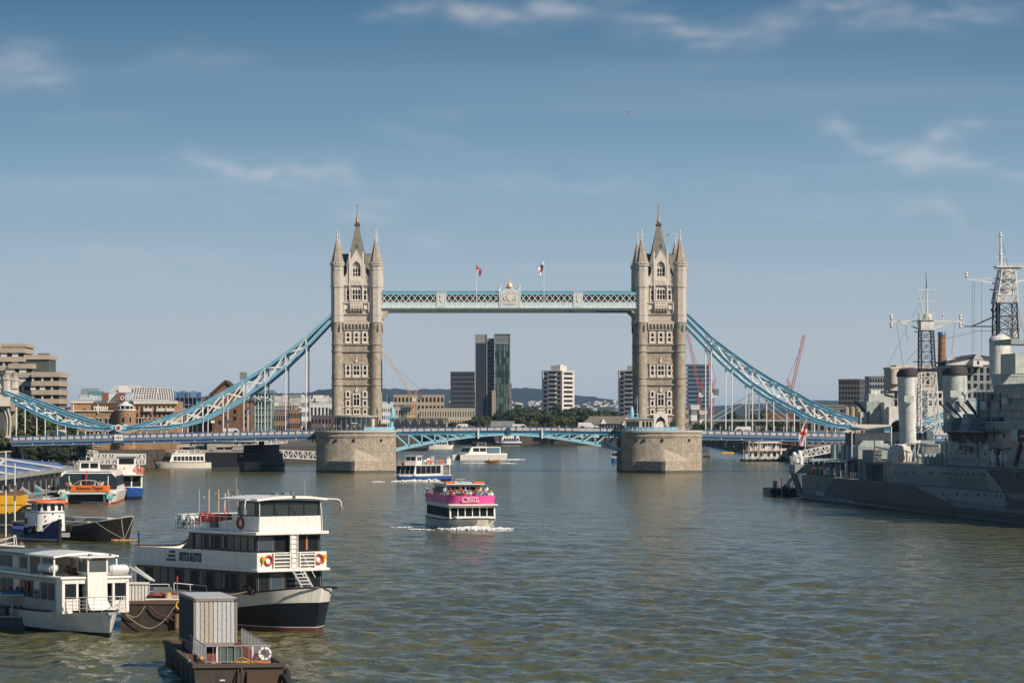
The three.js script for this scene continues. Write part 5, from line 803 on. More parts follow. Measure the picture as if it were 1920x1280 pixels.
// --- pink sightseeing boat in mid river
{
  const at = onWater(867, 992), b = thing('sightseeing_boat', 'white sightseeing boat with bright pink upper bow crowded with people', 'boat', [at[0], 0, at[2] - 9], rad(-81)), pink = paint(.84, .11, .37, .4); b.scale.y = .76;
  hull(b, { L: 25, B: 6.6, deck: 1.5, bow: .5, draft: .6, rake: 1.6, full: .72, p: 2.6, sternW: .9, flare: .7, rub: .16 }, [[-.6, .1, navy, 'bottom'], [.1, 'deck', creamHull, 'hull']]);
  part('bow_bulwark', rbox(9.1, 2.0, 0, 3.4, .4, 5.1, .12), boatWhite, b);
  house(b, -11, 8.6, 6.0, 1.5, 4.0, boatWhite, { n: 11, wy: .2, wt: .84, gap: .1, nf: 6, rake: .35, glass: M(.008, .01, .012, .75, { spec: .1 }) });
  part('middle_deck', rbox(-1.2, 4.1, 0, 20.6, .26, 6.5, .1), boatWhite, b);
  // pink bulwark, rounded at the bow
  const ring = (y, e) => { const a = []; for (let k = 0; k <= 20; k++) { const t = -Math.PI / 2 + Math.PI * k / 20; a.push([5.6 + (3.2 + e) * Math.cos(t) ** .55, y, (3.15 + e) * Math.sign(Math.sin(t)) * Math.abs(Math.sin(t)) ** .6]); } a.push([-10.8, y, 3.15 + e], [-10.8, y, -3.15 - e]); return a; };
  part('pink_bulwark', loft([ring(4.2, 0), ring(5.7, .12)], { caps: false, crease: .5 }), pink, b);
  const lg = part('lettering', [move(words('CITY', .42, FONT, .03), 0, 0, 0, Math.PI / 2).translate(9.0, 5.22, 0), move(words('cruises', .34, FONT, .03), 0, 0, 0, Math.PI / 2).translate(9.0, 4.78, 0), torus(9, 5, 1.05, .38, .06, Math.PI / 2)], C.white, b);
  part('side_lettering', [words('CITY cruises', .55, FONT, .03).rotateY(0).translate(2, 4.95, 3.25), words('CITY cruises', .55, FONT, .03).rotateY(Math.PI).translate(2, 4.95, -3.25)], paint(.8, .45, .55), b);
  part('upper_floor', box(-1.5, 4.3, 0, 19, .1, 6.1), deckGrey, b);
  house(b, -8.4, 2.2, 4.6, 4.4, 7.3, boatWhite, { n: 6, wy: .42, wt: .9, gap: .08, nf: 3, rake: .5, glass: glassSky, name: 'wheelhouse' });
  part('wheelhouse_roof', rbox(-2.8, 7.45, 0, 11.6, .24, 5.2, .1), C.offwhite, b);
  for (const z of [-1.9, 1.9]) part('liferaft', [rbox(1.6, 7.75, z, 1.2, .3, 1.5, .14)], C.orange, b);
  part('radar', [rod([-1, 7.5, 0], [-1, 8.2, 0], .08), box(-1, 8.25, 0, .25, .14, 1.3)], C.steel, b);
  part('stern_stair', [box(-11.4, 4, 1.6, .9, 4, .8), box(-11.4, 3.6, -1.8, .7, 3.8, .6)], boatWhite, b);
  rails(b, [[-10.7, 5.7, 3.2], [5.5, 5.7, 3.2]], .35, { rows: 1 }); rails(b, [[-10.7, 5.7, -3.2], [5.5, 5.7, -3.2]], .35, { rows: 1 }); lifebuoy(b, -9, 6.2, -3.3, 0); lifebuoy(b, -9, 6.2, 3.3, 0, .36, C.white);
  b.updateMatrixWorld(true);
  let i = 0; for (const x of [8, 7.3, 6.5, 5.7, 4.9, 4.1, 3.3]) for (let z = -2.6; z <= 2.6; z += .56) { if (rnd() < .08 || (x > 7.4 && Math.abs(z) > 2)) continue; const p = V(x + rr(-.1, .1), 4.75, z + rr(-.1, .1)).applyMatrix4(b.matrixWorld); person(p.x, p.y, p.z, rad(9) + rr(-.6, .6), 'passenger in the crowd on the pink boat\'s open upper deck', 'passengers on the pink boat', rnd() < .85 ? 1 : 0); }
  for (const [x, z] of [[-9.5, 2.2], [-10, -1.6], [3.4, 2.8], [3.2, -2.75]]) { const p = V(x, 4.9, z).applyMatrix4(b.matrixWorld); person(p.x, p.y, p.z, rr(0, 6), 'passenger in the crowd on the pink boat\'s open upper deck', 'passengers on the pink boat'); }
  const c = [at[0], at[2]]; foam([[c[0] + 1.2, c[1] + 3.6, 5.6, 2.4, .8, 300, rad(4)], [c[0] - 1.6, c[1] + 1, 6, 2.6, .35, 70, rad(-70)], [c[0] + 4.6, c[1] + 1, 3.6, 2.8, .4, 90, rad(-20)], [c[0] - 7, c[1] - 6, 5, 1.6, .18, 26, rad(-20)], [c[0] - 5.4, c[1] + 2, 4, 1.8, .2, 30, rad(-40)], [c[0] - 4.6, c[1] - 16, 16, 1.6, .2, 60, rad(-70)], [c[0] + 3.5, c[1] - 10, 14, 1.4, .2, 40, rad(-95)], [c[0] + 5, c[1] + 6, 2.6, 2, .14, 14, 0]], 'white bow wave around the pink boat');
}
// --- blue and white sightseeing boat nearing the left pier
{
  const at = onWater(788, 903), b = thing('sightseeing_boat', 'white sightseeing boat with blue hull and dark windows before the left pier', 'boat', [at[0], 0, at[2] - 6], rad(-122)), hb = paint(.035, .10, .36, .4);
  b.scale.set(.84, .92, .92); hull(b, { L: 22, B: 6.4, deck: 1.5, bow: .35, draft: .5, rake: 1.5, full: .7, p: 2.4, sternW: .92, flare: .75 }, [[-.5, .55, navy, 'bottom'], [.55, 1.35, hb, 'hull'], [1.35, 'deck', boatWhite, 'sheer_strake']]);
  house(b, -6, 8.2, 5.7, 1.5, 4.0, boatWhite, { n: 5, xa: -5.5, xb: 7.2, wy: .18, wt: .94, gap: .03, nf: 4, rake: .9, glass: glassSky });
  part('top_deck', rbox(-1.4, 4.05, 0, 18.6, .2, 6, .08), boatWhite, b);
  house(b, 2.0, 5.2, 3.2, 4.15, 6.3, boatWhite, { n: 2, nf: 2, wy: .5, wt: .9, rake: .4, aft: .2, roof: .16, name: 'wheelhouse' });
  rails(b, [[-10.4, 4.15, 2.9], [7, 4.15, 2.9], [7, 4.15, -2.9], [-10.4, 4.15, -2.9], [-10.4, 4.15, 2.9]], 1.05, {});
  part('stern_screen', [box(-10.2, 3.9, 2.3, .2, 4.6, .9), box(-10.2, 3.9, -2.3, .2, 4.6, .9), box(-9.6, 4.9, 2.95, 2, 1.5, .08), box(-9.6, 4.9, -2.95, 2, 1.5, .08)], boatWhite, b);
  for (const [x, z] of [[-.4, 2.95], [.4, 2.95], [1.2, 2.95], [7, 1.6], [-.4, -2.95], [.4, -2.95], [1.2, -2.95], [-6, -2.95]]) lifebuoy(b, x, 4.8, z + Math.sign(z) * .06, Math.abs(x) > 6.5 ? Math.PI / 2 : 0, .42, C.orange);
  part('orange_panel', [box(-5, 4.9, 3.02, 1.6, 1.1, .06), box(-5, 4.9, -3.02, 1.6, 1.1, .06)], paint(.6, .14, .05), b); part('bow_post', [rod([8.8, 1.6, 0], [8.8, 4.2, 0], .1), ball(8.8, 4.4, 0, .35)], C.black, b); part('aft_window', [box(-8, 2.9, 2.6, 3.2, 1.5, .1), box(-8, 2.9, -2.6, 3.2, 1.5, .1), box(-8, 2.6, 0, 3.4, 2.2, 5)], C.midgrey, b); rails(b, [[-10, 1.55, 2.9], [-6.4, 1.55, 2.9]], 1, {}); rails(b, [[-10, 1.55, -2.9], [-6.4, 1.55, -2.9]], 1, {}); part('aft_post', [box(-6.3, 2.8, 2.85, .4, 2.6, .2), box(-6.3, 2.8, -2.85, .4, 2.6, .2), box(-10, 2.8, -2.85, .3, 2.6, .2), box(-10, 2.8, 2.85, .3, 2.6, .2)], boatWhite, b);
  b.updateMatrixWorld(true); for (let k = 0; k < 12; k++) { const p = V(rr(-9, 1), 4.15, rr(-2.4, 2.4)).applyMatrix4(b.matrixWorld); person(p.x, p.y, p.z, rr(0, 6), 'passenger on the open deck of the blue hulled boat', 'passengers on the blue hulled boat', 1); }
  foam([[at[0] - 1.5, at[2] + 2.6, 10, 2.6, .8, 240, rad(4)], [at[0] - 9.5, at[2] + 4, 3, 2, .3, 30, 0], [at[0] + 9, at[2] + 3, 5, 2.4, .25, 36, rad(8)], [at[0] + 2.6, at[2] + 2.4, 4, 1.5, 1.2, 80, rad(10)]], 'white bow wave along the blue hulled boat');
}
// --- catamaran under the span and the little wooden launch in front of it
{
  const at = onWater(900, 862), b = thing('catamaran', 'white fast catamaran passing under the middle of the bridge', 'boat', [at[0], 0, at[2] - 2], rad(-152));
  for (const z of [-2.9, 2.9]) part('hull', loft([...Array(9)].map((_, k) => { const x = lerp(-9, 9.5, k / 8), w = k === 8 ? .1 : 1.1, t = k > 5 ? (k - 5) * .12 : 0; return [[x, -.4 + t, z - w * .3], [x, 1.9, z - w], [x, 1.9, z + w], [x, -.4 + t, z + w * .3]]; }), { crease: .5 }), boatWhite, b);
  part('bridge_deck', rbox(-.6, 1.8, 0, 17, .9, 7.4, .2), boatWhite, b); part('tunnel', box(6, 1, 0, 4, 1.4, 4.6), C.black, b);
  house(b, -6.5, 6.6, 7, 2.2, 4.6, boatWhite, { n: 4, wy: .3, wt: .85, gap: .05, nf: 3, rake: 1.6, glass: glassSky, tumble: .3 }); house(b, -1.6, 2.6, 3.4, 4.6, 6, C.midgrey, { n: 2, nf: 2, rake: .8, roof: .15, name: 'wheelhouse' });
  part('side_panel', [box(-3.5, 3.4, 3.62, 5, 2, .08), box(-3.5, 3.4, -3.62, 5, 2, .08)], paint(.12, .19, .26), b); part('stern_deck', [box(-8, 2.6, 0, 2.6, .12, 6.6)], deckGrey, b); rails(b, [[-9, 2.6, 3.2], [-6.6, 2.6, 3.2]], 1.2, { m: C.midgrey }); rails(b, [[-9, 2.6, -3.2], [-6.6, 2.6, -3.2], ], 1.2, { m: C.midgrey }); rails(b, [[-9, 2.6, -3.2], [-9, 2.6, 3.2]], 1.2, { m: C.midgrey });
  const a2 = onWater(924, 869), l = thing('launch', 'small brown wooden launch beside the white catamaran', 'boat', [a2[0], 0, a2[2]], rad(-30));
  hull(l, { L: 5.2, B: 2, deck: .9, bow: .5, draft: .3, rake: .7, full: .4, flare: .6 }, [[-.3, 'deck', paint(.36, .17, .045, .5), 'hull']]); part('thwart', [box(-.5, .75, 0, .4, .08, 1.7), box(-1.6, .75, 0, .4, .08, 1.5)], C.timber, l); l.updateMatrixWorld(true); const pp = V(-1.5, .35, 0).applyMatrix4(l.matrixWorld); person(pp.x, pp.y, pp.z, .5, 'person steering the small brown launch', undefined, 1);
  foam([[at[0] + 12, at[2] + 2, 8, 2.6, .7, 110, 0], [a2[0] - 6, a2[2], 8, 2, .45, 80, 0], [a2[0] + 5, a2[2] + 2, 5, 2, .5, 60, 0], [a2[0] - 15, a2[2] + 3, 5, 3, .2, 16, 0]], 'wakes of the catamaran and the launch');
}
// --- boats beyond the span
{
  const q = thing('river_cruiser', 'white and blue cruiser moored far beyond the span', 'boat', [PX(953, 1880), 0, -1880], rad(-165));
  hull(q, { L: 15, B: 5, deck: 1.6, bow: .5, draft: .5 }, [[-.5, .9, navy, 'bottom'], [.9, 'deck', boatWhite, 'hull']]); house(q, -6, 5, 4.4, 1.6, 5, boatWhite, { n: 6, nf: 3, wy: .2, wt: .6, rake: 1.2, roof: .3 }); part('side_stripe', [box(0, 2.2, 2.3, 10, .6, .1), box(0, 2.2, -2.3, 10, .6, .1)], paint(.05, .14, .33), q); part('pontoon', box(2, .3, 5, 22, .7, 2), C.black, q);
  const bg = thing('moored_barge', 'low dark barge moored left of the far cruiser', 'barge', [PX(896, 1890), 0, -1890], .1); hull(bg, { L: 13, B: 4, deck: .9, bow: .3, draft: .4, full: .85 }, [[-.4, 'deck', C.black, 'hull']]); part('cargo', [box(-2, 1.2, 0, 2, 1, 2), box(2, 1, 0, 3, .6, 2)], C.grey, bg);
  const bg2 = thing('moored_barge', 'dark barge moored against the far bank beside the left pier', 'barge', [PX(775, 1500), 0, -1500], .05); hull(bg2, { L: 14, B: 5, deck: 1.3, bow: .3, draft: .4, full: .85 }, [[-.4, 'deck', C.black, 'hull']]); part('shed', box(-2, 2, 0, 5, 1.8, 3), C.midgrey, bg2);
  const wb = thing('moored_cruiser', 'white moored boat seen through the left struts of the span', 'boat', [PX(828, 1600), 0, -1600], 0); hull(wb, { L: 12, B: 4, deck: 1.6, bow: .5, draft: .4 }, [[-.4, 'deck', boatWhite, 'hull']]); house(wb, -4, 3.4, 3.3, 1.6, 3.6, boatWhite, { n: 5, nf: 2, rake: .5, roof: .2 }); house(wb, -1, 2, 2.6, 3.8, 5.4, boatWhite, { n: 2, nf: 2, rake: .4, roof: .15, name: 'wheelhouse' });
  const sb = thing('small_workboat', 'small blue and white workboat beside the right pier', 'boat', [PX(1155.5, 1090), 0, -1090], rad(-110)); hull(sb, { L: 8, B: 2.8, deck: 1.2, bow: .5, draft: .4, full: .5 }, [[-.4, 'deck', paint(.03, .09, .33), 'hull']]); house(sb, -1, 1.8, 2, 1.2, 3.3, boatWhite, { n: 2, nf: 2, wy: .45, roof: .15, name: 'wheelhouse' }); part('mast', rod([-.5, 3.3, 0], [-.5, 4.6, 0], .06), C.white, sb);
  for (const [px, py, l, lab] of [[1365, 850.5, 4.4, 'yellow mooring buoy lying between pier and houseboat'], [1325, 857, 1.8, 'yellow buoy tucked beside the right pier']]) { const a = onWater(px, py), y = thing('mooring_buoy', lab, 'buoy', a, 0, 'yellow buoys'); part('float', [cyl(0, -l / 2, 0, .42, l, 12).rotateZ(Math.PI / 2).translate(0, .25, 0)], C.yellow, y); part('end_cap', [ball(-l / 2, .25, 0, .42), ball(l / 2, .25, 0, .42)], C.yellow, y); part('mooring_eye', torus(0, .75, 0, .2, .05), C.black, y); }
}
// --- white houseboat beyond the right side span
{
  const at = onWater(1428, 865), b = thing('houseboat', 'white two storey houseboat with brown trim under the right deck', 'houseboat', [at[0], 0, at[2] - 3], rad(3));
  part('pontoon', rbox(1, .35, 0, 15, .9, 6.4, .15), C.black, b); house(b, -5.5, 5.8, 5, .8, 3.4, boatWhite, { n: 5, wy: .3, wt: .75, gap: .25 }); part('gallery', box(0, 3.5, 0, 13.2, .2, 6.4), paint(.3, .1, .05), b); house(b, -4.8, 6, 4.4, 3.6, 6.2, boatWhite, { n: 3, wy: .3, wt: .72, gap: .32 }); part('roof', [rbox(.4, 6.35, 0, 13, .24, 6, .08), box(.4, 6.55, 0, 11, .3, 4.6)], boatWhite, b); part('roof_trim', box(.4, 6.24, 0, 13.1, .12, 6.1), paint(.32, .11, .06), b);
  for (const x of [-2.6, 3.6]) part('door', box(x, 4.75, 2.24, .8, 2, .08), paint(.32, .13, .05), b); part('round_sign', torus(2.3, 2.1, 2.55, .4, .08), paint(.1, .15, .3), b); rails(b, [[-6.3, 3.6, 3.1], [6.5, 3.6, 3.1]], .95, { step: .9, rows: 4 }); rails(b, [[-6.3, .8, 3.1], [6.5, .8, 3.1]], .95, { step: 1.1, rows: 2 });
  for (let k = 0; k < 9; k++) part('gallery_post', rod([-6.2 + k * 1.6, .8, 3.05], [-6.2 + k * 1.6, 6.3, 3.05], .07), C.white, b); part('davit', [bar([-.3, 3.6, 3.2], [-.6, 6.9, 3.2], .16), bar([-.3, 5.6, 3.2], [.7, 4.2, 3.2], .12)], C.white, b);
  part('lean_to', [box(7.8, 2.6, 0, 2.6, 3.6, 4)], C.offwhite, b); part('lean_to_window', box(7.6, 3.2, 2.05, .7, 1, .1), C.glassDark, b); for (let k = 0; k < 4; k++) part('fender_tyre', torus(-4 + k * 2.6, .7, 3.3, .32, .13), C.tyre, b); part('deck_plant', [ball(7, 1.3, 2.6, .7, 8), ball(7.8, 1, 2.7, .5, 8)], M(.05, .06, .03, .9), b);
  for (let k = 0; k < 5; k++) { const a = onWater(1482 + k * 4.5, 866); const d = thing('mooring_pile', 'dark timber mooring pile standing right of the houseboat', 'pile', [a[0], -1, a[2] - (k % 2) * 2], 0, 'mooring piles by the houseboat'); part('post', cyl(0, 0, 0, .3, rr(5, 6.4), 8), C.timber, d); part('cap', cyl(0, 6.2, 0, .34, .2, 8), C.black, d); }
}
// --- three boats at the left bank beyond the bridge
function cruiser(px, py, head, label, o = {}) {
  const at = onWater(px, py), b = thing('river_cruiser', label, 'boat', [at[0], 0, at[2]], rad(head)), L = o.L ?? 19;
  hull(b, { L, B: 5.2, deck: 1.7, bow: .7, draft: .4, rake: 1.6, full: .55, flare: .6, rub: .14 }, [[-.4, 'deck', o.hull ?? creamHull, 'hull']]);
  house(b, -L * .38, L * .26, 4.6, 1.65, 4.1, o.cab ?? boatWhite, { n: 8, wy: .2, wt: .72, gap: .09, nf: 4, rake: .9, tumble: .25, roof: .2, glass: glassSky });
  house(b, -L * .1, L * .16, 3.2, 4.3, 5.1, o.cab ?? boatWhite, { n: 3, wy: .3, wt: .8, nf: 3, rake: .6 }); part('awning', [box(-L * .05, 6.3, 0, L * .34, .12, 3.8), ...[[-.2, 1], [-.2, -1], [.1, 1], [.1, -1]].map(([u, v]) => rod([L * u, 4.2, v * 1.7], [L * u, 6.3, v * 1.7], .05))], boatWhite, b); rails(b, [[-L * .38, 4.2, 2.1], [L * .18, 4.2, 2.1], [L * .18, 4.2, -2.1], [-L * .38, 4.2, -2.1]], 1, {}); part('anchor_pocket', [box(L * .4, 1.3, 1.1, .5, .35, .3), box(L * .4, 1.3, -1.1, .5, .35, .3)], C.midgrey, b);
  b.updateMatrixWorld(true); for (let k = 0; k < (o.people ?? 8); k++) { const p = V(rr(-L * .34, L * .05), 4.3, rr(-1.5, 1.5)).applyMatrix4(b.matrixWorld); person(p.x, p.y, p.z, rr(0, 6), 'passenger on the open top deck of a white cruiser by the left bank', 'passengers on the moored white cruisers', 1); }
}
cruiser(340, 877, -158, 'white cruiser with long windows moored at the left bank', { L: 17 }); cruiser(434, 872, -160, 'white cruiser half hidden behind the black steamer', { L: 14, people: 10 });
{
  const at = onWater(484, 884), b = thing('dark_steamer', 'black and grey steamer lying end on in the bridge shadow', 'boat', [at[0], 0, at[2] - 8], rad(-112)), pale = paint(.22, .22, .21);
  hull(b, { L: 20, B: 7, deck: 2.4, bow: .3, draft: .5, rake: .5, full: .8, p: 2.4, sternW: .85 }, [[-.5, .4, C.black, 'bottom'], [.4, 'deck', pale, 'hull']]); for (let k = 0; k < 9; k++) for (const s of [1, -1]) part('hull_window', box(-8 + k * 1.6, 1.6, s * 3.45, .7, .8, .3), C.glassDark, b);
  house(b, -8, 7.5, 6.6, 2.4, 5, paint(.07, .05, .045), { n: 8, nf: 4, wy: .3, wt: .8 }); house(b, -6, 4, 6.2, 5, 7, C.black, { n: 5, nf: 3, wy: .35, wt: .8, roof: .25 }); part('funnel', cyl(-1, 7, 0, .8, 1.2, 14), C.black, b); for (const z of [2.6, 1.9]) part('white_letter_panel', box(7.55, 4.3, z - .2, .06, .6, .4), C.white, b);
}
// --- pontoon hall with sign, white gangways
{
  const D = 985, g = thing('pontoon_hall', 'grey pontoon hall with dark sign board below the left deck', 'pontoon hall', [0, 0, -D]), U = px => PX(px, D), Y = y => PY(y, D);
  part('pontoon', box2(U(292), U(482), .1, Y(848), -8, 1), C.black, g); part('wall', box2(U(308), U(478), Y(848), Y(828), -7, 0), paint(.42, .38, .34, .7), g); part('roof', box2(U(306), U(480), Y(828), Y(826.5), -7.4, .5), C.offwhite, g); part('ticket_wing', box2(U(281), U(308), Y(848), Y(830), -6, -1), paint(.3, .25, .18, .8), g);
  for (const [a, b] of [[311, 322], [327, 340], [342, 356], [406, 419], [421, 434]]) { const w = part('window', box2(U(a), U(b), Y(843), Y(837.5), 0, .06), C.glassDark, g); part('window_frame', [box2(U(a) - .1, U(b) + .1, Y(843) - .15, Y(843), 0, .14), box2(U(a) - .1, U(b) + .1, Y(837.5), Y(837.5) + .15, 0, .14)], C.white, w); }
  const s = part('sign_board', box2(U(357), U(388), Y(842), Y(830.5), 0, .16), paint(.02, .04, .07), g); part('lettering', words('ROYAL NAVY', .42, FONT, .03).translate(U(371), Y(834), .17), C.white, s); part('grille', box2(U(393), U(399), Y(846), Y(842), 0, .08), C.midgrey, g); part('dark_opening', box2(U(372), U(388), Y(842), Y(836.5), .16, .2), C.glassDark, s);
  part('white_gallery', [...Array(14)].map((_, k) => box(U(438 + k * 3), Y(838), .5, .12, 1.6, .1)).concat([box2(U(437), U(480), Y(834), Y(833), .4, .6)]), C.white, g); for (const x of [440, 452, 463]) part('notice', [box2(U(x), U(x + 7), Y(834.5), Y(830), .1, .16)], C.black, g); for (const x of [283, 290, 296, 303]) part('mooring_pile', cyl(U(x), -1, 2, .3, 7.5, 8), C.midgrey, g); part('lamp_post', [rod([U(283), 3, 3], [U(283), Y(832), 3], .12), box(U(287), Y(834), 3, 1, 1.6, .2)], C.white, g);
}
function gangway(px0, y0, px1, y1, D, h, n, label) {
  const g = thing('gangway', label, 'gangway', [0, 0, -D], 0, 'white lattice gangways'), a = [PX(px0, D), PY(y0, D)], b = [PX(px1, D), PY(y1, D)], P = (u, v, z) => [lerp(a[0], b[0], u), lerp(a[1], b[1], u) + v * h, z];
  for (const z of [-1.1, 1.1]) { part('top_chord', bar(P(0, 1, z), P(1, 1, z), .22, .22), C.white, g); part('bottom_chord', bar(P(0, 0, z), P(1, 0, z), .24, .26), C.white, g); for (let k = 0; k <= n; k++) { part('post', bar(P(k / n, 0, z), P(k / n, 1, z), .15), C.white, g); if (k < n) part('diagonal', bar(P(k / n, k % 2 ? 0 : 1, z), P((k + 1) / n, k % 2 ? 1 : 0, z), .14), C.white, g); } }
  part('walkway', bar(P(0, .06, 0), P(1, .06, 0), 2.1, .12), C.grey, g); for (let k = 0; k <= n; k += 2) part('top_tie', bar(P(k / n, 1, -1.1), P(k / n, 1, 1.1), .12), C.white, g);
}
gangway(176, 869, 272, 870, 868, 2.6, 15, 'white lattice gangway behind the orange fronted catamaran'); gangway(512, 857, 596, 861, 985, 2.2, 9, 'white lattice gangway beside the left pier'); gangway(135, 852, 182, 858, 925, 1.8, 7, 'short white gangway reaching the bank by the trees'); gangway(420, 838, 538, 830, 1040, 1.2, 12, 'pale sloping footway behind the black steamer'); gangway(1505, 858, 1556, 848, 885, 1.9, 6, 'white lattice gangway behind the warship stern');
{ const t = thing('blue_kiosk', 'small blue kiosk at the head of the white gangway', 'kiosk', [PX(154, 910), 4, -910]); part('body', box(0, 1.3, 0, 2.1, 2.9, 2), paint(.03, .17, .32), t); part('roof', box(0, 2.85, 0, 2.5, .2, 2.4), paint(.05, .22, .4), t); part('window', box(0, 1.6, 1.02, 1.3, .9, .06), C.glassDark, t); }

// --- orange fronted catamaran and its blue neighbour at the pier
{
  const at = onWater(160, 944), b = thing('catamaran', 'white catamaran with orange lettered front panel at the left pier', 'boat', [at[0] - .2, 0, at[2] - 12], rad(-88)), or = paint(.9, .2, .02, .45);
  for (const z of [-3.9, 3.9]) { part('hull', loft([...Array(9)].map((_, k) => { const x = lerp(-14, 13.4, k / 8), w = k === 8 ? .25 : 1.25; return [[x - (k === 8 ? .5 : 0), -.5, z - w * .5], [x, 2.0, z - w], [x, 2.0, z + w], [x - (k === 8 ? .5 : 0), -.5, z + w * .5]]; }), { crease: .5 }), boatWhite, b); part('boot_top', box(0, .05, z, 26, .5, 1.75), paint(.45, .03, .02), b); part('bow_patch', box(13.0, 1.3, z, .5, 1, 1.1), paint(.2, .55, .55), b); }
  part('bridge_deck', rbox(-.6, 1.75, 0, 26, .5, 9.9, .2), boatWhite, b); part('tunnel_front', box(11.2, .9, 0, .3, 1.2, 5.4), C.black, b);
  const pn = part('front_panel', rbox(12.45, 2.55, -.6, .2, 1.05, 6.6, .08), or, b); part('lettering', move(words('Monsoon Clipper', .5, SERIF, .03, 4.6), 0, 0, 0, Math.PI / 2).translate(12.56, 2.55, -.5), C.black, pn);
  house(b, -12, 9.6, 9.8, 2, 5.2, boatWhite, { n: 9, wy: .28, wt: .8, gap: .05, rake: .9, tumble: .35, glass: glassSky, name: 'saloon' }); part('windscreen', loft([[[9.75, 2.5, -4.9], [9.75, 2.5, 4.9], [9.4, 2.5, 4.9], [9.4, 2.5, -4.9]], [[9.3, 4.3, -4.75], [9.3, 4.3, 4.75], [8.9, 4.3, 4.75], [8.9, 4.3, -4.75]], [[8.5, 5.35, -3.6], [8.5, 5.35, 3.6], [8.2, 5.35, 3.6], [8.2, 5.35, -3.6]]], { crease: .3 }), M(.025, .03, .036, .08), b); for (const z of [-3.4, 3.2]) part('windscreen_pillar', bar([9.9, 2.5, z], [9.2, 4.6, z], .14), C.offwhite, b);
  part('roof', rbox(-1.8, 5.3, 0, 19.8, .24, 8.6, .1), C.offwhite, b); house(b, 3.2, 6.2, 3.4, 5.4, 7, boatWhite, { n: 2, nf: 2, wy: .3, wt: .85, rake: .7, roof: .14, name: 'wheelhouse' }); part('bow_rail', [tube([[12.3, 3.1, -2.4], [12.6, 3.8, -1.4], [12.6, 3.8, 1.2], [12.3, 3.1, 2.4]], .05, 18, 5)], C.white, b); part('ensign_staff', bar([10.4, 3.4, .2], [9.6, 5.6, .2], .12, .3), C.red, b); part('radar', [cyl(2, 7.1, 0, .3, .5, 10), rod([2.6, 7, .8], [2.6, 8, .8], .05)], C.white, b);
  b.updateMatrixWorld(true); for (let k = 0; k < 12; k++) { const p = V(rr(10.4, 12), 2.05, rr(-3.6, 3.6)).applyMatrix4(b.matrixWorld); person(p.x, p.y, p.z, rr(0, 6), 'passenger on the bow deck of the orange fronted catamaran', 'passengers on the orange fronted catamaran'); }
  for (let k = 0; k < 3; k++) { const p = V(rr(-3, 2), 5.42, rr(1, 3.4)).applyMatrix4(b.matrixWorld); person(p.x, p.y, p.z, rr(0, 6), 'crew member on the roof of the orange fronted catamaran', 'crew on the orange fronted catamaran'); }
  const a2 = onWater(226, 936), c = thing('sightseeing_boat', 'white sightseeing boat with blue bow band behind the orange fronted catamaran', 'boat', [a2[0] + .2, 0, a2[2] - 8], rad(-84)), hb = paint(.03, .1, .4, .4);
  hull(c, { L: 20, B: 6.2, deck: 1.8, bow: .4, draft: .5, rake: 1.4, full: .72, p: 2.5, flare: .72 }, [[-.5, .5, navy, 'bottom'], [.5, 'deck', hb, 'hull']]); house(c, -8, 6.8, 5.6, 1.9, 4.2, boatWhite, { n: 6, nf: 3, wy: .15, wt: .92, rake: .7, gap: .04, glass: glassSky }); part('top_deck', rbox(-1, 4.3, 0, 17, .2, 5.9, .08), boatWhite, c); house(c, 1.2, 4.6, 3.4, 4.4, 7.6, boatWhite, { n: 2, nf: 1, wy: .56, wt: .88, rake: .25, roof: .2, name: 'wheelhouse', over: .9 }); part('porthole', cyl(0, 0, 0, .16, .1, 12).rotateZ(Math.PI / 2).translate(4.55, 5.4, .4), C.dark, c);
  part('orange_panel', [box(4.5, 4.9, -2.2, .12, .7, 1.8), box(0, 4.9, -3.0, 3, .7, .1), box(0, 4.9, 3, 3, .7, .1)], C.orange, c); lifebuoy(c, 4.7, 5.3, 1.6 - 3.4, Math.PI / 2, .4); lifebuoy(c, 5.0, 5.2, -2.7, Math.PI / 2, .4); rails(c, [[-9, 4.4, -2.8], [6.6, 4.4, -2.8], [6.6, 4.4, 2.8], [-9, 4.4, 2.8]], 1.05, {}); part('bow_lettering', move(words('RIVER TOURS', .22, FONT, .02), 0, 0, 0, Math.PI / 2).translate(9.3, 2.0, 0), C.white, c);
  c.updateMatrixWorld(true); for (let k = 0; k < 14; k++) { const p = V(rr(-8.4, .6), 4.45, rr(-2.5, 2.5)).applyMatrix4(c.matrixWorld); person(p.x, p.y, p.z, rr(0, 6), 'passenger on the top deck of the boat behind the orange fronted catamaran', 'passengers behind the orange fronted catamaran'); }
}

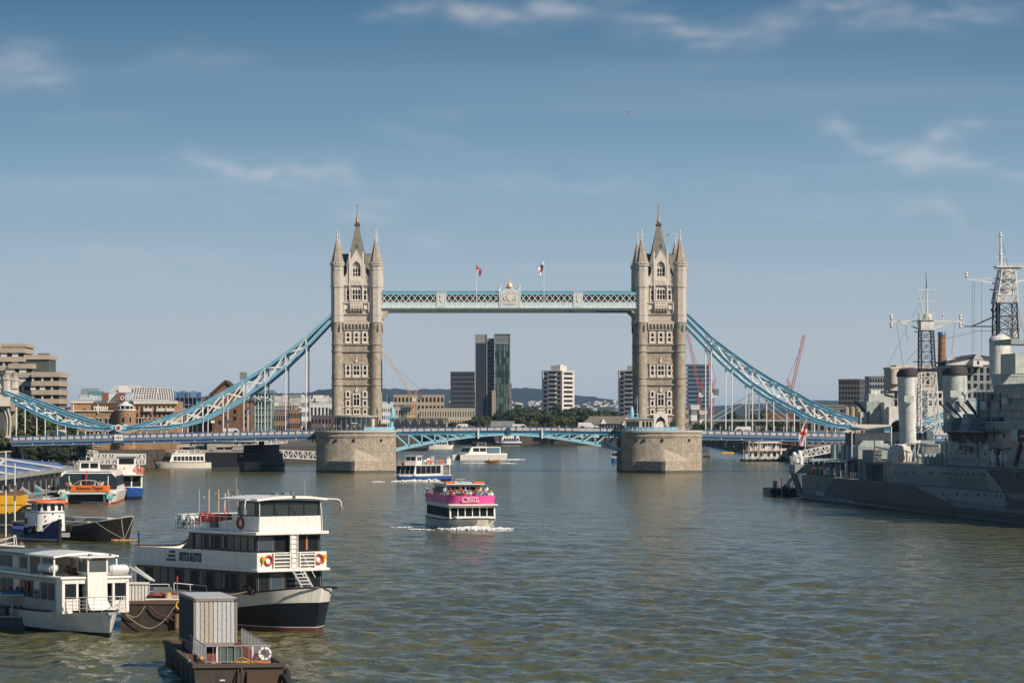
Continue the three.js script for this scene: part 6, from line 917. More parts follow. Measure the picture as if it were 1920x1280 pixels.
// ================= WARSHIP on the right: stern far off, bow towards the viewer beyond the frame =================
{
  const s0 = V(PX(1505, 588), 0, -588), s1 = V(PX(1920, 441), 0, -441), dir = s1.clone().sub(s0).normalize(), inb = V(dir.z, 0, -dir.x);   // inb: inboard, to the right
  const g = thing('warship', 'long grey camouflaged warship with two lattice masts moored on the right', 'warship', [s0.x, 0, s0.z], Math.atan2(-dir.z, dir.x));
  // own axes: x from stern to bow, y up, -z inboard. zi = metres inboard of the port side
  const st = (px, zi) => { const k = (px - VX) / F, ox = s0.x + inb.x * zi, oz = -(s0.z + inb.z * zi); return (k * oz - ox) / (dir.x + k * dir.z); };       // station seen at that bearing
  const dist = (x, zi) => -(s0.z + inb.z * zi + dir.z * x);
  const yy = (py, x, zi) => PY(py, dist(x, zi));
  const W = (px, py, zi) => { const x = st(px, zi); return [x, yy(py, x, zi), -zi]; };
  const B = 19, CL = 9.5;
  const g1 = streaky(.20, .22, .22, .6, 9), g2 = streaky(.05, .058, .07, .6, 9), g3 = streaky(.33, .375, .36, .6, 9), gl = streaky(.38, .45, .42, .55, 7), lt = streaky(.55, .58, .55, .55, 7), bl = streaky(.20, .29, .34, .55, 7), wh = streaky(.74, .73, .70, .5, 6), blk = paint(.018, .02, .024, .5), canvas = M(.62, .58, .53, .9, { map: GRIME, tile: 3 }), deckM = M(.20, .16, .12, .85, { map: STREAK, tile: 4 });
  const bx = (x0, x1, y0, y1, z0, z1, m, nm = 'superstructure') => part(nm, box2(x0, x1, y0, y1, -z1, -z0), m, g);
  // --- hull
  const half = x => B / 2 * Math.sqrt(1 - (1 - clamp((x + 11.5) / 13, 0, 1)) ** 2.3) * (x > 148 ? 1 - .92 * ((x - 148) / 34) ** 1.8 : 1);
  const ring = (x, y0, y1, e = 0) => { const h = half(x); return [[x, y0, -CL + (h * .965 + e)], [x, lerp(y0, y1, .5), -CL + (h * .99 + e)], [x, y1, -CL + h + e], [x, y1, -CL - h - e], [x, lerp(y0, y1, .5), -CL - h * .99 - e], [x, y0, -CL - h * .965 - e]]; };
  const strip = (x0, x1, n, y0, y1, e) => [...Array(n + 1)].map((_, k) => ring(lerp(x0, x1, k / n), y0, y1, e));
  const xG = st(1614, 0), END = 182;
  part('hull', loft(strip(-11, END, 60, -1.5, 4.2), { crease: .5 }), g1, g);
  part('upper_hull', loft(strip(xG + 17, END, 40, 4.22, 7.3), { crease: .4 }), g1, g);
  part('knuckle', loft(strip(-11.1, END, 50, 4.1, 4.26, .07), { crease: .5 }), g3, g); part('boot_line', loft(strip(-11.1, END, 50, .75, .9, .05), { crease: .5 }), streaky(.24, .26, .27, .5, 9), g); part('waterline_band', loft(strip(-11.1, END, 50, -1.2, .16, .05), { crease: .5 }), streaky(.05, .045, .04, .7, 9), g);
  // camouflage: bands of paint lying on the plating, in short lengths
  const row = (pa, pb, ya, yb, m) => { const xa = st(pa, 0), xb = st(pb, 0), gs = []; const n = 14; for (let k = 0; k < n; k++) { const x = lerp(xa, xb, k / n), e = lerp(xa, xb, (k + 1) / n), u = k / n, v = (k + 1) / n, z = (q, y) => -CL + half(q) * (y > 4.2 ? (y < 5.76 ? lerp(.965, .99, (y - 4.22) / 1.54) : lerp(.99, 1, (y - 5.76) / 1.54)) : y < 1.35 ? lerp(.965, .99, (y + 1.5) / 2.85) : lerp(.99, 1, (y - 1.35) / 2.85)) + .05; const P = (q, y) => [q, y, z(q, y)], lv = (lo, hi) => [lo, ...[1.35, 5.76].filter(m => m > lo + .05 && m < hi - .05), hi]; const A1 = lv(ya(u), yb(u)), B1 = lv(ya(v), yb(v)), m = Math.max(A1.length, B1.length), at2 = (L, k) => L.length === m ? L[k] : lerp(L[0], L[L.length - 1], k / (m - 1)); for (let k = 0; k < m - 1; k++) gs.push(quad(P(x, at2(A1, k)), P(e, at2(B1, k)), P(e, at2(B1, k + 1)), P(x, at2(A1, k + 1)))); } part('camouflage_patch', gs, m, g); };
  const K = a => () => a; row(1546, 1712, u => lerp(.9, .3, u), u => lerp(1.6, 4.05, sm(0, .12, u)), g2); row(1712, 1790, K(.3), u => lerp(4.05, 1.7, u), g2); row(1790, 1935, K(.3), K(1.55), g2); row(1776, 1792, K(.3), u => lerp(2.9, 2.2, u), g3); row(1792, 1885, K(1.6), u => lerp(2.3, 2.1, u), streaky(.23, .26, .27, .6, 9)); row(1720, 1790, u => lerp(3.9, 1.75, u), u => lerp(4.05, 2.5, u), g3);
  row(1852, 1935, u => lerp(6.9, 2.2, sm(0, .6, u)), u => lerp(7.22, 7.22, u), streaky(.03, .034, .04, .6, 9)); row(1886, 1935, K(2.1), u => lerp(2.4, 3.6, u), streaky(.03, .034, .04, .6, 9)); const g4 = streaky(.33, .355, .35, .6, 9); row(1712, 1790, u => lerp(4.05, 2.5, u), K(4.08), g4); row(1790, 1886, u => lerp(2.5, 2.25, u), K(4.08), g4); row(1662, 1682, K(4.3), K(7.2), g4); row(1712, 1775, K(4.3), K(7.2), g4); row(1850, 1876, u => lerp(4.3, 4.3, u), u => lerp(7.1, 4.9, u), g4); row(1530, 1600, u => lerp(.9, .35, u), u => lerp(1.9, .9, u), gl); row(1682, 1712, K(4.3), K(7.2), bl); row(1775, 1850, K(4.3), u => lerp(7.2, 7.2, u), streaky(.20, .25, .25, .6, 9));
  part('deck_planking', [box2(-2, xG + 17, 4.22, 4.3, -17, -2), box2(xG + 17, 150, 7.31, 7.4, -18.4, -.6)], deckM, g);
  const scut = (px, py, zi = -.05, r = .17) => { const p = W(px, py, zi); part('scuttle', cyl(0, 0, 0, r, .14, 10).rotateX(Math.PI / 2).translate(...p), C.dark, g); };
  for (const px of [1680, 1697, 1713, 1716, 1744, 1749, 1766, 1770, 1773, 1777, 1784, 1794, 1805, 1816, 1827, 1839, 1846, 1860, 1893, 1908]) scut(px, 884.5 + (px - 1680) * .028); for (const px of [1719, 1725, 1767, 1769, 1795, 1812, 1835, 1848, 1870, 1878]) scut(px, 923 + (px - 1720) * .04, -.1, .2); for (const px of [1578, 1600, 1532, 1524]) scut(px, 909, -.05, .2);
  // --- quarterdeck gallery under an awning
  bx(6, xG + 17, 4.3, 7.1, 5, 5.3, g2, 'gallery_back'); bx(xG - 4, xG + 17.2, 7.1, 7.4, .4, 18, g1, 'gallery_roof'); for (const px of [1612, 1622, 1659, 1586]) { const x = st(px, .2); bx(x - .35, x + .35, 4.3, 7.2, .1, .6, g3, 'gallery_pillar'); } bx(xG - 3, xG + 2, 4.3, 7.1, .5, .8, g1, 'gallery_bulkhead'); bx(xG + 3.5, xG + 16, 4.3, 6.8, 1.2, 1.4, streaky(.07, .06, .055, .8, 5), 'gallery_screen');
  for (const px of [1526, 1536, 1546, 1557, 1568, 1577, 1590]) { const x = st(px, 2); part('awning_pole', rod([x, 4.3, -2], [x, 7.3, -2], .09), lt, g); } part('quarterdeck_awning', [quad(W(1516, 866, 3), W(1582, 868, 1.4), W(1604, 861, 9), W(1530, 861, 9)), quad(W(1516, 864.5, 3), W(1582, 866.5, 1.4), W(1604, 859.5, 9), W(1530, 859.5, 9))], lt, g);
  for (let k = 0; k < 6; k++) part('awning_drape', quad(W(1530 + k * 13, 868, 2), W(1537 + k * 13, 868, 2), W(1537 + k * 13, 890, 2), W(1530 + k * 13, 890, 2)), k % 2 ? streaky(.2, .17, .14, .9, 2) : streaky(.08, .09, .085, .9, 2), g); for (const [px, py, m] of [[1528, 879, C.red], [1534, 876, M(.05, .3, .12, .6)], [1542, 882, C.red], [1550, 884, C.offwhite]]) { const p = W(px, py, 1.4); part('deck_seat', rbox(p[0], 5, p[2], .9, 1.1, .9, .1), m, g); }
  rails(g, [[-3, 4.3, -6], [4, 4.3, -3.4], [14, 4.3, -1.4], [xG - 2, 4.3, -.5]], 1.05, { m: lt, step: 2.2 });
  // --- stern platform, ladder and landing stage
  const a = st(1495, 1.4); bx(a - 5, a, 4.4, 6, 1, 4.4, g3, 'stern_platform'); for (const z of [1.1, 4.1]) part('platform_bracket', prism([[a - 5, 4.4], [a, 4.4], [a + 6, .6], [a + 2, .8]], -z - .3, -z), g2, g); rails(g, [[a - 5, 6, -1.1], [a, 6, -1.1]], 1.5, { m: C.white, r: .05 }); rails(g, [[a, 6, -1.1], [a, 6, -4.3]], 1.5, { m: C.white, r: .05 });
  for (const [px, py] of [[1495, 862], [1503, 866], [1490, 858], [1500, 855]]) { const p = W(px, py, 2.6); part('life_raft', [cyl(p[0], p[1] - .5, p[2], .4, 1.2, 10), ball(p[0], p[1] + .7, p[2], .4)], C.white, g); }
  const l0 = W(1462, 936, 1), l1 = W(1494, 934, 1); bx(l0[0] - 3, l0[0] + 6, .1, 1.5, -1.5, 5, C.black, 'landing_stage'); bx(l0[0] - 1, l0[0] + 3, 1.5, 2.8, 0, 2.4, streaky(.16, .17, .17, .7, 3), 'landing_hut'); for (let k = 0; k < 4; k++) part('fender_tyre', torus(l0[0] + 6.2, .8, -(-1.2 + k * 1.5), .55, .22, Math.PI / 2), C.tyre, g); part('accommodation_ladder', [bar(W(1496, 875, 3), W(1476, 912, 1), .9, .4), bar(W(1496, 867, 3), W(1476, 904, 1), .1), bar(W(1500, 890, 3), W(1480, 920, 1), .1)], lt, g); part('stage_post', [rod(W(1466, 930, 0), W(1466, 893, 0), .08), rod(W(1476, 930, 2), W(1476, 905, 2), .1)], C.steel, g); part('platform_tray', [bar(W(1478, 880, 5), W(1492, 880, 5), 1.2, .3), bar(W(1479, 876, 5), W(1491, 876, 5), .8, .1)], C.white, g);
  // --- ensign
  const es = part('ensign_staff', rod([st(1509, 8), yy(866, st(1509, 8), 8), -8], [st(1509, 8), yy(785, st(1509, 8), 8), -8.4], .1, .07), C.offwhite, g); { const cols = { a: [], b: [] }, P = (u, v) => W(1514 - v * 12 - u * (1 - v * .2) * 3 + 2 * Math.sin(v * 5 + u * 3), 790 + v * 44 + u * 5, 8 - .5 * Math.sin(u * 6 + v * 5)); const P2 = (u, v) => { const ex = st(1509, 8), sc = dist(ex, 8) / F, qx = 1512 - v * 10 + (u - .5) * (4 + 9 * Math.sin(v * 2.6)); return [ex + .3 * Math.sin(u * 7 + v * 6), PY(788 + v * 46 + u * 3, dist(ex, 8)), -8 - (qx - 1509) * sc]; }; for (let i = 0; i < 8; i++) for (let j = 0; j < 14; j++) { const u = (i + .5) / 8, v = (j + .5) / 14; cols[Math.abs(u - .5) < .1 || Math.abs(v - .5) < .05 || (v < .32 && u > .6) ? 'b' : 'a'].push(quad(P2(i / 8, j / 14), P2((i + 1) / 8, j / 14), P2((i + 1) / 8, (j + 1) / 14), P2(i / 8, (j + 1) / 14))); } const e = part('ensign', cols.a, C.white, es); part('ensign_cross', cols.b, C.red, e); }
  // --- after gun turrets on the centre line, barrels to the stern
  const turret = (x, y, w, h, m) => { const z = -CL, t = part('gun_turret', loft([[[x - 4, y, z - w], [x + 3, y, z - w], [x + 3, y, z + w], [x - 4, y, z + w]], [[x - 3.8, y + h * .62, z - w], [x + 2.9, y + h * .68, z - w], [x + 2.9, y + h * .68, z + w], [x - 3.8, y + h * .62, z + w]], [[x - 2.4, y + h, z - w * .62], [x + 2, y + h, z - w * .62], [x + 2, y + h, z + w * .62], [x - 2.4, y + h, z + w * .62]]], { crease: .3 }), m, g); for (let k = -1; k <= 1; k++) part('gun_barrel', rod([x - 3.6, y + h * .55, z + k * w * .55], [x - 12, y + h * .62, z + k * w * .55], .3, .2, 10), m, t); return t; };
  turret(13, 7.3, 2.9, 3.2, g3); part('barbette', cyl(13, 4.3, -CL, 3, 3.1, 24), g2, g); part('barbette', cyl(32, 4.3, -CL, 2.7, 2.8, 24), g2, g);
  { const p = W(1688, 871, 3.2), y0 = p[1]; part('canvas_hood', loft([0, 1, 2, 3].map(k => { const w = [1.7, 1.8, 1.5, .7][k], y = [0, 1.9, 2.9, 3.3][k]; return [...Array(16)].map((_, j) => { const q = j / 16 * 6.283, r = w * (1 + .07 * Math.sin(j * 2.7 + k)); return [p[0] + r * Math.cos(q), y0 + y, p[2] + r * 1.05 * Math.sin(q)]; }); }), { crease: .4 }), canvas, g); lifebuoy(g, p[0] + 1.85, y0 + 1.1, p[2] + .1, Math.PI / 2, .42, C.orange); part('hooded_barrel', rod([p[0] - .8, y0 + 2.3, p[2] + 1], [p[0] - 6, y0 + 2.8, p[2] + 2.5], .24, .16, 8), canvas, g); }
  bx(xG - 2, xG + 6, 7.4, 9.2, .8, 2.2, g1, 'deck_house');
  rails(g, [[xG + 17, 7.4, -.6], [END - 40, 7.4, -.6]], 1.05, { m: g3, step: 2.2 });
  // ventilated screens aft of the turrets (blue grey), with stanchions
  for (let k = 0; k < 5; k++) { const p = W(1566 + k * 9, 846, 7); part('deck_locker', box(p[0], 8.4, p[2], 2.4, 2.6, .8), k % 2 ? bl : g3, g); } { const p = W(1572, 846, 9); rails(g, [[p[0] - 10, 9.8, p[2]], [p[0] + 16, 9.8, p[2]]], 1.5, { m: lt, step: 1.8 }); }
  const aw = (px, py, x) => { const d0 = dist(x, 0), zi = ((px - VX) / F * d0 - (s0.x + dir.x * x)) / inb.x; return [x, yy(py, x, zi), -zi]; }; part('awning', [quad(aw(1579, 811, 40), aw(1674, 800, 40), aw(1672, 796, 27), aw(1606, 795, 27))], M(.62, .53, .46, .9, { map: GRIME, tile: 3 }), g); for (const [px, py] of [[1598, 808], [1640, 803], [1672, 799]]) { const p = W(px, py, 4.2); part('awning_post', rod([p[0], 7.4, p[2]], p, .1), C.white, g); }
  // --- after superstructure and directors
  const at = (pa, pb, pt, pb2, zi, len, m, nm) => { const p0 = W(pa, pt, zi), zi2 = zi + (pb - pa) / F * dist(p0[0], zi); const yb = yy(pb2, p0[0], zi); return bx(p0[0] - len, p0[0], yb, p0[1], zi, zi2, m, nm); };   // a box whose face towards the bow covers that patch of the view
  at(1604, 1672, 812, 868, 7, 8, g2, 'after_deckhouse'); at(1632, 1658, 770, 812, 7, 4, gl, 'director_pedestal'); at(1626, 1659, 752, 772, 6.6, 5, gl, 'director'); at(1630, 1676, 738, 754, 7, 4, lt, 'director_top'); at(1634, 1652, 731, 740, 8, 2, wh, 'director_hood'); at(1659, 1672, 754, 800, 9, 3, lt, 'screen'); at(1668, 1690, 762, 800, 9.5, 3, wh, 'screen'); at(1626, 1634, 738, 752, 7, 1, wh, 'director_arm');
  for (const [p, q] of [[[1606, 752], [1622, 772]], [[1604, 750], [1614, 764]], [[1660, 740], [1676, 744]]]) part('range_arm', bar(W(...p, 6.4), W(...q, 6.4), .3), g2, g); at(1614, 1628, 772, 800, 5.6, 2, lt, 'winch'); for (const px of [1640, 1648, 1656, 1664, 1672]) part('director_rod', rod(W(px, 738, 7), W(px, 728 + (px % 3) * 2, 7), .06), lt, g);
  { const p = W(1687, 809, 8.5); part('netted_dome', lathe([[1.55, 0], [1.5, .8], [1.15, 1.5], [.55, 1.85], [.01, 1.95]], p[0], p[1], p[2], 18), M(.03, .028, .026, .95), g); part('dome_base', cyl(p[0], p[1] - 1.5, p[2], 1.35, 1.5, 18), lt, g); const q = W(1735, 825, 9); part('director_drum', [cyl(q[0], q[1], q[2], 1.4, 2, 18), cyl(q[0], q[1] + 2, q[2], 1.5, .2, 18)], streaky(.09, .13, .17, .6, 4), g); }
  at(1681, 1755, 826, 832, 8, 9, g3, 'platform'); at(1712, 1762, 834, 868, 10, 8, g2, 'deckhouse'); at(1730, 1764, 838, 868, 9, 8, g1, 'deckhouse'); for (const px of [1707, 1716, 1728]) { const p = W(px, 870, 5); part('tripod', [rod(p, [p[0], p[1] + 3.4, p[2]], .12), rod(p, [p[0] - .4, p[1] + 3.2, p[2] - .9], .1), bar([p[0], p[1] + 3.2, p[2] - .8], [p[0], p[1] + 3.2, p[2] + .8], .12)], lt, g); }
  // --- funnels: raked ovals with dark tops
  const funnel = (pa, pb, pt, pbase, lean, ma) => { const pc = (pa + pb) / 2, x = st(pc, CL), rz = (pb - pa) / 2 / F * dist(x, CL), rx = rz * 1.3, y0 = yy(pbase, x, CL), y1 = yy(pt, x, CL), Z = -CL; const rg = (y, k, q = 1) => [...Array(30)].map((_, j) => { const t = j / 30 * 6.283; return [x - (y - y0) * .1 + rx * q * Math.cos(t), y + (k ? .45 * Math.cos(t) : 0), Z + (y - y0) * lean + rz * q * Math.sin(t)]; }); const f = part('funnel', loft([rg(y0), rg(y1)], { crease: 1, caps: false }), ma, g); part('funnel_cap', loft([rg(y1 - .1, 0, 1.06), rg(y1 + .15, 0, 1.1), rg(y1 + .8, 1, 1), rg(y1 + .9, 1, .85)], { crease: .6 }), M(.05, .042, .045, .8), f); for (const t of [.2, .45, .7]) part('funnel_band', loft([rg(lerp(y0, y1, t), 0, 1.012), rg(lerp(y0, y1, t) + .09, 0, 1.012)], { crease: 1, caps: false }), ma, f); for (const q of [-.5, .2]) part('funnel_pipe', rod([x + rx * .9, y0, Z + rz * q], [x - (y1 - y0) * .1 + rx * .9, y1 - .4, Z + (y1 - y0) * lean + rz * q], .09), ma, f); part('funnel_stage', [box(x + rx, lerp(y0, y1, .62), Z + .8, .9, .1, 1.6), box(x + rx + .3, lerp(y0, y1, .62) + .5, Z + .8, .06, .9, 1.6)], lt, f); part('funnel_cage', [...Array(7)].map((_, j) => tube([[x - (y1 - y0) * .1 - rx * .6, y1 + .8, Z + rz * (j - 3) / 3.4], [x - (y1 - y0) * .1, y1 + 1.5, Z + rz * (j - 3) / 5], [x - (y1 - y0) * .1 + rx * .6, y1 + .9, Z + rz * (j - 3) / 3.4]], .04, 8, 4)), blk, f); };
  funnel(1688, 1727, 705, 830, .012, wh); funnel(1771, 1816, 702, 812, -.004, lt);
  // --- lattice masts
  const mast = (p0, w0, p1, w1, zi, m, n, nm) => { const x = st(p0[0], zi), s = dist(x, zi) / F, z0 = -zi, z1 = -(zi + (p1[0] - p0[0]) * s), y0 = yy(p0[1], x, zi), y1 = yy(p1[1], x, zi), gs = [], c = (i, t) => { const w = lerp(w0, w1, t) * s / 2, [q, r] = [[1, 1], [1, -1], [-1, -1], [-1, 1]][i]; return V(x + q * w, lerp(y0, y1, t), lerp(z0, z1, t) + r * w); }; for (let i = 0; i < 4; i++) { gs.push(bar(c(i, 0), c(i, 1), .19)); for (let k = 0; k < n; k++) gs.push(bar(c(i, k / n), c((i + 1) % 4, (k + 1) / n), .085), bar(c((i + 1) % 4, k / n), c(i, (k + 1) / n), .085), bar(c(i, (k + 1) / n), c((i + 1) % 4, (k + 1) / n), .1)); } return part(nm, gs, m, g); };
  const MZ = 8.6, mw = (px, py) => W(px, py, MZ), mx = st(1738, MZ), ms = dist(mx, MZ) / F, mp = (px, py) => [mx, PY(py, dist(mx, MZ)), -MZ - (px - 1738) * ms];
  mast([1742, 812], 36, [1739, 698], 28, MZ, wh, 5, 'mast_lower'); mast([1739, 698], 27, [1737, 620], 23, MZ, blk, 4, 'mast_upper');
  part('mast_house', [rbox(mx, (mp(0, 619)[1] + mp(0, 601)[1]) / 2, mp(1737, 0)[2], 2, 1.7, 2.2, .12), cyl(mx, mp(0, 602)[1], mp(1740, 0)[2], .7, 1.1, 12), box(mx, mp(0, 600)[1], mp(1737, 0)[2], 2.4, .1, 2.6)], wh, g); { const y = mp(0, 600)[1], z = mp(1737, 0)[2]; rails(g, [[mx + 1.2, y, z - 1.3], [mx + 1.2, y, z + 1.3]], 1, { m: wh, r: .04, step: .5 }); rails(g, [[mx - 1.2, y, z - 1.3], [mx - 1.2, y, z + 1.3]], 1, { m: wh, r: .04, step: .5 }); }
  for (const [tip, arm, s] of [[1671, 1682, -1], [1803, 1790, 1]]) { part('yard', [bar(mp(1737 + s * 9, 602), mp(tip, 602), .22), bar(mp(1737 + s * 10, 618), mp(arm, 601), .22), ...[16, 24, 32, 40].map(k => bar(mp(1737 + s * k, 602), mp(1737 + s * k, 615 - k * .27), .07))], wh, g); part('yard_lamp', [rod(mp(tip, 614), mp(tip, 591), .09), ...[592, 597, 607, 612].map(y => ball(...mp(tip, y), .26, 8))], wh, g); }
  part('yard_lamp', [rod(mp(1770, 601), mp(1770, 588), .1), ball(...mp(1770, 590), .22, 8), rod(mp(1808, 612), mp(1808, 600), .06), ball(...mp(1808, 606), .22, 8)], wh, g);
  part('topmast', [rod(mp(1740, 600), mp(1738, 540), .2, .12), rod(mp(1733, 592), mp(1724, 554), .12, .08), bar(mp(1721, 543), mp(1756, 543), .12), bar(mp(1721, 565), mp(1756, 565), .12), ...[1724, 1752, 1755].map(x => rod(mp(x, 543), mp(x, 565), .04))], wh, g); part('topmast_tip', rod(mp(1738, 543), mp(1737, 512), .09, .04), blk, g); part('mast_arm', [bar(mp(1714, 622), mp(1726, 622), .12), bar(mp(1721, 638), mp(1727, 638), .12), bar(mp(1712, 678), mp(1726, 678), .14), bar(mp(1718, 728), mp(1728, 728), .14)], blk, g);
  for (const [p, q] of [[[1681, 606], [1694, 690]], [[1698, 606], [1702, 640]], [[1793, 604], [1786, 662]], [[1720, 655], [1698, 680]], [[1750, 640], [1830, 622]]]) part('halyard', rod(mp(...p), mp(...q), .025), blk, g);
  // --- foremast
  const FZ = 9, fx = st(1885, FZ), fs = dist(fx, FZ) / F, fp = (px, py, dx = 0) => [fx + dx, PY(py, dist(fx, FZ)), -FZ - (px - 1885) * fs];
  mast([1886, 642], 40, [1885, 568], 36, FZ, blk, 3, 'foremast_lower'); mast([1885, 568], 40, [1889, 506], 26, FZ, wh, 4, 'foremast_upper'); part('foremast_leg', [rod(fp(1872, 645), fp(1872, 568), .35, .35, 10)], blk, g); part('foremast_lattice_foot', [bar(fp(1870, 720), fp(1895, 642), .14), bar(fp(1866, 690), fp(1890, 642), .14), bar(fp(1870, 720), fp(1870, 642), .16), bar(fp(1898, 660), fp(1880, 700), .12)], wh, g);
  part('foremast_platform', [bar(fp(1863, 567), fp(1905, 567), 3, .3), bar(fp(1866, 500), fp(1917, 500), 2, .2), bar(fp(1868, 503), fp(1915, 503), 1.6, .12), bar(fp(1872, 524), fp(1905, 524), 2, .16)], wh, g); { const q = fp(1864, 566), r = fp(1904, 566); rails(g, [[q[0] + 1.5, q[1], q[2]], [r[0] + 1.5, r[1], r[2]]], 1, { m: wh, r: .04, step: .6 }); const u = fp(1866, 500), v = fp(1917, 500); rails(g, [[u[0] + 1, u[1], u[2]], [v[0] + 1, v[1], v[2]]], .35, { m: wh, r: .03, step: .6, rows: 2 }); }
  part('lookout', [cyl(...fp(1890, 552), 1, 1.4, 12), cyl(...fp(1890, 528), .8, 1.9, 12), cyl(...fp(1889, 516), .55, .9, 12), box(...fp(1871, 556), 1, 1.6, .9)], wh, g); part('yard', [bar(fp(1872, 533), fp(1838, 526), .24), bar(fp(1838, 526), fp(1811, 523), .16), bar(fp(1898, 530), fp(1935, 522), .24), bar(fp(1840, 522), fp(1870, 522), .1)], wh, g); part('yard_lamp', [rod(fp(1812, 524), fp(1812, 511), .08), ball(...fp(1812, 513), .22), ball(...fp(1812, 518), .24)], wh, g); part('lower_yard', [bar(fp(1807, 612), fp(1868, 612), .16), bar(fp(1822, 612), fp(1868, 592), .18), bar(fp(1825, 620), fp(1866, 620), .06)], blk, g); part('radar_bar', [bar(fp(1856, 543), fp(1879, 543), .2, .16), rod(fp(1864, 543), fp(1864, 562), .06)], blk, g); part('signal_lamp', [ball(...fp(1861, 581), .26), bar(fp(1861, 581), fp(1868, 586), .12)], blk, g);
  part('foretop', [rod(fp(1877.5, 500), fp(1877, 440), .24, .15), bar(fp(1867, 481), fp(1888, 481), .1), ball(...fp(1877, 442), .26), ball(...fp(1877, 437), .2), ball(...fp(1877.5, 478), .28), ...[1870, 1886].map(x => rod(fp(x, 500), fp(x, 490), .04))], wh, g); part('radar_dish', [...Array(8)].map((_, k) => tube([fp(1888, 592 + k * 3.6, -1), fp(1902, 590 + k * 3.9, .4), fp(1919, 592 + k * 3.4, -1)], .04, 10, 4)).concat([...Array(6)].map((_, k) => tube([fp(1890 + k * 5.6, 584, -1), fp(1891 + k * 5.4, 602, .4), fp(1893 + k * 4.4, 621, -1)], .04, 10, 4)), [cyl(...fp(1903, 632), .6, 1, 10)]), wh, g); for (const [p, q] of [[[1823, 528], [1822, 664]], [[1841, 530], [1840, 668]], [[1827, 528], [1826, 660]], [[1862, 560], [1862, 660]]]) part('halyard', rod(fp(...p), fp(...q), .022), blk, g);
  // --- forward superstructure
  { const p = W(1876, 710, 8); const r = 20 / F * dist(p[0], 8), h = yy(640, p[0], 8) - p[1]; part('control_tower', [cyl(p[0], p[1], p[2], r, h, 20), lathe([[r * 1.05, 0], [r * .98, .5], [r * .6, 1], [.01, 1.2]], p[0], p[1] + h, p[2], 20)], wh, g); const q = W(1893, 700, 6); part('search_drum', [cyl(...q, .6, 1.4, 12), rod([q[0], q[1] + 1.4, q[2]], [q[0], q[1] + 2.3, q[2] - .9], .08)], lt, g); }
  at(1905, 1990, 662, 700, 5, 8, streaky(.55, .58, .53, .5, 6), 'control_top'); at(1897, 1990, 635, 645, 4.6, 9, gl, 'control_roof'); at(1880, 1990, 700, 722, 6.5, 6, lt, 'bridge_deckhouse');
  const side = (pa, pt, pbm, zi, m, nm, xe = 150) => { const x = st(pa, zi); return bx(x, xe, yy(pbm, x, zi), yy(pt, x, zi), zi, B - zi, m, nm); };       // a block whose port side starts at that bearing and runs forward
  side(1778, 812, 872, 2.4, gl, 'superstructure_side'); side(1842, 790, 812, 2.9, gl, 'bridge_lower'); side(1832, 735, 792, 3.6, g3, 'bridge_middle'); side(1864, 721, 736, 3.9, gl, 'bridge_upper'); side(1806, 776, 814, 5, bl, 'screen_side', st(1842, 5) + 4);
  side(1764, 832, 872, 4, g3, 'deckhouse_side', st(1800, 4));
  const pane = (pa, pb, pt, pbm, zi) => { const x0 = st(pa, zi), x1 = st(pb, zi), y1 = yy(pt, x0, zi), y0 = yy(pbm, x0, zi); part('bridge_window', box2(x0, x1, y0, y1, -zi - .1, -zi + .06), C.dark, g); }; for (const [p, q] of [[1904, 1916], [1919, 1930]]) pane(p, q, 739, 746, 3.6); for (const [p, q] of [[1882, 1886.5], [1890, 1901], [1904, 1916], [1920, 1932]]) pane(p, q, 775, 782, 3.6); pane(1870, 1878, 757, 768, 3.6);
  for (const [px, py] of [[1851, 817], [1883, 816]]) scut(px, py, 2.3, .3); for (const px of [1784, 1793, 1806, 1811, 1821, 1825, 1847, 1860, 1879]) scut(px, 850, 2.3, .16); { const p = W(1895, 820, 2.3); part('door', rbox(p[0], p[1], p[2], 3.4, 1.9, .16, .07), C.dark, g); const q = W(1905, 817, 2.2); part('open_door', rbox(q[0], q[1], q[2] + .1, 3, 1.8, .14, .06), lt, g); }
  at(1874, 1990, 858, 872, 1.6, 5, g2, 'breakwater'); side(1840, 826, 840, 2.0, streaky(.2, .24, .24, .6, 5), 'canvas_screen', st(1890, 2)); { const b0 = W(1898, 832, 1.2); part('ship_boat', loft([...Array(9)].map((_, k) => { const x = b0[0] + lerp(-4, 8, k / 8), w = .8 * Math.sin(Math.PI * clamp(.08 + k / 8 * .84, 0, 1)) ** .6; return [[x, b0[1] - .5, b0[2]], [x, b0[1] + .35, b0[2] - w], [x, b0[1] + .35, b0[2] + w]]; }), { crease: .6 }), wh, g); part('boat_boom', bar(W(1905, 872, .8), W(1918, 822, .8), .5), M(.1, .07, .05, .8), g); }
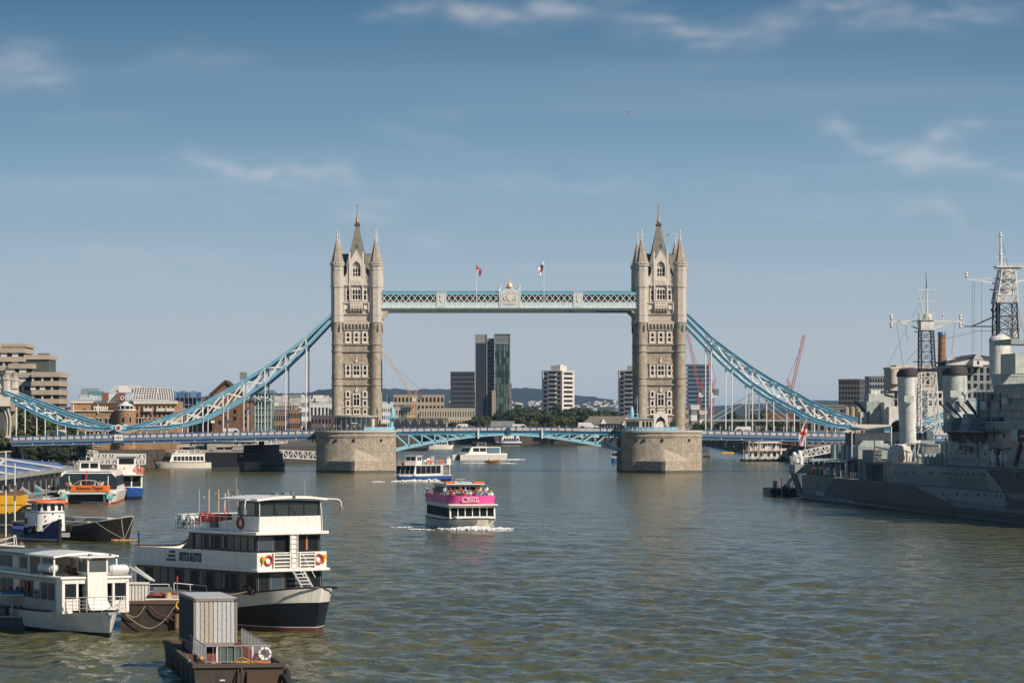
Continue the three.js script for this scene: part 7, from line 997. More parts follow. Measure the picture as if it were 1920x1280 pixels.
  // gun sponson with two twin mounts
  { const x0 = st(1772, 0), x1 = st(1842, 0), y = yy(807, x0, 0); part('gun_sponson', box2(x0, x1, y - .18, y, -5, .2), g1, g); for (const px of [1776, 1802, 1820]) { const x = st(px, 0); part('sponson_bracket', prism([[0, y - .2], [2.4, y - .2], [2.4, y - 2.2]], -.15, .15).rotateY(Math.PI / 2).translate(x, 0, .1), g1, g); }
    rails(g, [[x0, y, 0], [x1, y, 0]], 1, { m: g2, step: 1.6 });
    for (const px of [1789, 1822]) { const x = st(px, 1.5), t = part('secondary_mount', loft([[[x - 3, y, -3.4], [x + 2.6, y, -3.4], [x + 2.6, y, -.4], [x - 3, y, -.4]], [[x - 2.6, y + 1.9, -3.2], [x + 2.4, y + 1.9, -3.2], [x + 2.4, y + 1.9, -.9], [x - 2.6, y + 1.9, -.9]]], { crease: .2 }), bl, g); for (const k of [0, 1]) part('gun_barrel', rod([x + 1, y + 1.8, -1.2 - k * 1.2], [x - 5, y + 4.2, -.6 - k * 1.2], .16, .1, 8), g2, t); part('breech_arc', [0, 1, 2].map(k => torus(x + .2 + k * .9, y + 1.7, -.5, .7, .06, 0, 0, 14)), lt, t); } }
  at(1800, 1830, 752, 772, 4.6, 3, lt, 'light_platform'); { const p = W(1812, 750, 5); part('light_mount', [cyl(p[0], p[1], p[2], .3, .9, 10), bar([p[0], p[1] + .9, p[2]], [p[0], p[1] + 1.9, p[2] - 1.8], .16), ball(p[0], p[1] + 1, p[2] + .3, .4), box(p[0], p[1] + .1, p[2], 1.6, .12, 2.6)], lt, g); for (const [p, q] of [[[1774, 756], [1795, 775]], [[1814, 752], [1830, 774]]]) part('boat_derrick', bar(W(...p, 3), W(...q, 3), .3), blk, g); }
  for (const [px, h] of [[1863, 2.2], [1866, 1.2], [1879, 2], [1888, 1.7], [1774, 4.2]]) { const p = W(px, 872, 1.2); part('deck_fitting', [rod(p, [p[0], p[1] + h, p[2]], .16), rbox(p[0], p[1] + h * .5, p[2], .5, h * .6, .5, .1)], C.offwhite, g); } for (const px of [1724, 1736, 1745, 1752, 1760, 1766]) { const p = W(px, 868, 2.2); part('ventilator', [cyl(p[0], p[1] - .3, p[2], .35, 1.1, 10), ball(p[0], p[1] + 1, p[2], .48)], g3, g); } { const p = W(1833, 861, 2.2); part('deck_number', [words('4', .9, FONT, .03).translate(p[0], p[1], p[2] + .02)], C.white, g); }
  rails(g, [[st(1842, 3), yy(812, st(1842, 3), 3), -3], [END - 60, yy(812, st(1842, 3), 3), -3]], 1, { m: lt, step: 2 });
  // fittings on the port side of the bridge: ledges, pipes, ladders, lockers
  for (const [pa, py, zi, m] of [[1842, 791, 2.8, lt], [1834, 748, 3.5, g3], [1834, 768, 3.5, g3], [1866, 722, 3.8, lt], [1780, 832, 2.3, lt], [1780, 858, 2.3, g3], [1846, 803, 2.8, g3]]) { const x = st(pa, zi), y = yy(py, x, zi); part('ledge', box2(x, 149, y - .07, y + .07, -zi, -zi + .3), m, g); }
  for (const [px, y0, y1, zi] of [[1838, 736, 790, 3.5], [1846, 736, 765, 3.5], [1856, 750, 790, 3.5], [1878, 736, 772, 3.5], [1795, 812, 858, 2.3], [1812, 812, 850, 2.3], [1836, 812, 858, 2.3], [1866, 800, 858, 2.3], [1887, 830, 860, 2.3]]) { const x = st(px, zi); part('pipe', rod([x, yy(y1, x, zi), -zi + .12], [x, yy(y0, x, zi), -zi + .12], .09), px % 2 ? lt : g2, g); }
  for (const [px, py, w, h, zi, m] of [[1850, 760, 3, 1.2, 3.5, lt], [1862, 744, 2.4, .9, 3.5, g2], [1890, 752, 2.6, 1, 3.5, lt], [1874, 786, 4, .6, 3.5, g2], [1800, 838, 2, .8, 2.3, lt], [1822, 842, 3, .7, 2.3, g2], [1856, 838, 2.4, .8, 2.3, lt], [1872, 846, 3, 1, 2.3, g2], [1790, 822, 2, .7, 2.3, g2], [1846, 826, 2, .6, 2.3, lt]]) { const p = W(px, py, zi); part('locker', rbox(p[0], p[1], p[2] + .25, w, h, .5, .06), m, g); }
  for (const [px, y0, y1, zi] of [[1829, 812, 870, 2.2], [1868, 736, 790, 3.4]]) { const x = st(px, zi), a0 = yy(y1, x, zi), b0 = yy(y0, x, zi); part('ladder', [bar([x, a0, -zi + .3], [x, b0, -zi + .3], .08), bar([x + 1.4, a0, -zi + .3], [x + 1.4, b0, -zi + .3], .08), ...[...Array(9)].map((_, k) => bar([x, lerp(a0, b0, k / 9), -zi + .3], [x + 1.4, lerp(a0, b0, k / 9), -zi + .3], .06))], lt, g); }
  for (const [pa, py, zi] of [[1834, 735, 3.7], [1866, 720, 4], [1780, 812, 2.5]]) { const x = st(pa, zi), y = yy(py, x, zi); rails(g, [[x, y, -zi], [END - 40, y, -zi]], 1, { m: lt, step: 2.5, r: .03 }); rails(g, [[x, y, -zi], [x, y, -B + zi]], 1, { m: lt, step: 1.5, r: .03 }); }
  for (const [p, q] of [[[1878, 445], [1925, 640]], [[1737, 545], [1640, 735]]]) part('rigging_wire', rod(W(...p, MZ), W(...q, MZ), .02), blk, g);
}

// ================= BRIDGE DETAILS: pavilion, kiosks, vehicles, pedestrians =================
{
  const g = thing('glass_pavilion', 'curved glass pavilion with pale roof at the foot of the left tower', 'pavilion', [XL, 11.2, BZ + 10]), arc = (r, y) => { const a = []; for (let k = 0; k <= 18; k++) { const t = lerp(-.98, .98, k / 18); a.push([t * 6.4 * r, y, .2 + 3.6 * r * Math.cos(t * 1.45)]); } a.push([6.3 * r, y, 0], [-6.3 * r, y, 0]); return a; };
  part('canopy', [loft([arc(1, 3.6), arc(1.02, 4.1)], { crease: .4 })], paint(.42, .42, .36, .6), g); part('glass_wall', loft([arc(.93, 0), arc(.93, 3.6)], { crease: .4, caps: false }), M(.03, .045, .05, .1), g);
  for (let k = 0; k <= 8; k++) { const t = lerp(-.9, .9, k / 8); part('mullion', box(t * 5.95, 1.8, .25 + 3.36 * Math.cos(t * 1.45), .12, 3.6, .12), C.steel, g); } part('counter', box2(-4.5, 4.4, 0, 1, .6, 1.6), C.midgrey, g); part('beige_panel', box(3.9, 1.7, 1.9, 2.4, 3.1, .3, .45), paint(.62, .50, .36, .7), g);
  part('entrance_sign', box(-.4, 2, 3.75, 1.6, .18, .1), C.white, g);
  // railing of the pier head
  for (const [cx, lab] of [[XL, 'light blue railing round the head of the left pier'], [XR, 'light blue railing round the head of the right pier']]) {
    const r = thing('pier_railing', lab, 'railing', [cx, 11.22, BZ], 0, 'pier head railings'), P = []; for (let k = 0; k <= 12; k++) { const t = lerp(cx < 0 ? .15 : -1, cx < 0 ? 1 : .25, k / 12), q = t * Math.PI / 2; P.push([10.3 * Math.sin(q), 0, 13 + 7.3 * Math.cos(q) ** .8]); }
    for (let k = 0; k < 12; k++) part('railing_panel', [bar([P[k][0], .95, P[k][2]], [P[k + 1][0], .95, P[k + 1][2]], .12), bar([P[k][0], .15, P[k][2]], [P[k + 1][0], .15, P[k + 1][2]], .1), bar([P[k][0], .5, P[k][2]], [P[k + 1][0], .5, P[k + 1][2]], .05, .5)], C.cyan, r); for (let k = 0; k <= 12; k++) part('railing_post', box(P[k][0], .5, P[k][2], .18, 1.1, .18), C.cyan, r);
  }
  // signal cabins on posts
  for (const [px, m, lab] of [[734, 1, 'light blue signal post with platform on the left pier'], [1187, -1, 'light blue signal post with platform on the right pier']]) {
    const s = thing('signal_post', lab, 'signal post', [PX(px, 888), 11.2, -888], 0, 'signal posts on the piers'); part('pedestal', [lathe([[.9, 0], [.8, .5], [.55, .9], [.45, 3], [.7, 3.3]], 0, 0, 0, 10)], C.cyan, s); part('platform', [box(0, 3.5, 0, 3, .25, 2.4)], C.cyan, s); part('rail', [box(0, 4.5, 1.15, 3, .1, .08), box(-1.45, 4.1, 1.15, .1, 1, .1), box(1.45, 4.1, 1.15, .1, 1, .1), box(0, 4.05, 1.15, .08, .9, .06)], C.cyan, s); part('lamp_house', [lathe([[.5, 0], [.6, 1.2], [.45, 2], [.3, 2.6], [.05, 3]], .3 * m, 3.6, 0, 8)], C.cyan, s);
    part('staff', rod([-1.2 * m, 3.6, 0], [-1.2 * m, 9.4, 0], .07, .04), C.white, s); part('pennant', [quad([-1.2 * m, 9.3, 0], [-.4 * m, 8.4, .2], [-.5 * m, 7, .1], [-1.2 * m, 7.6, 0])], paint(.05, .06, .15), s);
  }
  const o = thing('orange_tent', 'small orange tent beside the signal post on the left pier', 'tent', [PX(718, 890), 11.2, -890]); part('canvas', loft([[[-1.2, 0, -1], [1.2, 0, -1], [1.2, 0, 1], [-1.2, 0, 1]], [[-1.2, 1, -1], [1.2, 1, -1], [1.2, 1, 1], [-1.2, 1, 1]], [[-1, 1.7, -.1], [.7, 1.7, -.1], [.7, 1.7, .1], [-1, 1.7, .1]]], { crease: .3 }), paint(.85, .13, .03, .7), o); part('frame', [rod([-1.2, 0, 1.03], [-1.2, 1, 1.03], .05), rod([1.2, 0, 1.03], [1.2, 1, 1.03], .05)], C.steel, o);
  const d = thing('arched_doorway', 'pointed stone doorway with pale doors at the foot of the right tower', 'doorway', [XR - .1, 11.2, BZ + 9.65]); part('surround', prism(rect(-1.9, 1.9, 0, 4.4), -.1, .55, [pointed(-1.3, 1.3, 0, 3.9, .55)]), C.dress, d); part('gable', prism([[-1.9, 4.4], [1.9, 4.4], [0, 5.5]], -.1, .5), C.dress, d); part('doors', prism(pointed(-1.25, 1.25, 0, 2.6, .3), -.05, .1), C.offwhite, d); part('fanlight', prism([[-1.2, 2.3], [1.2, 2.3], [.9, 3.2], [0, 3.7], [-.9, 3.2]], -.04, .05), C.dark, d); part('side_door', box(3.1, 1.2, .1, 1.1, 2.4, .3), C.dark, d);
  const k = thing('ticket_kiosk', 'flat roofed stone kiosk beside the arched doorway', 'kiosk', [XR - 6.2, 11.2, BZ + 13]); part('wall', box(0, 1.5, 0, 7.4, 3, 3.4), C.stone, k); part('roof', [box(0, 3.1, 0, 8, .24, 4)], paint(.35, .34, .3), k); part('shutter', box(-1.7, 1.6, 1.75, 3.4, 1.9, .1), C.dark, k); for (const x of [1.2, 2.2, 3.1]) part('window', box(x, 1.6, 1.74, .6, 1.7, .1), C.glassDark, k); part('counter', box(-1.7, .6, 1.85, 3.6, .12, .4), C.cyan, k);
}
const sideY = (x, s) => { const a = s < 0 ? XL - 10.8 : XR + 10.8, b = s < 0 ? -115.3 : 153; return lerp(10.05, 8.3, clamp((x - a) / (b - a), 0, 1)) - .04; }, midY = x => { const m = (XL + XR) / 2; return lerp(10.6, 10.95, 1 - ((x - m) / 30.4) ** 2) - .09; };
function van(px, z, y, m, label, o = {}) {
  const L = o.L ?? 5.4, h = o.h ?? 2.3, g = thing(o.name ?? 'delivery_van', label, o.cat ?? 'van', [PX(px, -z), y, z], o.ry ?? 0, 'vehicles on the bridge'), n = o.nose ?? 1.5;
  part('body', prism(o.box ? [[-L / 2, .45], [L / 2 - n - .1, .45], [L / 2 - n - .1, h], [-L / 2, h]] : [[-L / 2, .35], [L / 2, .35], [L / 2, .95], [L / 2 - .35, 1.15], [L / 2 - n * .75, h * .95], [L / 2 - n, h], [-L / 2 + .1, h], [-L / 2, h * .9]], -1, 1), m, g);
  if (o.box) part('cab', prism([[L / 2 - n, .35], [L / 2, .35], [L / 2, 1.2], [L / 2 - .35, 2], [L / 2 - n, 2.1]], -.95, .95), C.white, g);
  part('windscreen', prism([[L / 2 - .4, 1.2], [L / 2 - n * .72, h * .9], [L / 2 - n * .72 - .06, h * .9], [L / 2 - .5, 1.2]].map(([a, b]) => [a + .05, Math.min(b, 1.95)]), -.85, .85), C.glassDark, g); for (const s of [-1, 1]) part('side_window', box(L / 2 - n + .1, 1.45, s * 1.01, .75, .6, .03), C.glassDark, g);
  for (const x of [-L / 2 + 1, L / 2 - 1]) for (const s of [-1, 1]) { const w = part('wheel', cyl(0, -.11, 0, .34, .22, 14).rotateX(Math.PI / 2).translate(x, .34, s * .88), C.tyre, g); part('rim', cyl(0, -.01, 0, .2, .04, 12).rotateX(Math.PI / 2).translate(x, .34, s * 1.0), C.steel, w); }
  part('bumper', box(L / 2, .5, 0, .14, .25, 1.9), C.midgrey, g); for (const s of [-1, 1]) part('headlight', box(L / 2 - .02, .85, s * .75, .12, .2, .3), C.offwhite, g);
  return g;
}
{
  const z = BZ + 4.6, wv = C.white;
  van(864, z, midY(PX(864, 896)), wv, 'short white van on the left half of the middle span', { L: 3.9, h: 2.2, ry: Math.PI }); van(889, z - 3, midY(PX(889, 899)), paint(.5, .52, .53), 'grey car behind the short white van on the middle span', { L: 3.2, h: 1.45, nose: 1.1, name: 'car', cat: 'car' }); van(976, z, midY(PX(976, 896)), wv, 'long white van near the middle of the bridge', { L: 4.4, h: 2.1 }); van(944, z - 5, midY(PX(944, 900)), C.grey, 'grey bus roof behind the long white van', { L: 7, h: 2.9, nose: .6, name: 'coach', cat: 'coach' }); van(1098, z, midY(PX(1098, 896)), wv, 'white box van near the right pier', { L: 4.6, h: 2.2, ry: Math.PI });
  van(105, z, sideY(PX(105, 896), -1), wv, 'white box lorry on the left side span', { L: 5.2, h: 2.9, box: true, nose: 1.6, ry: Math.PI, name: 'box_lorry', cat: 'lorry' }); van(436, z, sideY(PX(436, 896), -1), wv, 'white van among the crowd on the left side span', { L: 4.6, h: 2.3 }); van(1391, z, sideY(PX(1391, 896), 1), wv, 'white parcel van with red cube logo on the right side span', { L: 5, h: 2.5, ry: Math.PI }); van(1432, z, sideY(PX(1432, 896), 1), paint(.03, .07, .25), 'dark blue car following the parcel van', { L: 3.8, h: 1.45, nose: 1.2, ry: Math.PI, name: 'car', cat: 'car' }); van(520, z - 3, sideY(PX(520, 899), -1), C.grey, 'grey car on the left side span near the tower', { L: 3.9, h: 1.45, nose: 1.2, name: 'car', cat: 'car' });
  const lg = scene.getObjectByName('delivery_van_004') ?? scene.children[scene.children.length - 1]; scene.children.forEach(v => { if (v.userData.label?.includes('red cube')) { part('logo', [prism([...Array(6)].map((_, k) => [.55 * Math.sin(k * Math.PI / 3), .55 * Math.cos(k * Math.PI / 3)]), 0, .02).rotateY(Math.PI).translate(.5, 1.45, -1.0)], paint(.42, .01, .06), v); part('lettering', words('dpd', .62, FONT, .02).rotateY(Math.PI).translate(-1.3, 1.42, -1.01), paint(.2, .19, .18), v); part('logo_lines', [0, 1, 2].map(k => box(.5 + .22 * Math.sin(k * 2.094), 1.45 + .22 * Math.cos(k * 2.094), -1.03, .07, .45, .02, 0, k * -2.094)), C.white, v); } });
  const crowd = (a, b, n, f, l, gr) => { for (let k = 0; k < n; k++) { const px = rr(a, b), zz = BZ + rr(7.4, 9), x = PX(px, -zz); person(x, f(x), zz, pick([1.57, -1.57, 0, 3.1]) + rr(-.5, .5), l, gr); } };
  crowd(232, 590, 58, x => sideY(x, -1), 'pedestrian in the crowd behind the parapet of the left side span', 'pedestrians on the left side span'); crowd(25, 220, 14, x => sideY(x, -1), 'pedestrian beyond the roundel at the left end of the deck', 'pedestrians at the left end of the deck');
  crowd(748, 1160, 44, midY, 'pedestrian behind the white parapet of the middle span', 'pedestrians on the middle span'); crowd(1326, 1560, 8, x => sideY(x, 1), 'pedestrian behind the parapet of the right side span', 'pedestrians on the right side span');
  for (let k = 0; k < 11; k++) { const t = rr(-.9, .3); person(XL + t * 10, 11.24, BZ + 12 + 6.5 * Math.cos(t * 1.5), rr(-1, 1), 'visitor standing on the left pier before the glass pavilion', 'visitors on the left pier'); } for (let k = 0; k < 6; k++) { const t = rr(.05, .9); person(XR + t * 10, 11.24, BZ + 12 + 6.5 * Math.cos(t * 1.5), rr(-1, 1), 'visitor standing on the right pier before the arched doorway', 'visitors on the right pier'); }
}

// ================= LEFT: passenger pier =================
{
  const g = thing('passenger_pier', 'long grey roofed passenger pier with blue roof vaults at the left edge', 'pier', [-67, 0, 0]), z0 = -490, z1 = -634;
  part('pontoon', box2(-16, 1.5, -.3, 1.2, z1, z0 + 6), C.black, g); part('deck', box2(-16, 1.6, 1.2, 1.3, z1, z0 + 6), C.grey, g); part('roof', [box2(-16, .6, 5.05, 5.3, z1, z0)], paint(.27, .29, .29, .6), g); part('roof_gutter', box2(.6, 1.0, 5.0, 5.5, z1, z0), paint(.33, .35, .34, .6), g); part('rear_wall', box2(-15.5, -15, 1.3, 5, z1, z0), C.midgrey, g); part('inner_wall', box2(-7, -6.6, 1.3, 5, z1 + 2, z0 - 1), M(.05, .055, .06, .3), g);
  for (const z of [-500, -536, -572, -606]) { const pr = []; for (let k = 0; k <= 8; k++) { const t = k / 8; pr.push([lerp(0, 11, t), 1.7 * Math.sin(Math.PI * (.25 + .75 * t)) + .05]); } const v = part('roof_vault', prism([[-14, 5.3], [-1.5, 5.3], [-4, 6.2], [-14, 7.2]], z - 5, z + 5), paint(.11, .19, .40, .35), g); part('vault_edge', bar([-14, 7.25, z + 5.05], [-1.5, 5.35, z + 5.05], .12, .3), C.offwhite, v); }
  for (let k = 0; k < 19; k++) { const z = lerp(z0, z1, k / 18); part('column', box(.1, 3.2, z, .25, 3.8, .25), C.midgrey, g); if (k % 2) part('roof_fitting', box(-.4, 5.6, z, .6, .5, .8), C.steel, g); if (k < 18) part('edge_rail', [bar([.9, 2.3, z], [.9, 2.3, z - 8 + .6], .06), bar([.9, 1.8, z], [.9, 1.8, z - 8 + .6], .05)], C.steel, g); }
  for (const [x, z, m] of [[1.2, -497, .0], [1.4, -508, 1], [1.2, -523, 0], [1.3, -540, 1]]) { const b = part('ticket_board', box(x, 2.2, z, .14, 1.1, 1.3, 1.2, 0, .5), paint(.12, .42, .45, .5), g); part('board_stripe', box(x + .35, 2.9, z + .1, .1, .35, 1.9, 1.2, 0, .5), C.white, b); } part('brow', [bar([2, 1.2, -520], [5.6, 1.6, -531], 1.6, .2), bar([1.4, 2.3, -520], [5, 2.7, -531], .08), bar([2.6, 2.3, -520], [6.2, 2.7, -531], .08)], C.steel, g);
  for (let k = 0; k < 24; k++) person(-67 + rr(-4, 1.2), 1.3, rr(-486, -600), rr(0, 6), 'person waiting in the queue under the pier roof', 'people waiting on the pier');
  const bank = thing('bank_promenade', 'dark riverside promenade beside the pier at the left', 'promenade', [-110, 0, -640]); part('terrace', box2(-60, -6, -1, 5.4, -260, 140), M(.06, .055, .05, .9), bank); part('coping', box2(-6.6, -5.6, 5.4, 5.8, -260, 140), C.conestone, bank);
  for (let k = 0; k < 3; k++) person(rr(-122, -117), 5.4, rr(-830, -720), rr(0, 6), 'person strolling on the dark promenade under the trees', 'people on the promenade'); for (const [x, z, h] of [[-122, -770, 7], [-126, -800, 8], [-121, -836, 7.4], [-124, -864, 8], [-118, -905, 7], [-119, -880, 6.5], [-130, -735, 8]]) tree(x, 5.2, z, h, 'dark tree on the promenade left of the gate tower', 'trees on the promenade', 1.2);
  for (const [px, lab, f] of [[10, 'white flagpole with small pale flag at the left edge', 1], [27, 'plain white pole standing beside the yellow hopper', 0]]) { const D = 398, p = thing('flagpole', lab, 'pole', [PX(px, D), 0, -D], 0, 'white poles at the left edge'); part('pole', rod([0, -1, 0], [0, PY(f ? 845 : 868, D), 0], .11, .08, 8), C.white, p); part('collar', cyl(0, PY(918, D), 0, .16, .5, 8), C.black, p); if (f) part('flag', quad([0, PY(856, D), 0], [-.7, PY(866, D), .1], [-.75, PY(873, D), .1], [0, PY(864, D), 0]), C.offwhite, p); else part('bracket', [box(0, PY(925, D), .15, .3, 1.6, .2)], C.midgrey, p); }
}
{ // yellow hopper barge
  const D = 412, x1 = PX(40, D), g = thing('hopper_barge', 'dark barge carrying a bright yellow hopper at the left edge', 'barge', [x1, 0, -D]);
  part('hull', loft([[[-16, -.6, -7], [.6, -.6, -7], [.6, -.6, 0], [-16, -.6, 0]], [[-16, 2.4, -7.4], [1.4, 2.4, -7.4], [1.4, 2.4, .2], [-16, 2.4, .2]]], { crease: .2 }), streaky(.02, .02, .022, .7), g); part('rubbing_band', box2(-16, 1.2, .9, 1.1, 0, .25), C.midgrey, g);
  part('hopper', prism([[-14, 2.4], [-1, 2.4], [.1, 3.4], [.1, 4.65], [-14, 4.65]], -6, -.4), C.yellow, g); for (const [a, b, c, d] of [[-14, 3.55, .15, 3.55], [-1, 2.45, .1, 3.4]]) part('hopper_rib', bar([a, b, -.36], [c, d, -.36], .1, .06), paint(.6, .3, .02), g); part('hopper_rib', [-3, -6].map(x => box(x, 3.6, -.36, .1, 2, .08)), paint(.6, .3, .02), g); part('cargo', loft([...Array(8)].map((_, k) => { const x = lerp(-14, -.2, k / 7), h = 5 + .35 * Math.sin(k * 2.1); return [[x, 4.5, -5.8], [x, h, -3.4], [x, 4.9, -.7], [x, 4.5, -.5]]; }), { crease: .8 }), M(.17, .07, .035, .95, { map: GRIME, tile: 2 }), g); part('white_hatch', [box2(.6, 3.4, 2.4, 2.6, -4, -1), ...[3, 3.5, 4].map(y => box2(.4, 3, y, y + .12, -2, -1.8)), box2(2.4, 3.2, 2.4, 4.4, -3, -2)], C.offwhite, g); for (const x of [-1.8, -1.2]) part('hopper_foot', ball(x, 2.5, -.2, .14), C.black, g);
}
{ // blue tug
  const D = 378, g = thing('tug', 'small blue tug with white wheelhouse and orange roof', 'tug', [PX(110, D), 0, -D], rad(-64)), tb = paint(.015, .035, .22, .4), c = -6.3;
  const sub = new THREE.Group(); sub.name = 'hull_assembly'; sub.position.x = c; g.add(sub);
  const h = hull(sub, { L: 12.8, B: 4.3, deck: 1.35, bow: 1.35, stern: .25, draft: .5, rake: .25, full: .42, p: 2.0, sternW: .7, flare: .66, rub: .2, deckDrop: .5 }, [[-.5, .28, paint(.45, .1, .05), 'bottom'], [.28, .42, C.white, 'boot_line'], [.42, 'deck', tb, 'hull']]);
  part('stem_fender', bar([.12, -.3, 0], [.25, 2.75, 0], .4, .35), C.tyre, g); for (const x of [-2.4, -3.4, -4.4, -5.6]) for (const s of [1, -1]) part('tyre_fender', torus(x, 1.25 + Math.max(0, x + 5) * .12, s * 2.12, .36, .14), C.tyre, g); part('mooring_line', [tube([[-.3, 2.6, .5], [-1.6, 1.3, 1.9], [-2.6, 2.1, 2]], .05, 14), tube([[-3, 2, 2.1], [-3.8, 1.2, 2.25], [-4.6, 1.8, 2.15]], .05, 14)], C.offwhite, g);
  const ring = (x0, x1, w, y) => { const a = []; for (let k = 0; k <= 12; k++) { const t = -Math.PI / 2 + Math.PI * k / 12; a.push([x1 - .9 + .9 * Math.cos(t), y, w * Math.sin(t)]); } a.push([x0, y, w], [x0, y, -w]); return a; };
  part('deckhouse', loft([ring(-7, -2, 1.75, 1.3), ring(-7, -2.1, 1.7, 3.5)], { crease: .4 }), C.white, g); part('wheelhouse', loft([ring(-5.2, -2.1, 1.62, 3.5), ring(-5.1, -2.2, 1.58, 4.55)], { crease: .4 }), C.white, g); part('deckhouse_rim', loft([ring(-7, -2.02, 1.74, 3.42), ring(-7, -2.02, 1.74, 3.5)], { crease: .4 }), C.steel, g);
  for (let k = 0; k < 5; k++) { const t = lerp(-1.15, 1.15, k / 4); part('window', box(-3.05 + .95 * Math.cos(t) * 1.0, 4.03, 1.62 * Math.sin(t), .46, .72, .06, Math.PI / 2 - Math.atan2(.95 * Math.sin(t), 1.62 * Math.cos(t)) * -1 * 0 - t * .9 + 0), C.glassDark, g); } for (const s of [1, -1]) for (const x of [-3.6, -4.5]) part('window', box(x, 4.03, s * 1.62, .6, .7, .05), C.glassDark, g);
  part('roof', [loft([ring(-5.6, -1.75, 1.95, 4.55), ring(-5.5, -1.8, 1.9, 4.72), ring(-5.2, -2.2, 1.5, 4.85)], { crease: .5 })], C.orange, g); for (const [t, y] of [[-.5, 3.05], [.55, 3.05], [0, 3.3], [-.45, 2.5], [.5, 2.5]]) part('porthole', ball(-2.95 + .95 * Math.cos(t), y, 1.74 * Math.sin(t), .09, 8), C.dark, g); part('mast', [rod([-4.4, 4.8, 0], [-4.4, 6.3, 0], .06), box(-4.4, 6, 0, .1, .08, 1)], C.steel, g); part('towing_winch', [cyl(-9.6, 1, 0, .7, .5, 12), cyl(-9.6, 1.5, 0, .2, .6, 8)], C.offwhite, g); part('red_fender', box(-6.4, 2.4, 1.8, .5, .7, .2), paint(.3, .05, .04), g); part('bow_scuff', box(-.6, .9, -1.0, 1, .5, .08, .9), paint(.6, .6, .6), g);
  // black lighter alongside, with its timber boom
  const L = thing('dumb_barge', 'black open lighter with pale gunwale beside the blue tug', 'barge', [PX(246, 383), 0, -383 + .5], rad(-42)), s2 = new THREE.Group(); s2.name = 'hull_assembly'; s2.position.x = -9; L.add(s2);
  hull(s2, { L: 18, B: 5.6, deck: 1.75, bow: 1.25, stern: .3, draft: .5, rake: 1.1, full: .72, p: 2.8, sternW: .9, flare: .8, rub: .13, rubMat: paint(.55, .52, .47), deckDrop: .7, deckMat: C.black }, [[-.5, 'deck', streaky(.014, .014, .016, .6), 'hull']]); part('cargo', loft([...Array(7)].map((_, k) => { const x = lerp(-13, -4, k / 6), hh = 2.2 + .45 * Math.sin(k * 1.9); return [[x, 1.4, -2], [x, hh, -.8], [x, hh * .95, .8], [x, 1.4, 2]]; }), { crease: .9 }), M(.035, .035, .03, .95), L); part('hatch_board', [box(-8, 2.5, -1, 7, .28, 1.2), box(-8.5, 2.1, 1.4, 6, .25, .9), box(-7.4, 1.95, .4, 5, .2, .8)], C.offwhite, L); part('chain', [tube([[-12, 2.2, 2.3], [-9.5, 1.6, 2.7], [-7, 2.1, 2.75]], .09, 16), tube([[-12, 2.4, 2.2], [-9.5, 1.8, 2.75], [-6, 2.2, 2.8]], .07, 16)], C.rope, L);
  const a = onWater(209, 1014.5), b = onWater(260, 1016), lg = thing('timber_boom', 'floating yellow timber boom roped to the black lighter', 'log', [(a[0] + b[0]) / 2, .12, (a[2] + b[2]) / 2]); part('log', rod([-1.55, 0, .05], [1.55, 0, -.05], .17, .15, 10), paint(.5, .3, .1, .7), lg); part('end_band', [rod([-1.6, 0, .05], [-1.4, 0, .05], .21, .21, 10), rod([1.4, 0, -.05], [1.6, 0, -.05], .2, .2, 10)], paint(.3, .18, .07), lg);
  const T = (px, py, d) => [PX(px, d), PY(py, d), -d], e = T(232, 1011, 381); for (const [p, q] of [[176, 977], [227, 970], [249, 972]]) solo('mooring_rope', tube([T(p, q, 382.5), [(T(p, q, 382)[0] + e[0]) / 2, (T(p, q, 382)[1] + e[1]) / 2 - .08, -381.3], e], .045, 12), C.rope, ['long slanting rope from lighter gunwale to the timber boom', 'upright rope from lighter bow to the timber boom', 'short rope from the lighter stem to the timber boom'][[176, 227, 249].indexOf(p)], 'rope', 'ropes on the black lighter');
  const fr = thing('steel_trestle', 'white folded steel frame on a low float at the left edge', 'frame', onWater(18, 1032)); part('float', box(-.6, .15, -1, 4.4, .5, 2.4), streaky(.06, .05, .045, .8), fr); part('beam', [bar([-2.4, .7, 0], [1.6, .45, .2], .16, .18), bar([-2.4, .9, -.6], [.5, 1.5, -.4], .09), bar([-2.2, .6, -.3], [.6, 1.6, 0], .1), bar([.5, .5, 0], [.4, 1.7, 0], .1), bar([.75, .5, 0], [.6, 1.7, 0], .09), bar([.5, .9, 0], [-1.4, .6, 0], .08)], C.white, fr); part('scrap', [ball(-1.6, .7, -.8, .5, 7), ball(1.1, .6, -.6, .35, 7)], C.timber, fr);
}

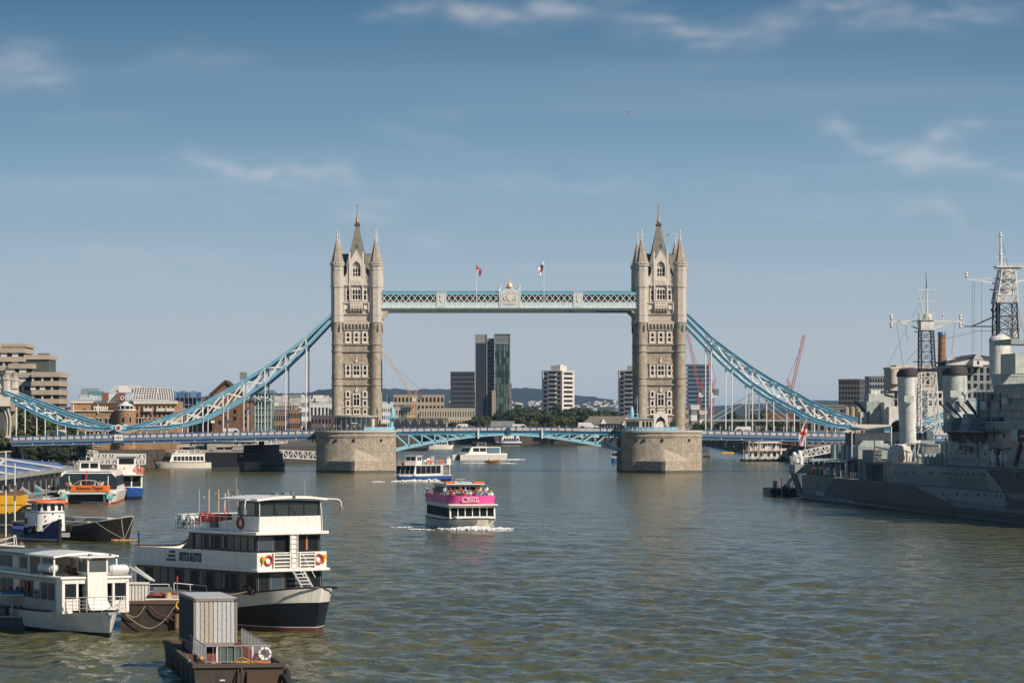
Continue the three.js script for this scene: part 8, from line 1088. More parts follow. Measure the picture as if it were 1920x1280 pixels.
// ================= FOREGROUND BOATS =================
{ // three deck passenger boat
  const g = thing('passenger_boat', 'large three deck white passenger boat with black hull moored in the left foreground', 'boat', [-10.1, 0, -222.5], rad(-54)), blk = paint(.010, .013, .022, .35), W = boatWhite, fr = M(.014, .014, .016, .35);
  const s = new THREE.Group(); s.name = 'hull_assembly'; s.position.x = -6.5; g.add(s);
  hull(s, { L: 20.8, B: 5.9, deck: 2.42, bow: .5, draft: .6, rake: .9, full: .6, p: 5, sternW: .92, flare: .66, deckDrop: .08 }, [[-.6, .26, paint(.16, .05, .035, .6), 'bottom'], [.26, .32, C.offwhite, 'boot_line'], [.32, q => 1.36 + .6 * sm(.6, 1, q), blk, 'hull'], [q => 1.36 + .6 * sm(.6, 1, q), 'deck', W, 'sheer_strake']]);
  part('cap_rail', tube([[-16, 2.46, 2.75], [-6, 2.46, 2.97], [-.5, 2.55, 2.86], [2.2, 2.8, 2.45], [3.4, 2.95, 1.2], [3.85, 2.98, 0], [3.4, 2.95, -1.2], [2.2, 2.8, -2.45], [-.5, 2.55, -2.9]], .06, 40, 6), fr, g);
  const deckhouse = (x0, x1, w, y0, y1, ns, nf, nm, xs0) => {
    const b = part(nm, box2(x0, x1, y0, y1, -w / 2, w / 2), fr, g), h = y1 - y0, tint = [glassSky, glassSky, M(.04, .08, .075, .3), M(.10, .085, .06, .3), M(.03, .035, .04, .3), M(.14, .12, .09, .3)];
    for (const sd of [1, -1]) for (let k = 0; k < ns; k++) { const a = lerp(x0 + .25, x1 - .15, k / ns), c = lerp(x0 + .25, x1 - .15, (k + 1) / ns); const p = part('window', box2(a + .09, c - .09, y0 + h * .13, y1 - h * .13, sd * w / 2, sd * (w / 2 + .025)), tint[Math.floor(rnd() * 6)], b); part('window_frame', [box2(a + .05, a + .09, y0 + h * .1, y1 - h * .1, sd * w / 2, sd * (w / 2 + .05)), box2(c - .09, c - .05, y0 + h * .1, y1 - h * .1, sd * w / 2, sd * (w / 2 + .05)), box2(a + .05, c - .05, y1 - h * .13, y1 - h * .1, sd * w / 2, sd * (w / 2 + .05))], C.midgrey, p); if (rnd() < .45) part('curtain', box2(a + .12, a + .12 + (c - a) * rr(.12, .3), y0 + h * .16, y1 - h * .16, sd * (w / 2 + .025), sd * (w / 2 + .032)), paint(.35, .3, .22, .8), p); }
    for (let k = 0; k < nf; k++) { const a = lerp(-w / 2 + .1, w / 2 - .1, k / nf), c = lerp(-w / 2 + .1, w / 2 - .1, (k + 1) / nf); const p = part('window', box2(x1, x1 + .025, y0 + h * .12, y1 - h * .1, a + .07, c - .07), k % 2 ? M(.05, .065, .085, .08) : glassSky, b); part('window_frame', [box2(x1, x1 + .05, y0 + h * .08, y1 - h * .06, a + .03, a + .07), box2(x1, x1 + .05, y0 + h * .08, y1 - h * .06, c - .07, c - .03)], C.midgrey, p); }
    return b;
  };
  deckhouse(-15.6, 0, 5.3, 2.42, 3.92, 15, 5, 'main_saloon'); part('main_fascia', rbox(-7.6, 4.0, 0, 16.4, .2, 5.9, .06), W, g);
  part('upper_bulwark', [box2(-15.7, .34, 4.1, 5.2, 2.66, 2.8), box2(-15.7, .34, 4.1, 5.2, -2.8, -2.66), box2(.2, .36, 4.1, 5.2, -2.66, 2.66), box2(-15.7, -15.5, 4.1, 5.2, -2.66, 2.66)], W, g); for (let k = 0; k < 9; k++) part('bulwark_seam', box(-15 + k * 1.8, 4.65, 2.805, .025, 1.08, .012), C.offwhite, g); part('upper_deck', box2(-15.6, .2, 4.12, 4.2, -2.66, 2.66), deckGrey, g);
  const lt = part('name_lettering', words('DUTCH MASTER', .62, SERIF, .03, 2.9).translate(-8.1, 4.66, 2.81), paint(.03, .07, .10), g); part('name_emblem', [0, 1, 2].map(k => box(-10.5 - k * .1, 4.95 - k * .28, 2.82, .75 + k * .2, .17, .03)), paint(.025, .05, .085), lt);
  deckhouse(-8.0, -.1, 5.2, 5.2, 6.36, 9, 4, 'upper_saloon'); part('teak_rail', tube([[-15.6, 5.28, 2.7], [-12, 5.32, 2.72], [-9.6, 5.5, 2.66], [-8.2, 6.1, 2.6]], .07, 20, 6), paint(.35, .19, .08, .5), g); part('aft_post', rod([-15.5, 5.2, 2.5], [-15.6, 6.2, 2.5], .06), fr, g); part('aft_curve', [prism([[-9.6, 5.2], [-8, 5.2], [-8, 6.36], [-8.5, 6.36], [-8.7, 5.7]], 2.5, 2.66), prism([[-9.6, 5.2], [-8, 5.2], [-8, 6.36], [-8.5, 6.36], [-8.7, 5.7]], -2.66, -2.5)], fr, g);
  part('top_deck', rbox(-5.1, 6.48, 0, 11.1, .22, 5.9, .06), W, g); part('top_bulwark_front', [box2(.02, .14, 6.6, 7.62, -2.5, 2.5)], W, g); for (const sd of [1, -1]) part('top_bulwark_side', prism([[-9.6, 6.6], [.1, 6.6], [.1, 7.62], [-1.9, 7.62], [-2.6, 7.4], [-9.6, 6.78]], sd > 0 ? 2.42 : -2.52, sd > 0 ? 2.52 : -2.42), W, g);
  // wheelhouse
  const wh = part('wheelhouse', [box2(-2.5, 0, 7.62, 8.62, -2.46, -2.3), box2(-2.5, 0, 7.62, 8.62, 2.3, 2.46), box2(-2.5, -2.4, 6.6, 8.62, -2.4, 2.4), box2(-.1, .04, 8.42, 8.62, -2.46, 2.46), ...[-2.4, -1.2, 0, 1.2, 2.4].map(z => box2(-.06, .04, 7.62, 8.62, z - .05, z + .05))], fr, g); for (let k = 0; k < 4; k++) part('windscreen', box2(-.03, 0, 7.66, 8.42, -2.35 + k * 1.2, -1.25 + k * 1.2), M(.10, .12, .13, .06, { trans: .65, spec: .5 }), wh); for (const sd of [1, -1]) part('side_window', box2(-2.1, -.4, 7.72, 8.5, sd * 2.46, sd * 2.5), M(.16, .17, .15, .1), wh); part('console', box2(-1.2, -.5, 6.7, 7.75, -1.6, 1.6), C.midgrey, wh); part('helm_seat', [box(-1.6, 7.6, .6, .5, .8, .5), box(-1.5, 7.7, -1.4, .6, .35, 1)], C.offwhite, wh);
  part('roof', loft([-1, -.5, 0, .5, 1].map(t => [[-4.4, 8.66 + .16 * (1 - t * t), t * 2.85], [.42, 8.66 + .16 * (1 - t * t), t * 2.85], [.42, 8.8 + .2 * (1 - t * t), t * 2.85], [-4.4, 8.78 + .2 * (1 - t * t), t * 2.85]]), { crease: .4 }), W, g); part('roof_lamp', [ball(.45, 8.95, -.1, .13), box(-1, 9.1, .5, .5, .12, .3), box(-2, 9.08, -1, .4, .14, .4), cyl(-.8, 9.05, -.8, .12, .2, 8)], C.midgrey, g);
  part('mirror_arm', [tube([[-.2, 8.7, -2.8], [-.1, 8.72, -3.6], [-.05, 8.6, -4.2], [-.05, 8.2, -4.3]], .045, 14, 6), tube([[-.4, 8.7, 2.7], [-.4, 8.72, 3.2], [-.4, 8.2, 3.3]], .045, 14, 6)], W, g); part('mirror', [rbox(-.05, 8.05, -4.3, .14, .36, .26, .04), rbox(-.4, 7.95, 3.3, .14, .4, .26, .04)], C.midgrey, g); for (const z of [-2.55, 2.55]) part('grab_bar', tube([[.2, 6.6, z], [.2, 7.6, z * .985], [.1, 8.6, z * .96]], .035, 10, 5), W, g); part('aerial', [rod([-1.4, 8.8, -2.2], [-1.4, 10, -2.2], .02), rod([-3.8, 8.8, 1.8], [-3.8, 10.2, 1.8], .02)], C.steel, g); for (const z of [-.5, .9]) part('wiper', bar([.05, 7.66, z], [.06, 8.2, z + .3], .02), fr, g);
  // bow fittings
  for (const [z0, z1] of [[.25, 1.55], [-1.75, -.55]]) { for (let k = 0; k < 4; k++) part('louvre', box(.44, 4.28 + k * .24, (z0 + z1) / 2, .12, .06, z1 - z0, 0, .5), W, g); part('louvre_recess', box(.37, 4.64, (z0 + z1) / 2, .02, 1, z1 - z0), C.midgrey, g); part('louvre_post', [box(.46, 4.65, z0, .12, 1.06, .07), box(.46, 4.65, z1, .12, 1.06, .07)], W, g); }
  lifebuoy(g, .46, 4.7, 1.95, Math.PI / 2, .3, C.red); lifebuoy(g, .46, 4.7, -2.1, Math.PI / 2, .3, C.red); lifebuoy(g, -2.1, 7.15, 2.58, 0, .36, paint(.42, .05, .03)); for (const z of [2.42, -2.5]) part('deck_lamp', [ball(.5, 4.85, z, .12), box(.5, 4.6, z, .1, .3, .1)], C.yellow, g); part('yellow_float', [rbox(.5, 4.82, 2.4, .16, .3, .3, .06), rbox(.5, 4.85, -2.55, .16, .3, .3, .06)], C.yellow, g);
  part('central_mast', [box2(.16, .3, 4.1, 6.4, -.42, .1), rod([.45, 4.1, -.4], [.45, 6.4, -.4], .03), rod([.45, 4.1, .1], [.45, 6.4, .1], .03), ...[0, 1, 2, 3, 4, 5, 6].map(k => rod([.45, 4.2 + k * .33, -.4], [.45, 4.2 + k * .33, .1], .02))], W, g); part('bow_stair', [bar([.5, 4.05, .1], [1.35, 2.6, -.3], .05, .12), bar([.5, 4.05, -.75], [1.35, 2.6, -1.15], .05, .12), ...[0, 1, 2, 3, 4, 5, 6].map(k => bar([.52 + k * .13, 3.95 - k * .22, .1 - k * .06], [.52 + k * .13, 3.95 - k * .22, -.75 - k * .06], .16, .04)), rod([.5, 5.0, .12], [1.4, 3.5, -.3], .025), rod([.5, 5.0, -.78], [1.4, 3.5, -1.18], .025)], W, g); part('saloon_door', box2(-.08, -.04, 5.25, 6.3, -1.5, -.6), C.glassDark, g); for (const z of [-1.42, -.66]) part('door_curtain', box(-.02, 5.78, z, .06, .95, .14), paint(.5, .17, .06), g); part('bow_deck_gear', [cyl(1.8, 2.5, .3, .25, .4, 10), box(2.2, 2.7, -.8, .5, .3, .4)], C.midgrey, g); part('bollard', [box(-.6, 2.58, 2.92, 1.3, .36, .22), cyl(-.9, 2.5, 3.0, .1, .5, 8), cyl(-.3, 2.5, 3.0, .1, .5, 8)], C.black, g);
  // top deck aft: rafts, seats, strings of lamps
  for (const x of [-9.9, -8.9]) part('liferaft', [cyl(0, -.6, 0, .4, 1.2, 14).rotateX(Math.PI / 2).translate(x, 7.15, 1.9)], paint(.6, .6, .58, .4), g); for (const x of [-10.2, -9.4, -8.6]) part('raft_cradle', [bar([x, 6.6, 2.4], [x + .3, 6.9, 1.4], .06), torus(x + .2, 6.9, 2.5, .32, .03)], fr, g); for (let k = 0; k < 6; k++) part('red_seat', [rbox(-7.9 + k * .62, 7.15, 1.9, .52, 1.05, .5, .08)], paint(.80, .07, .03, .6), g); rails(g, [[-10.4, 6.6, 2.6], [-3, 6.6, 2.6]], .95, { rows: 2, step: .8 }); rails(g, [[-10.4, 6.6, -2.6], [-3, 6.6, -2.6]], .95, { rows: 2 }); rails(g, [[-10.4, 6.6, -2.6], [-10.4, 6.6, 2.6]], .95, { rows: 2 });
  for (let k = 0; k < 8; k++) part('lamp_pole', rod([-9.2 + k * .62, 6.6, k % 2 ? 1.8 : .6], [-9.2 + k * .62, 9.3, k % 2 ? 1.8 : .6], .032), paint(.6, .42, .3), g); const st = []; for (let k = 0; k < 30; k++) st.push(ball(-9.6 + k * .24, 8.95 - .22 * Math.abs(Math.sin(k * .55)), lerp(-1.6, 1.2, (Math.sin(k * .55) + 1) / 2), .045, 5)); part('lamp_string', st, C.offwhite, g).userData.kind = 'stuff'; const fl = part('ensign_staff', bar([-9.2, 6.6, -.6], [-9.0, 9.0, -.6], .05), C.white, g); part('ensign', [quad([-9.1, 8.4, -.58], [-8.85, 7.9, -.4], [-8.75, 6.9, -.45], [-9.15, 7.1, -.58])], paint(.55, .06, .03), fl); part('dark_box', box(-5.4, 6.98, 2.56, .9, .45, .2), fr, g); for (const x of [-4.4, -3.8]) part('bin', box(x, 6.95, .5, .3, .55, .3), x < -4 ? C.red : C.white, g);
  for (const [y1, z1] of [[1.7, 3.9], [1.9, 4.1]]) solo('mooring_rope', tube([V(-.4, 2.6, 3.1), V(-1.6, 2.25, 4.3), V(-3.0, y1, z1 + 1.6)].map(p => p.applyMatrix4((g.updateMatrixWorld(true), g.matrixWorld))), .045, 16), C.rope, y1 < 1.8 ? 'lower yellowish rope from the black hull to the rusty container' : 'upper yellowish rope from the black hull to the rusty container', 'rope', 'ropes of the three deck boat');
}
{ // container barge
  const g = thing('work_barge', 'rusty flat work barge with railings in the near foreground', 'barge', [-10.5, 0, -173.4], rad(-80.6)), rust = M(.13, .075, .05, .85, { map: RUST, tile: 3 }), hm = M(.085, .07, .058, .85, { map: STREAK, tile: 3.5 });
  part('hull', loft([[[-19.4, -.8, -2.2], [-.3, -.8, -2.2], [-.3, -.8, 2.2], [-19.4, -.8, 2.2]], [[-19.4, 1.1, -2.38], [0, 1.1, -2.38], [0, 1.1, 2.38], [-19.4, 1.1, 2.38]]], { crease: .2 }), hm, g); part('gunwale', [box2(-19.5, .08, 1.1, 1.32, 2.2, 2.46), box2(-19.5, .08, 1.1, 1.32, -2.46, -2.2), box2(-.18, .1, 1.1, 1.3, -2.2, 2.2)], M(.12, .10, .085, .85, { map: RUST, tile: 2 }), g); part('deck', box2(-19.4, -.1, 1.06, 1.14, -2.3, 2.3), M(.20, .045, .03, .85, { map: GRIME, tile: 2 }), g); for (const x of [-1.2, -4, -7, -10.4, -14]) part('hull_rib', box(x, .3, 2.33, .12, 1.6, .1), hm, g); part('bow_plate', [box2(.0, .06, -.3, .9, -2.2, -.4)], rust, g); for (const [z, y] of [[-.7, .2], [-.7, -.1], [.9, .45]]) part('draught_mark', box(.1, y, z, .03, .07, .28), C.white, g);
  for (const x of [-1.0]) part('tyre_fender', torus(x, .35, -2.62, .46, .18, 0), C.tyre, g); part('tyre_fender', torus(.12, .2, -2.3, .42, .16, .5), C.tyre, g);
  const rl = (p, q, n) => { const gs = []; const P = A(p), Q = A(q); for (let k = 0; k <= n; k++) { const u = P.clone().lerp(Q, k / n); part('baluster', rod(u, u.clone().setY(u.y + .92), k % 4 ? .016 : .028, undefined, 5), C.steel, g); } part('handrail', rod(P.clone().setY(P.y + .94), Q.clone().setY(Q.y + .94), .032), C.steel, g); part('foot_rail', rod(P.clone().setY(P.y + .1), Q.clone().setY(Q.y + .1), .022), C.steel, g); };
  rl([-17, 1.14, 1.55], [-2.2, 1.14, 1.55], 34); rl([-17, 1.14, -1.9], [-2.2, 1.14, -1.9], 34); rl([-2.2, 1.14, 1.55], [-2.2, 1.14, -1.9], 9); part('gate', [box(-2.3, 1.62, .35, .06, .72, 1.0), box(-2.32, 1.62, -.3, .06, .6, .3)], paint(.10, .14, .13, .7), g); part('gate_post', [box(-2.24, 1.6, .95, .1, .95, .1), box(-2.24, 1.6, -.95, .1, .95, .1), box(-2.24, 1.6, -1.5, .3, .8, .3)], C.offwhite, g);
  const rp = (a, n, r, y = 1.17) => { const pts = []; for (let k = 0; k < n; k++) { const t = k * 1.3; pts.push([a[0] + r * Math.cos(t) * rr(.5, 1), y + k * .012, a[2] + r * Math.sin(t) * rr(.6, 1.3)]); } return tube(pts, .035, n * 8, 5); }; const ora = paint(.65, .22, .05, .8); part('rope_pile', rp([-.8, 0, 1.1], 9, .38), ora, g); part('rope_pile', rp([-.9, 0, -1.3], 14, .45), ora, g); part('rope_pile', rp([-1.3, 0, -.6], 10, .5, 1.2), paint(.6, .33, .06, .8), g); part('hose', tube([[-1.7, 1.18, .3], [-1.4, 1.5, -.3], [-.9, 1.25, -.9], [-.5, 1.2, -1.6]], .045, 24, 6), paint(.62, .35, .05, .7), g); part('bow_chain', [tube([[-.3, 1.3, -.1], [.12, 1.0, -.12], [.14, -.5, -.1]], .06, 14, 5), tube([[-.3, 1.3, .1], [.12, .8, .06], [.14, -.5, .2]], .05, 14, 5)], rust, g); part('side_rope', tube([[-3, 1.25, 2.2], [-2.2, 1.35, 2.45], [-1.6, 1.1, 2.5], [-4.5, 1.3, 2.3], [-8, 1.32, 2.2]], .04, 30, 5), C.rope, g); part('bollard', [cyl(-3.6, 1.14, 2, .1, .4, 8), cyl(-3.2, 1.14, 2, .1, .4, 8), cyl(-.7, 1.14, -1.9, .12, .35, 8)], C.black, g); part('black_pallet', box(-.75, 1.2, .15, .5, .14, 1.2), C.black, g); part('float', [ball(-3.2, 1.35, 1.7, .14), ball(-3.5, 1.3, 1.85, .12)], paint(.6, .35, .12), g);
  const lb = part('lifebuoy', torus(-1.9, 1.66, -1.55, .3, .085, Math.PI / 2, 0, 20), C.white, g); part('lifebuoy_band', [0, 1, 2, 3].map(k => torus(0, 0, 0, .3, .09, 0, 0, 40)).slice(0, 0).concat([...Array(8)].map((_, k) => ball(-1.9, 1.66 + .3 * Math.cos(k * .785), -1.55 + .3 * Math.sin(k * .785), .093, 6))), C.black, lb);
  g.updateMatrixWorld(true);
  // container, a thing of its own standing on the deck
  const c = thing('shipping_container', 'rust streaked white shipping container standing on the work barge', 'container', V(-9.8, 1.6, .3).applyMatrix4(g.matrixWorld).toArray(), rad(-80.6) + .05), cw = M(.76, .785, .80, .6, { map: RUST, tile: 3.2 }), cs = M(.085, .09, .095, .7, { map: STREAK, tile: 3 });
  part('frame', [box2(-.12, 0, 0, 2.59, 1.1, 1.22), box2(-.12, 0, 0, 2.59, -1.22, -1.1), box2(-.12, 0, 2.45, 2.59, -1.22, 1.22), box2(-.12, 0, 0, .16, -1.22, 1.22), box2(-6.06, -5.94, 0, 2.59, 1.1, 1.22), box2(-6.06, -5.94, 0, 2.59, -1.22, -1.1), box2(-6.06, 0, 2.47, 2.6, 1.14, 1.23), box2(-6.06, 0, 2.47, 2.6, -1.23, -1.14), box2(-6.06, 0, 0, .14, 1.14, 1.23), box2(-6.06, 0, 0, .14, -1.23, -1.14)], M(.40, .34, .30, .8, { map: RUST, tile: 2 }), c); part('core', box2(-6, -.13, .1, 2.5, -1.12, 1.12), cs, c);
  for (let k = 0; k < 9; k++) { const z = lerp(-1.1, 1.1, (k + .5) / 9); part('corrugation', [loft([[[-.11, .16, z - .118], [-.045, .16, z - .095], [-.045, .16, z + .095], [-.11, .16, z + .118]], [[-.11, 2.45, z - .118], [-.045, 2.45, z - .095], [-.045, 2.45, z + .095], [-.11, 2.45, z + .118]]], { crease: .2 })], k >= 5 && k < 8 ? M(.66, .62, .54, .65, { map: RUST, tile: 3.2 }) : cw, c); }
  for (let k = 0; k < 20; k++) { const x = lerp(-5.9, -.2, (k + .5) / 20); for (const sd of [1, -1]) part('corrugation', box(x, 1.3, sd * 1.15, .15, 2.3, .06), cs, c); } part('roof', [box2(-6.04, -.02, 2.6, 2.64, -1.2, 1.2), ...[...Array(12)].map((_, k) => box(-5.7 + k * .48, 2.645, 0, .3, .03, 2.2))], M(.58, .60, .64, .6, { map: RUST, tile: 4 }), c); for (const y of [.05, 2.52]) for (const z of [-1.18, 1.18]) part('corner_casting', box(-.04, y, z, .18, .14, .16), rust, c); for (const x of [-5.6, -.5]) for (const z of [-.9, .9]) part('support_block', box(x, -.23, z, .4, .46, .4), C.timber, c);
}
{ // white passenger boat at the left edge
  const g = thing('passenger_boat', 'white passenger boat with square wheelhouse and rails in the left foreground', 'boat', [PX(202, 215) + .1, 0, -215], rad(-63)), W = boatWhite, grey = paint(.36, .36, .35, .5), s = new THREE.Group(); s.name = 'hull_assembly'; s.position.x = -9; g.add(s);
  hull(s, { L: 18.6, B: 5.0, deck: 1.42, bow: .3, draft: .5, rake: .45, full: .6, p: 2.1, sternW: .9, flare: .42, rub: .1 }, [[-.5, .22, C.black, 'bottom'], [.22, 'deck', W, 'hull']]);
  part('main_house', [box2(-17, -3.6, 1.4, 3.6, -2.3, 2.3)], grey, g); part('house_front', [box2(-3.6, -2.5, 3.35, 3.72, -2.35, 2.35), box2(-3.6, -2.5, 1.4, 3.4, 2.15, 2.35), box2(-3.6, -2.5, 1.4, 3.4, -2.35, -2.15), box2(-2.7, -2.52, 1.4, 3.4, 1.2, 1.35), box2(-2.7, -2.52, 1.4, 3.4, -1.35, -1.2)], W, g); part('front_window', [box2(-2.62, -2.58, 2.35, 3.3, 1.4, 2.1)], glassSky, g); part('front_window', [box2(-2.62, -2.58, 2.2, 3.2, -2.1, -1.4)], glassSky, g); part('front_panel', [box2(-2.66, -2.54, 1.4, 2.2, -2.15, -1.35), box2(-2.66, -2.54, 1.4, 2.35, 1.35, 2.15)], W, g); part('dark_cabin', box2(-3.58, -3.5, 1.4, 3.4, -2.1, 2.1), C.dark, g);
  for (let k = 0; k < 9; k++) for (const sd of [1, -1]) { const x = -16 + k * 1.35; part('side_window', box2(x, x + 1.1, 2.2, 3.3, sd * 2.3, sd * 2.33), k % 3 ? glassSky : M(.06, .07, .06, .12), g); } part('upper_deck', rbox(-9.6, 3.72, 0, 14.4, .16, 5, .05), W, g);
  part('wheelhouse_column', [loft([[[-3.2, 1.42, -.95], [-1.2, 1.42, -.9], [-1.2, 1.42, .75], [-3.2, 1.42, .75]], [[-3.2, 2.2, -.75], [-2.2, 2.2, -.72], [-2.2, 2.2, .66], [-3.2, 2.2, .66]], [[-3.3, 4.0, -.72], [-2.25, 4.0, -.7], [-2.25, 4.0, .66], [-3.3, 4.0, .66]]], { crease: .3 })], W, g); const wh = part('wheelhouse', [box2(-4.2, -2.25, 4.0, 4.1, -.74, .68), ...[[-2.3, -.7], [-2.3, .62], [-4.1, -.7], [-4.1, .62]].map(([x, z]) => box2(x - .06, x + .06, 4, 5.02, z - .06, z + .06))], W, g); part('windscreen', box2(-2.28, -2.25, 4.12, 4.98, -.62, .54), M(.2, .23, .22, .06, { trans: .6 }), wh); for (const z of [-.7, .64]) part('side_window', box2(-4.0, -2.4, 4.12, 4.98, z - .02, z + .02), M(.12, .14, .13, .1), wh); part('wheel_box', [box2(-3.2, -2.6, 4.1, 4.45, -.5, .4), box(-3.4, 4.5, 0, .3, .5, .4)], C.midgrey, wh); part('wheelhouse_roof', [rbox(-3.3, 5.08, .1, 2.6, .1, 2.5, .04)], W, g); part('roof_lamp', [ball(-2.2, 5.22, -.9, .1), rod([-2.2, 5.1, -.9], [-2.2, 5.2, -.9], .03), box(-3, 5.2, .2, .3, .14, .2), torus(-3.8, 4.7, 1.0, .14, .05)], C.midgrey, g);
  part('canopy', loft([-1, -.5, 0, .5, 1].map(t => [[-9.4, 4.98 + .2 * (1 - t * t), t * 2.3], [-4.2, 4.98 + .2 * (1 - t * t), t * 2.3], [-4.2, 5.1 + .22 * (1 - t * t), t * 2.3], [-9.4, 5.1 + .22 * (1 - t * t), t * 2.3]]), { crease: .5 }), W, g); for (const x of [-9.2, -6.8, -4.4]) for (const z of [-2.2, 2.2]) part('canopy_post', box(x, 4.35, z, .1, 1.3, .1), W, g); part('upper_cabin', box2(-17, -9.4, 3.8, 5.0, -2.25, 2.25), grey, g); part('cabin_roof', box2(-17.4, -9.3, 5.0, 5.12, -2.45, 2.45), paint(.12, .15, .18, .6), g); for (let k = 0; k < 5; k++) part('upper_window', box2(-16.6 + k * 1.45, -15.4 + k * 1.45, 4.1, 4.85, 2.25, 2.28), k === 3 ? paint(.5, .5, .48) : glassSky, g);
  for (const x of [-6.7, -5.5]) part('liferaft', [cyl(0, -.55, 0, .34, 1.1, 14).rotateZ(Math.PI / 2).translate(x, 4.25, 2.0), ball(x - .5, 4.25, 2, .32), ball(x + .5, 4.25, 2, .32)], paint(.66, .66, .64, .4), g); part('liferaft', [cyl(0, -.5, 0, .34, 1, 14).rotateX(Math.PI / 2).translate(-2.9, 4.2, -1.75), ball(-2.9, 4.2, -1.3, .33), ball(-2.9, 4.2, -2.2, .33)], paint(.7, .7, .68, .4), g); for (const x of [-7, -6.3, -5.6, -5]) part('raft_cradle', bar([x, 3.8, 1.7], [x + .3, 4.0, 2.3], .06), C.black, g); part('mast_gear', [rod([-4.6, 3.8, .9], [-4.6, 5.1, .9], .08), ball(-4.9, 4.2, 1, .3, 8), box(-5, 4, .6, .5, .6, .5)], paint(.16, .06, .05), g);
  rails(g, [[-3.2, 1.5, 2.25], [-1.9, 1.52, 1.85], [-.5, 1.6, .9], [.1, 1.66, 0], [-.5, 1.6, -.9], [-1.9, 1.52, -1.85], [-3.2, 1.5, -2.25]], .95, { rows: 4, step: .6, r: .022 }); part('side_stair', [bar([-3, 2.5, 2.28], [-2.2, 1.5, 2.28], .05, .1), bar([-3.3, 2.5, 2.28], [-2.6, 1.5, 2.28], .05, .1)], W, g); lifebuoy(g, -9.2, 2.9, 2.38, 0, .32, paint(.35, .06, .04)); part('bow_roller', [box(.25, 1.5, 0, .4, .16, .5)], C.steel, g); for (const x of [-10.4, -9.9]) part('orange_panel', box(x, 3.1, 2.35, .14, .5, .03), paint(.6, .25, .05), g);
  g.updateMatrixWorld(true); const pp = V(-2.9, 1.5, -1.75).applyMatrix4(g.matrixWorld); person(pp.x, pp.y, pp.z, .6, 'deckhand in blue beside the white boat wheelhouse');
}
{ // raft with a blue sheet roof
  const g = thing('work_raft', 'small grey raft with blue sheeted roof at the left edge', 'raft', [PX(34, 224), 0, -224], rad(-8)); part('float', rbox(0, .3, 0, 3.6, .9, 2.2, .1), streaky(.11, .11, .115, .7), g); part('deck', box(0, .8, 0, 3.7, .12, 2.3), C.steel, g); for (const [x, z] of [[-.2, .9], [1.0, .9], [-.2, -.9], [1.0, -.9], [-1.5, .9]]) part('roof_post', rod([x, .85, z], [x, 2.35, z], .05), C.offwhite, g); part('roof_sheet', loft([...Array(9)].map((_, k) => { const x = lerp(-2.4, 1.7, k / 8), w = .05 * Math.sin(k * 2.4); return [[x, 2.3 + w, -1.2], [x, 2.42 + w, -1.2], [x, 2.55 - w, 0], [x, 2.42 + w, 1.2], [x, 2.26 - w, 1.25], [x, 2.4, 0]]; }), { crease: .7 }), paint(.05, .17, .30, .6), g); part('roof_frame', [box(-.3, 2.28, 1.22, 4, .07, .06), box(-.3, 2.28, -1.2, 4, .07, .06)], C.offwhite, g); part('engine_box', [box(-1.3, 1.1, 0, 1, .6, 1), rod([.3, .85, .6], [.35, 1.6, .7], .06)], C.midgrey, g); for (const [x, m] of [[-1.9, C.yellow], [-1.3, C.yellow], [-.7, paint(.45, .05, .05)]]) part('roof_bundle', ball(x, 2.6, -.3, .2, 7), m, g); part('dark_tank', [cyl(-2.8, .3, .2, .8, 1.7, 12), torus(-2.6, 1.2, 1, .4, .1)], C.black, g);
}
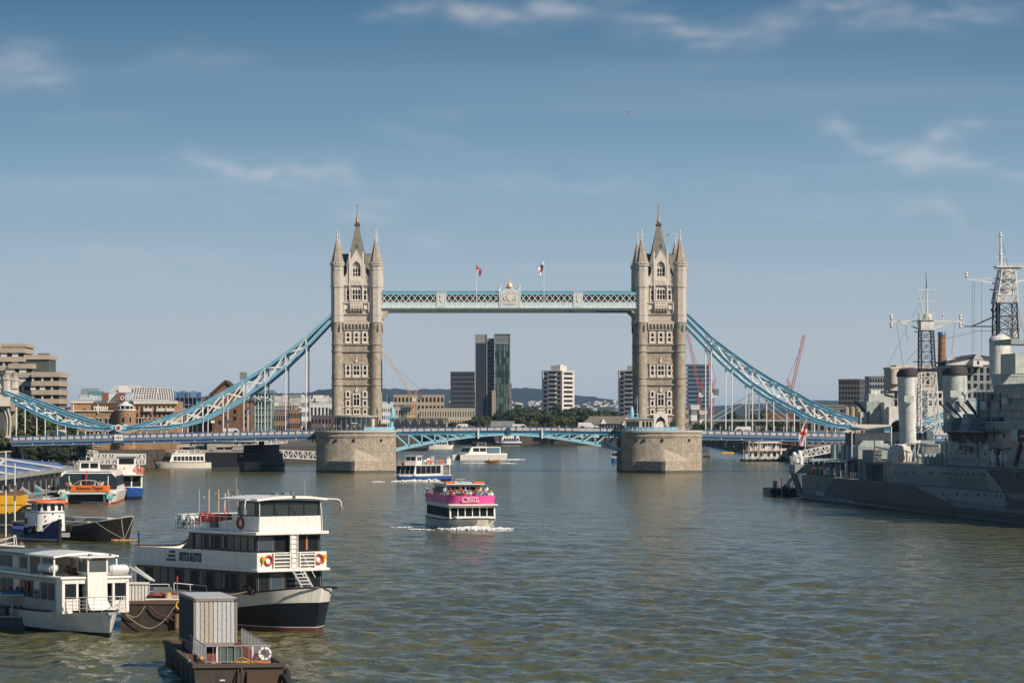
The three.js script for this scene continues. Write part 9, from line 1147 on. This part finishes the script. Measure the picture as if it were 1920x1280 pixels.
{ // dark lighter with stores between the two white boats
  const D = 221.5, x0 = PX(226, D), x1 = PX(352, D), g = thing('store_barge', 'dark rusty store barge loaded with gear between the two white boats', 'barge', [(x0 + x1) / 2, 0, -D], rad(1)), w = (x1 - x0) / 2, u = px => PX(px, D) - (x0 + x1) / 2, y = py => PY(py, D);
  part('hull', loft([[[-w, -.6, -9], [w, -.6, -9], [w, -.6, 0], [-w, -.6, 0]], [[-w, 1.75, -9], [w, 1.75, -9], [w, 1.75, .15], [-w, 1.75, .15]]], { crease: .2 }), M(.055, .043, .034, .85, { map: STREAK, tile: 4 }), g); part('gunwale', box2(-w - .05, w + .05, 1.75, 1.95, -.2, .22), M(.17, .11, .07, .85, { map: RUST, tile: 2 }), g); part('deck', box2(-w, w, 1.7, 1.78, -9, -.2), C.timber, g);
  part('white_locker', box2(u(239), u(273), 1.78, y(1095) , -2.2, -.8), C.offwhite, g); for (let k = 0; k < 6; k++) part('locker_board', box(u(241 + k * 6), (1.85 + y(1096)) / 2, -.77, .1, 1, .06), C.offwhite, g); part('locker_lid', box2(u(238), u(276), y(1096), y(1094), -2.4, -.7), C.white, g); part('glass_screen', box2(u(222), u(238), 1.78, y(1098), -1.4, -1.35), M(.12, .2, .2, .1), g);
  part('pipe_stack', [0, 1, 2, 3, 4].map(k => rod([u(280 + k * 3), 2.1 + k * .06, -.8 - k * .3], [u(330), 2.4 - k * .05, -1.4 - k * .2], .08)), paint(.28, .05, .035, .7), g); part('hose_coil', [torus(u(287), 2.2, -.9, .4, .12, .3, 1.2), torus(u(300), 2.15, -1.4, .5, .12, .2, 1.3)], paint(.25, .05, .04, .8), g); part('plank_stack', [box2(u(308), u(340), 1.8, 2.1, -1.6, -.6), box2(u(306), u(338), 2.12, 2.3, -1.5, -.7)], paint(.45, .42, .38), g); part('white_plank', [box2(u(272), u(340), 2.0, 2.1, -.5, -.3)], C.white, g); part('drum', [cyl(u(313), 1.78, -.7, .22, .7, 12)], paint(.6, .4, .2), g); part('machinery', [box2(u(318), u(345), 1.8, 2.5, -3, -1.8), box(u(300), 2.3, -2.6, 1.2, .9, .8)], C.midgrey, g); for (const [a, b, c, d] of [[236, 1066, 279, 1090], [247, 1067, 285, 1092]]) part('gangplank', bar([u(a), y(b), -2.8], [u(c), y(d), -2], .12, .12), C.offwhite, g); part('pole', [rod([u(238), 1.8, -2.8], [u(237), y(1040), -2.8], .03), rod([u(330), 1.8, -1], [u(330), y(1081), -1], .04)], C.midgrey, g); part('pole_tip', rod([u(330), y(1092), -1], [u(330), y(1081), -1], .06), C.red, g); rails(g, [[u(272), 1.9, -3.5], [u(310), 1.9, -3.5]], 1, { rows: 2 }); rails(g, [[u(320), 1.9, -3.2], [u(382), 1.7, -3.2]], 1.1, { rows: 2, step: 1.4 }); part('lashings', [0, 1, 2].map(k => bar([u(232 + k * 8), y(1070 + k * 6), -2.6], [u(240 + k * 5), 2, -2], .05)), paint(.3, .1, .05), g);
  g.updateMatrixWorld(true); const rp = (a, b, sag, m, lab, r = .035) => { const P = p => V(u(p[0]), y(p[1]), .35).applyMatrix4(g.matrixWorld), A0 = P(a), B0 = P(b), mid = A0.clone().lerp(B0, .5); mid.y -= sag; solo('mooring_rope', tube([A0, A0.clone().lerp(mid, .55).setY(lerp(A0.y, mid.y, .75)), mid, B0.clone().lerp(mid, .55).setY(lerp(B0.y, mid.y, .75)), B0], r, 24), m, lab, 'rope', 'ropes hanging on the store barge'); };
  rp([234, 1147], [272, 1135], .55, C.rope, 'slack pale rope from white boat bow to the store barge'); rp([236, 1152], [329, 1135], 1.2, C.rope, 'long pale rope hanging low across the store barge side'); rp([280, 1134], [330, 1166], .12, paint(.12, .05, .03, .9), 'dark red chain slanting down the store barge side', .05); const yr = part('yellow_ring', torus(u(338), y(1134), .3, .28, .06), C.yellow, g); part('side_fender', [cyl(u(331), y(1178), .35, .16, 1, 8)], C.timber, g);
}
// gulls
for (const [px, py, D, s, lab] of [[1252, 442, 880, 1, 'grey gull flying beside the right tower roof'], [1178, 212, 600, .8, 'tiny gull high in the sky above the middle of the bridge'], [485, 885.5, 900, 1.3, 'white gull skimming the water before the black steamer']]) { const g = thing('gull', lab, 'gull', [PX(px, D), PY(py, D), -D], .4, 'gulls'); g.scale.setScalar(s * 1.1); part('body', loft([...Array(9)].map((_, k) => { const t = k / 8, r = .13 * Math.sin(Math.PI * clamp(.04 + t * .92, 0, 1)) ** .8; return [...Array(8)].map((_, j) => [(t - .5) * .9, .02 * Math.sin(t * 3) + r * Math.sin(j * .785), r * Math.cos(j * .785)]); }), { crease: 1 }), C.offwhite, g); for (const m of [-1, 1]) part('wing', loft([0, 1, 2, 3].map(k => { const z = m * k * .32, y = [.05, .25, .32, .22][k], c = [.24, .2, .14, .03][k], x = [0, .06, -.02, -.2][k]; return [[x + c, y, z], [x, y + .025, z], [x - c, y, z], [x, y - .01, z]]; }), { crease: .8 }), C.grey, g); }

renderer.render(scene, camera);
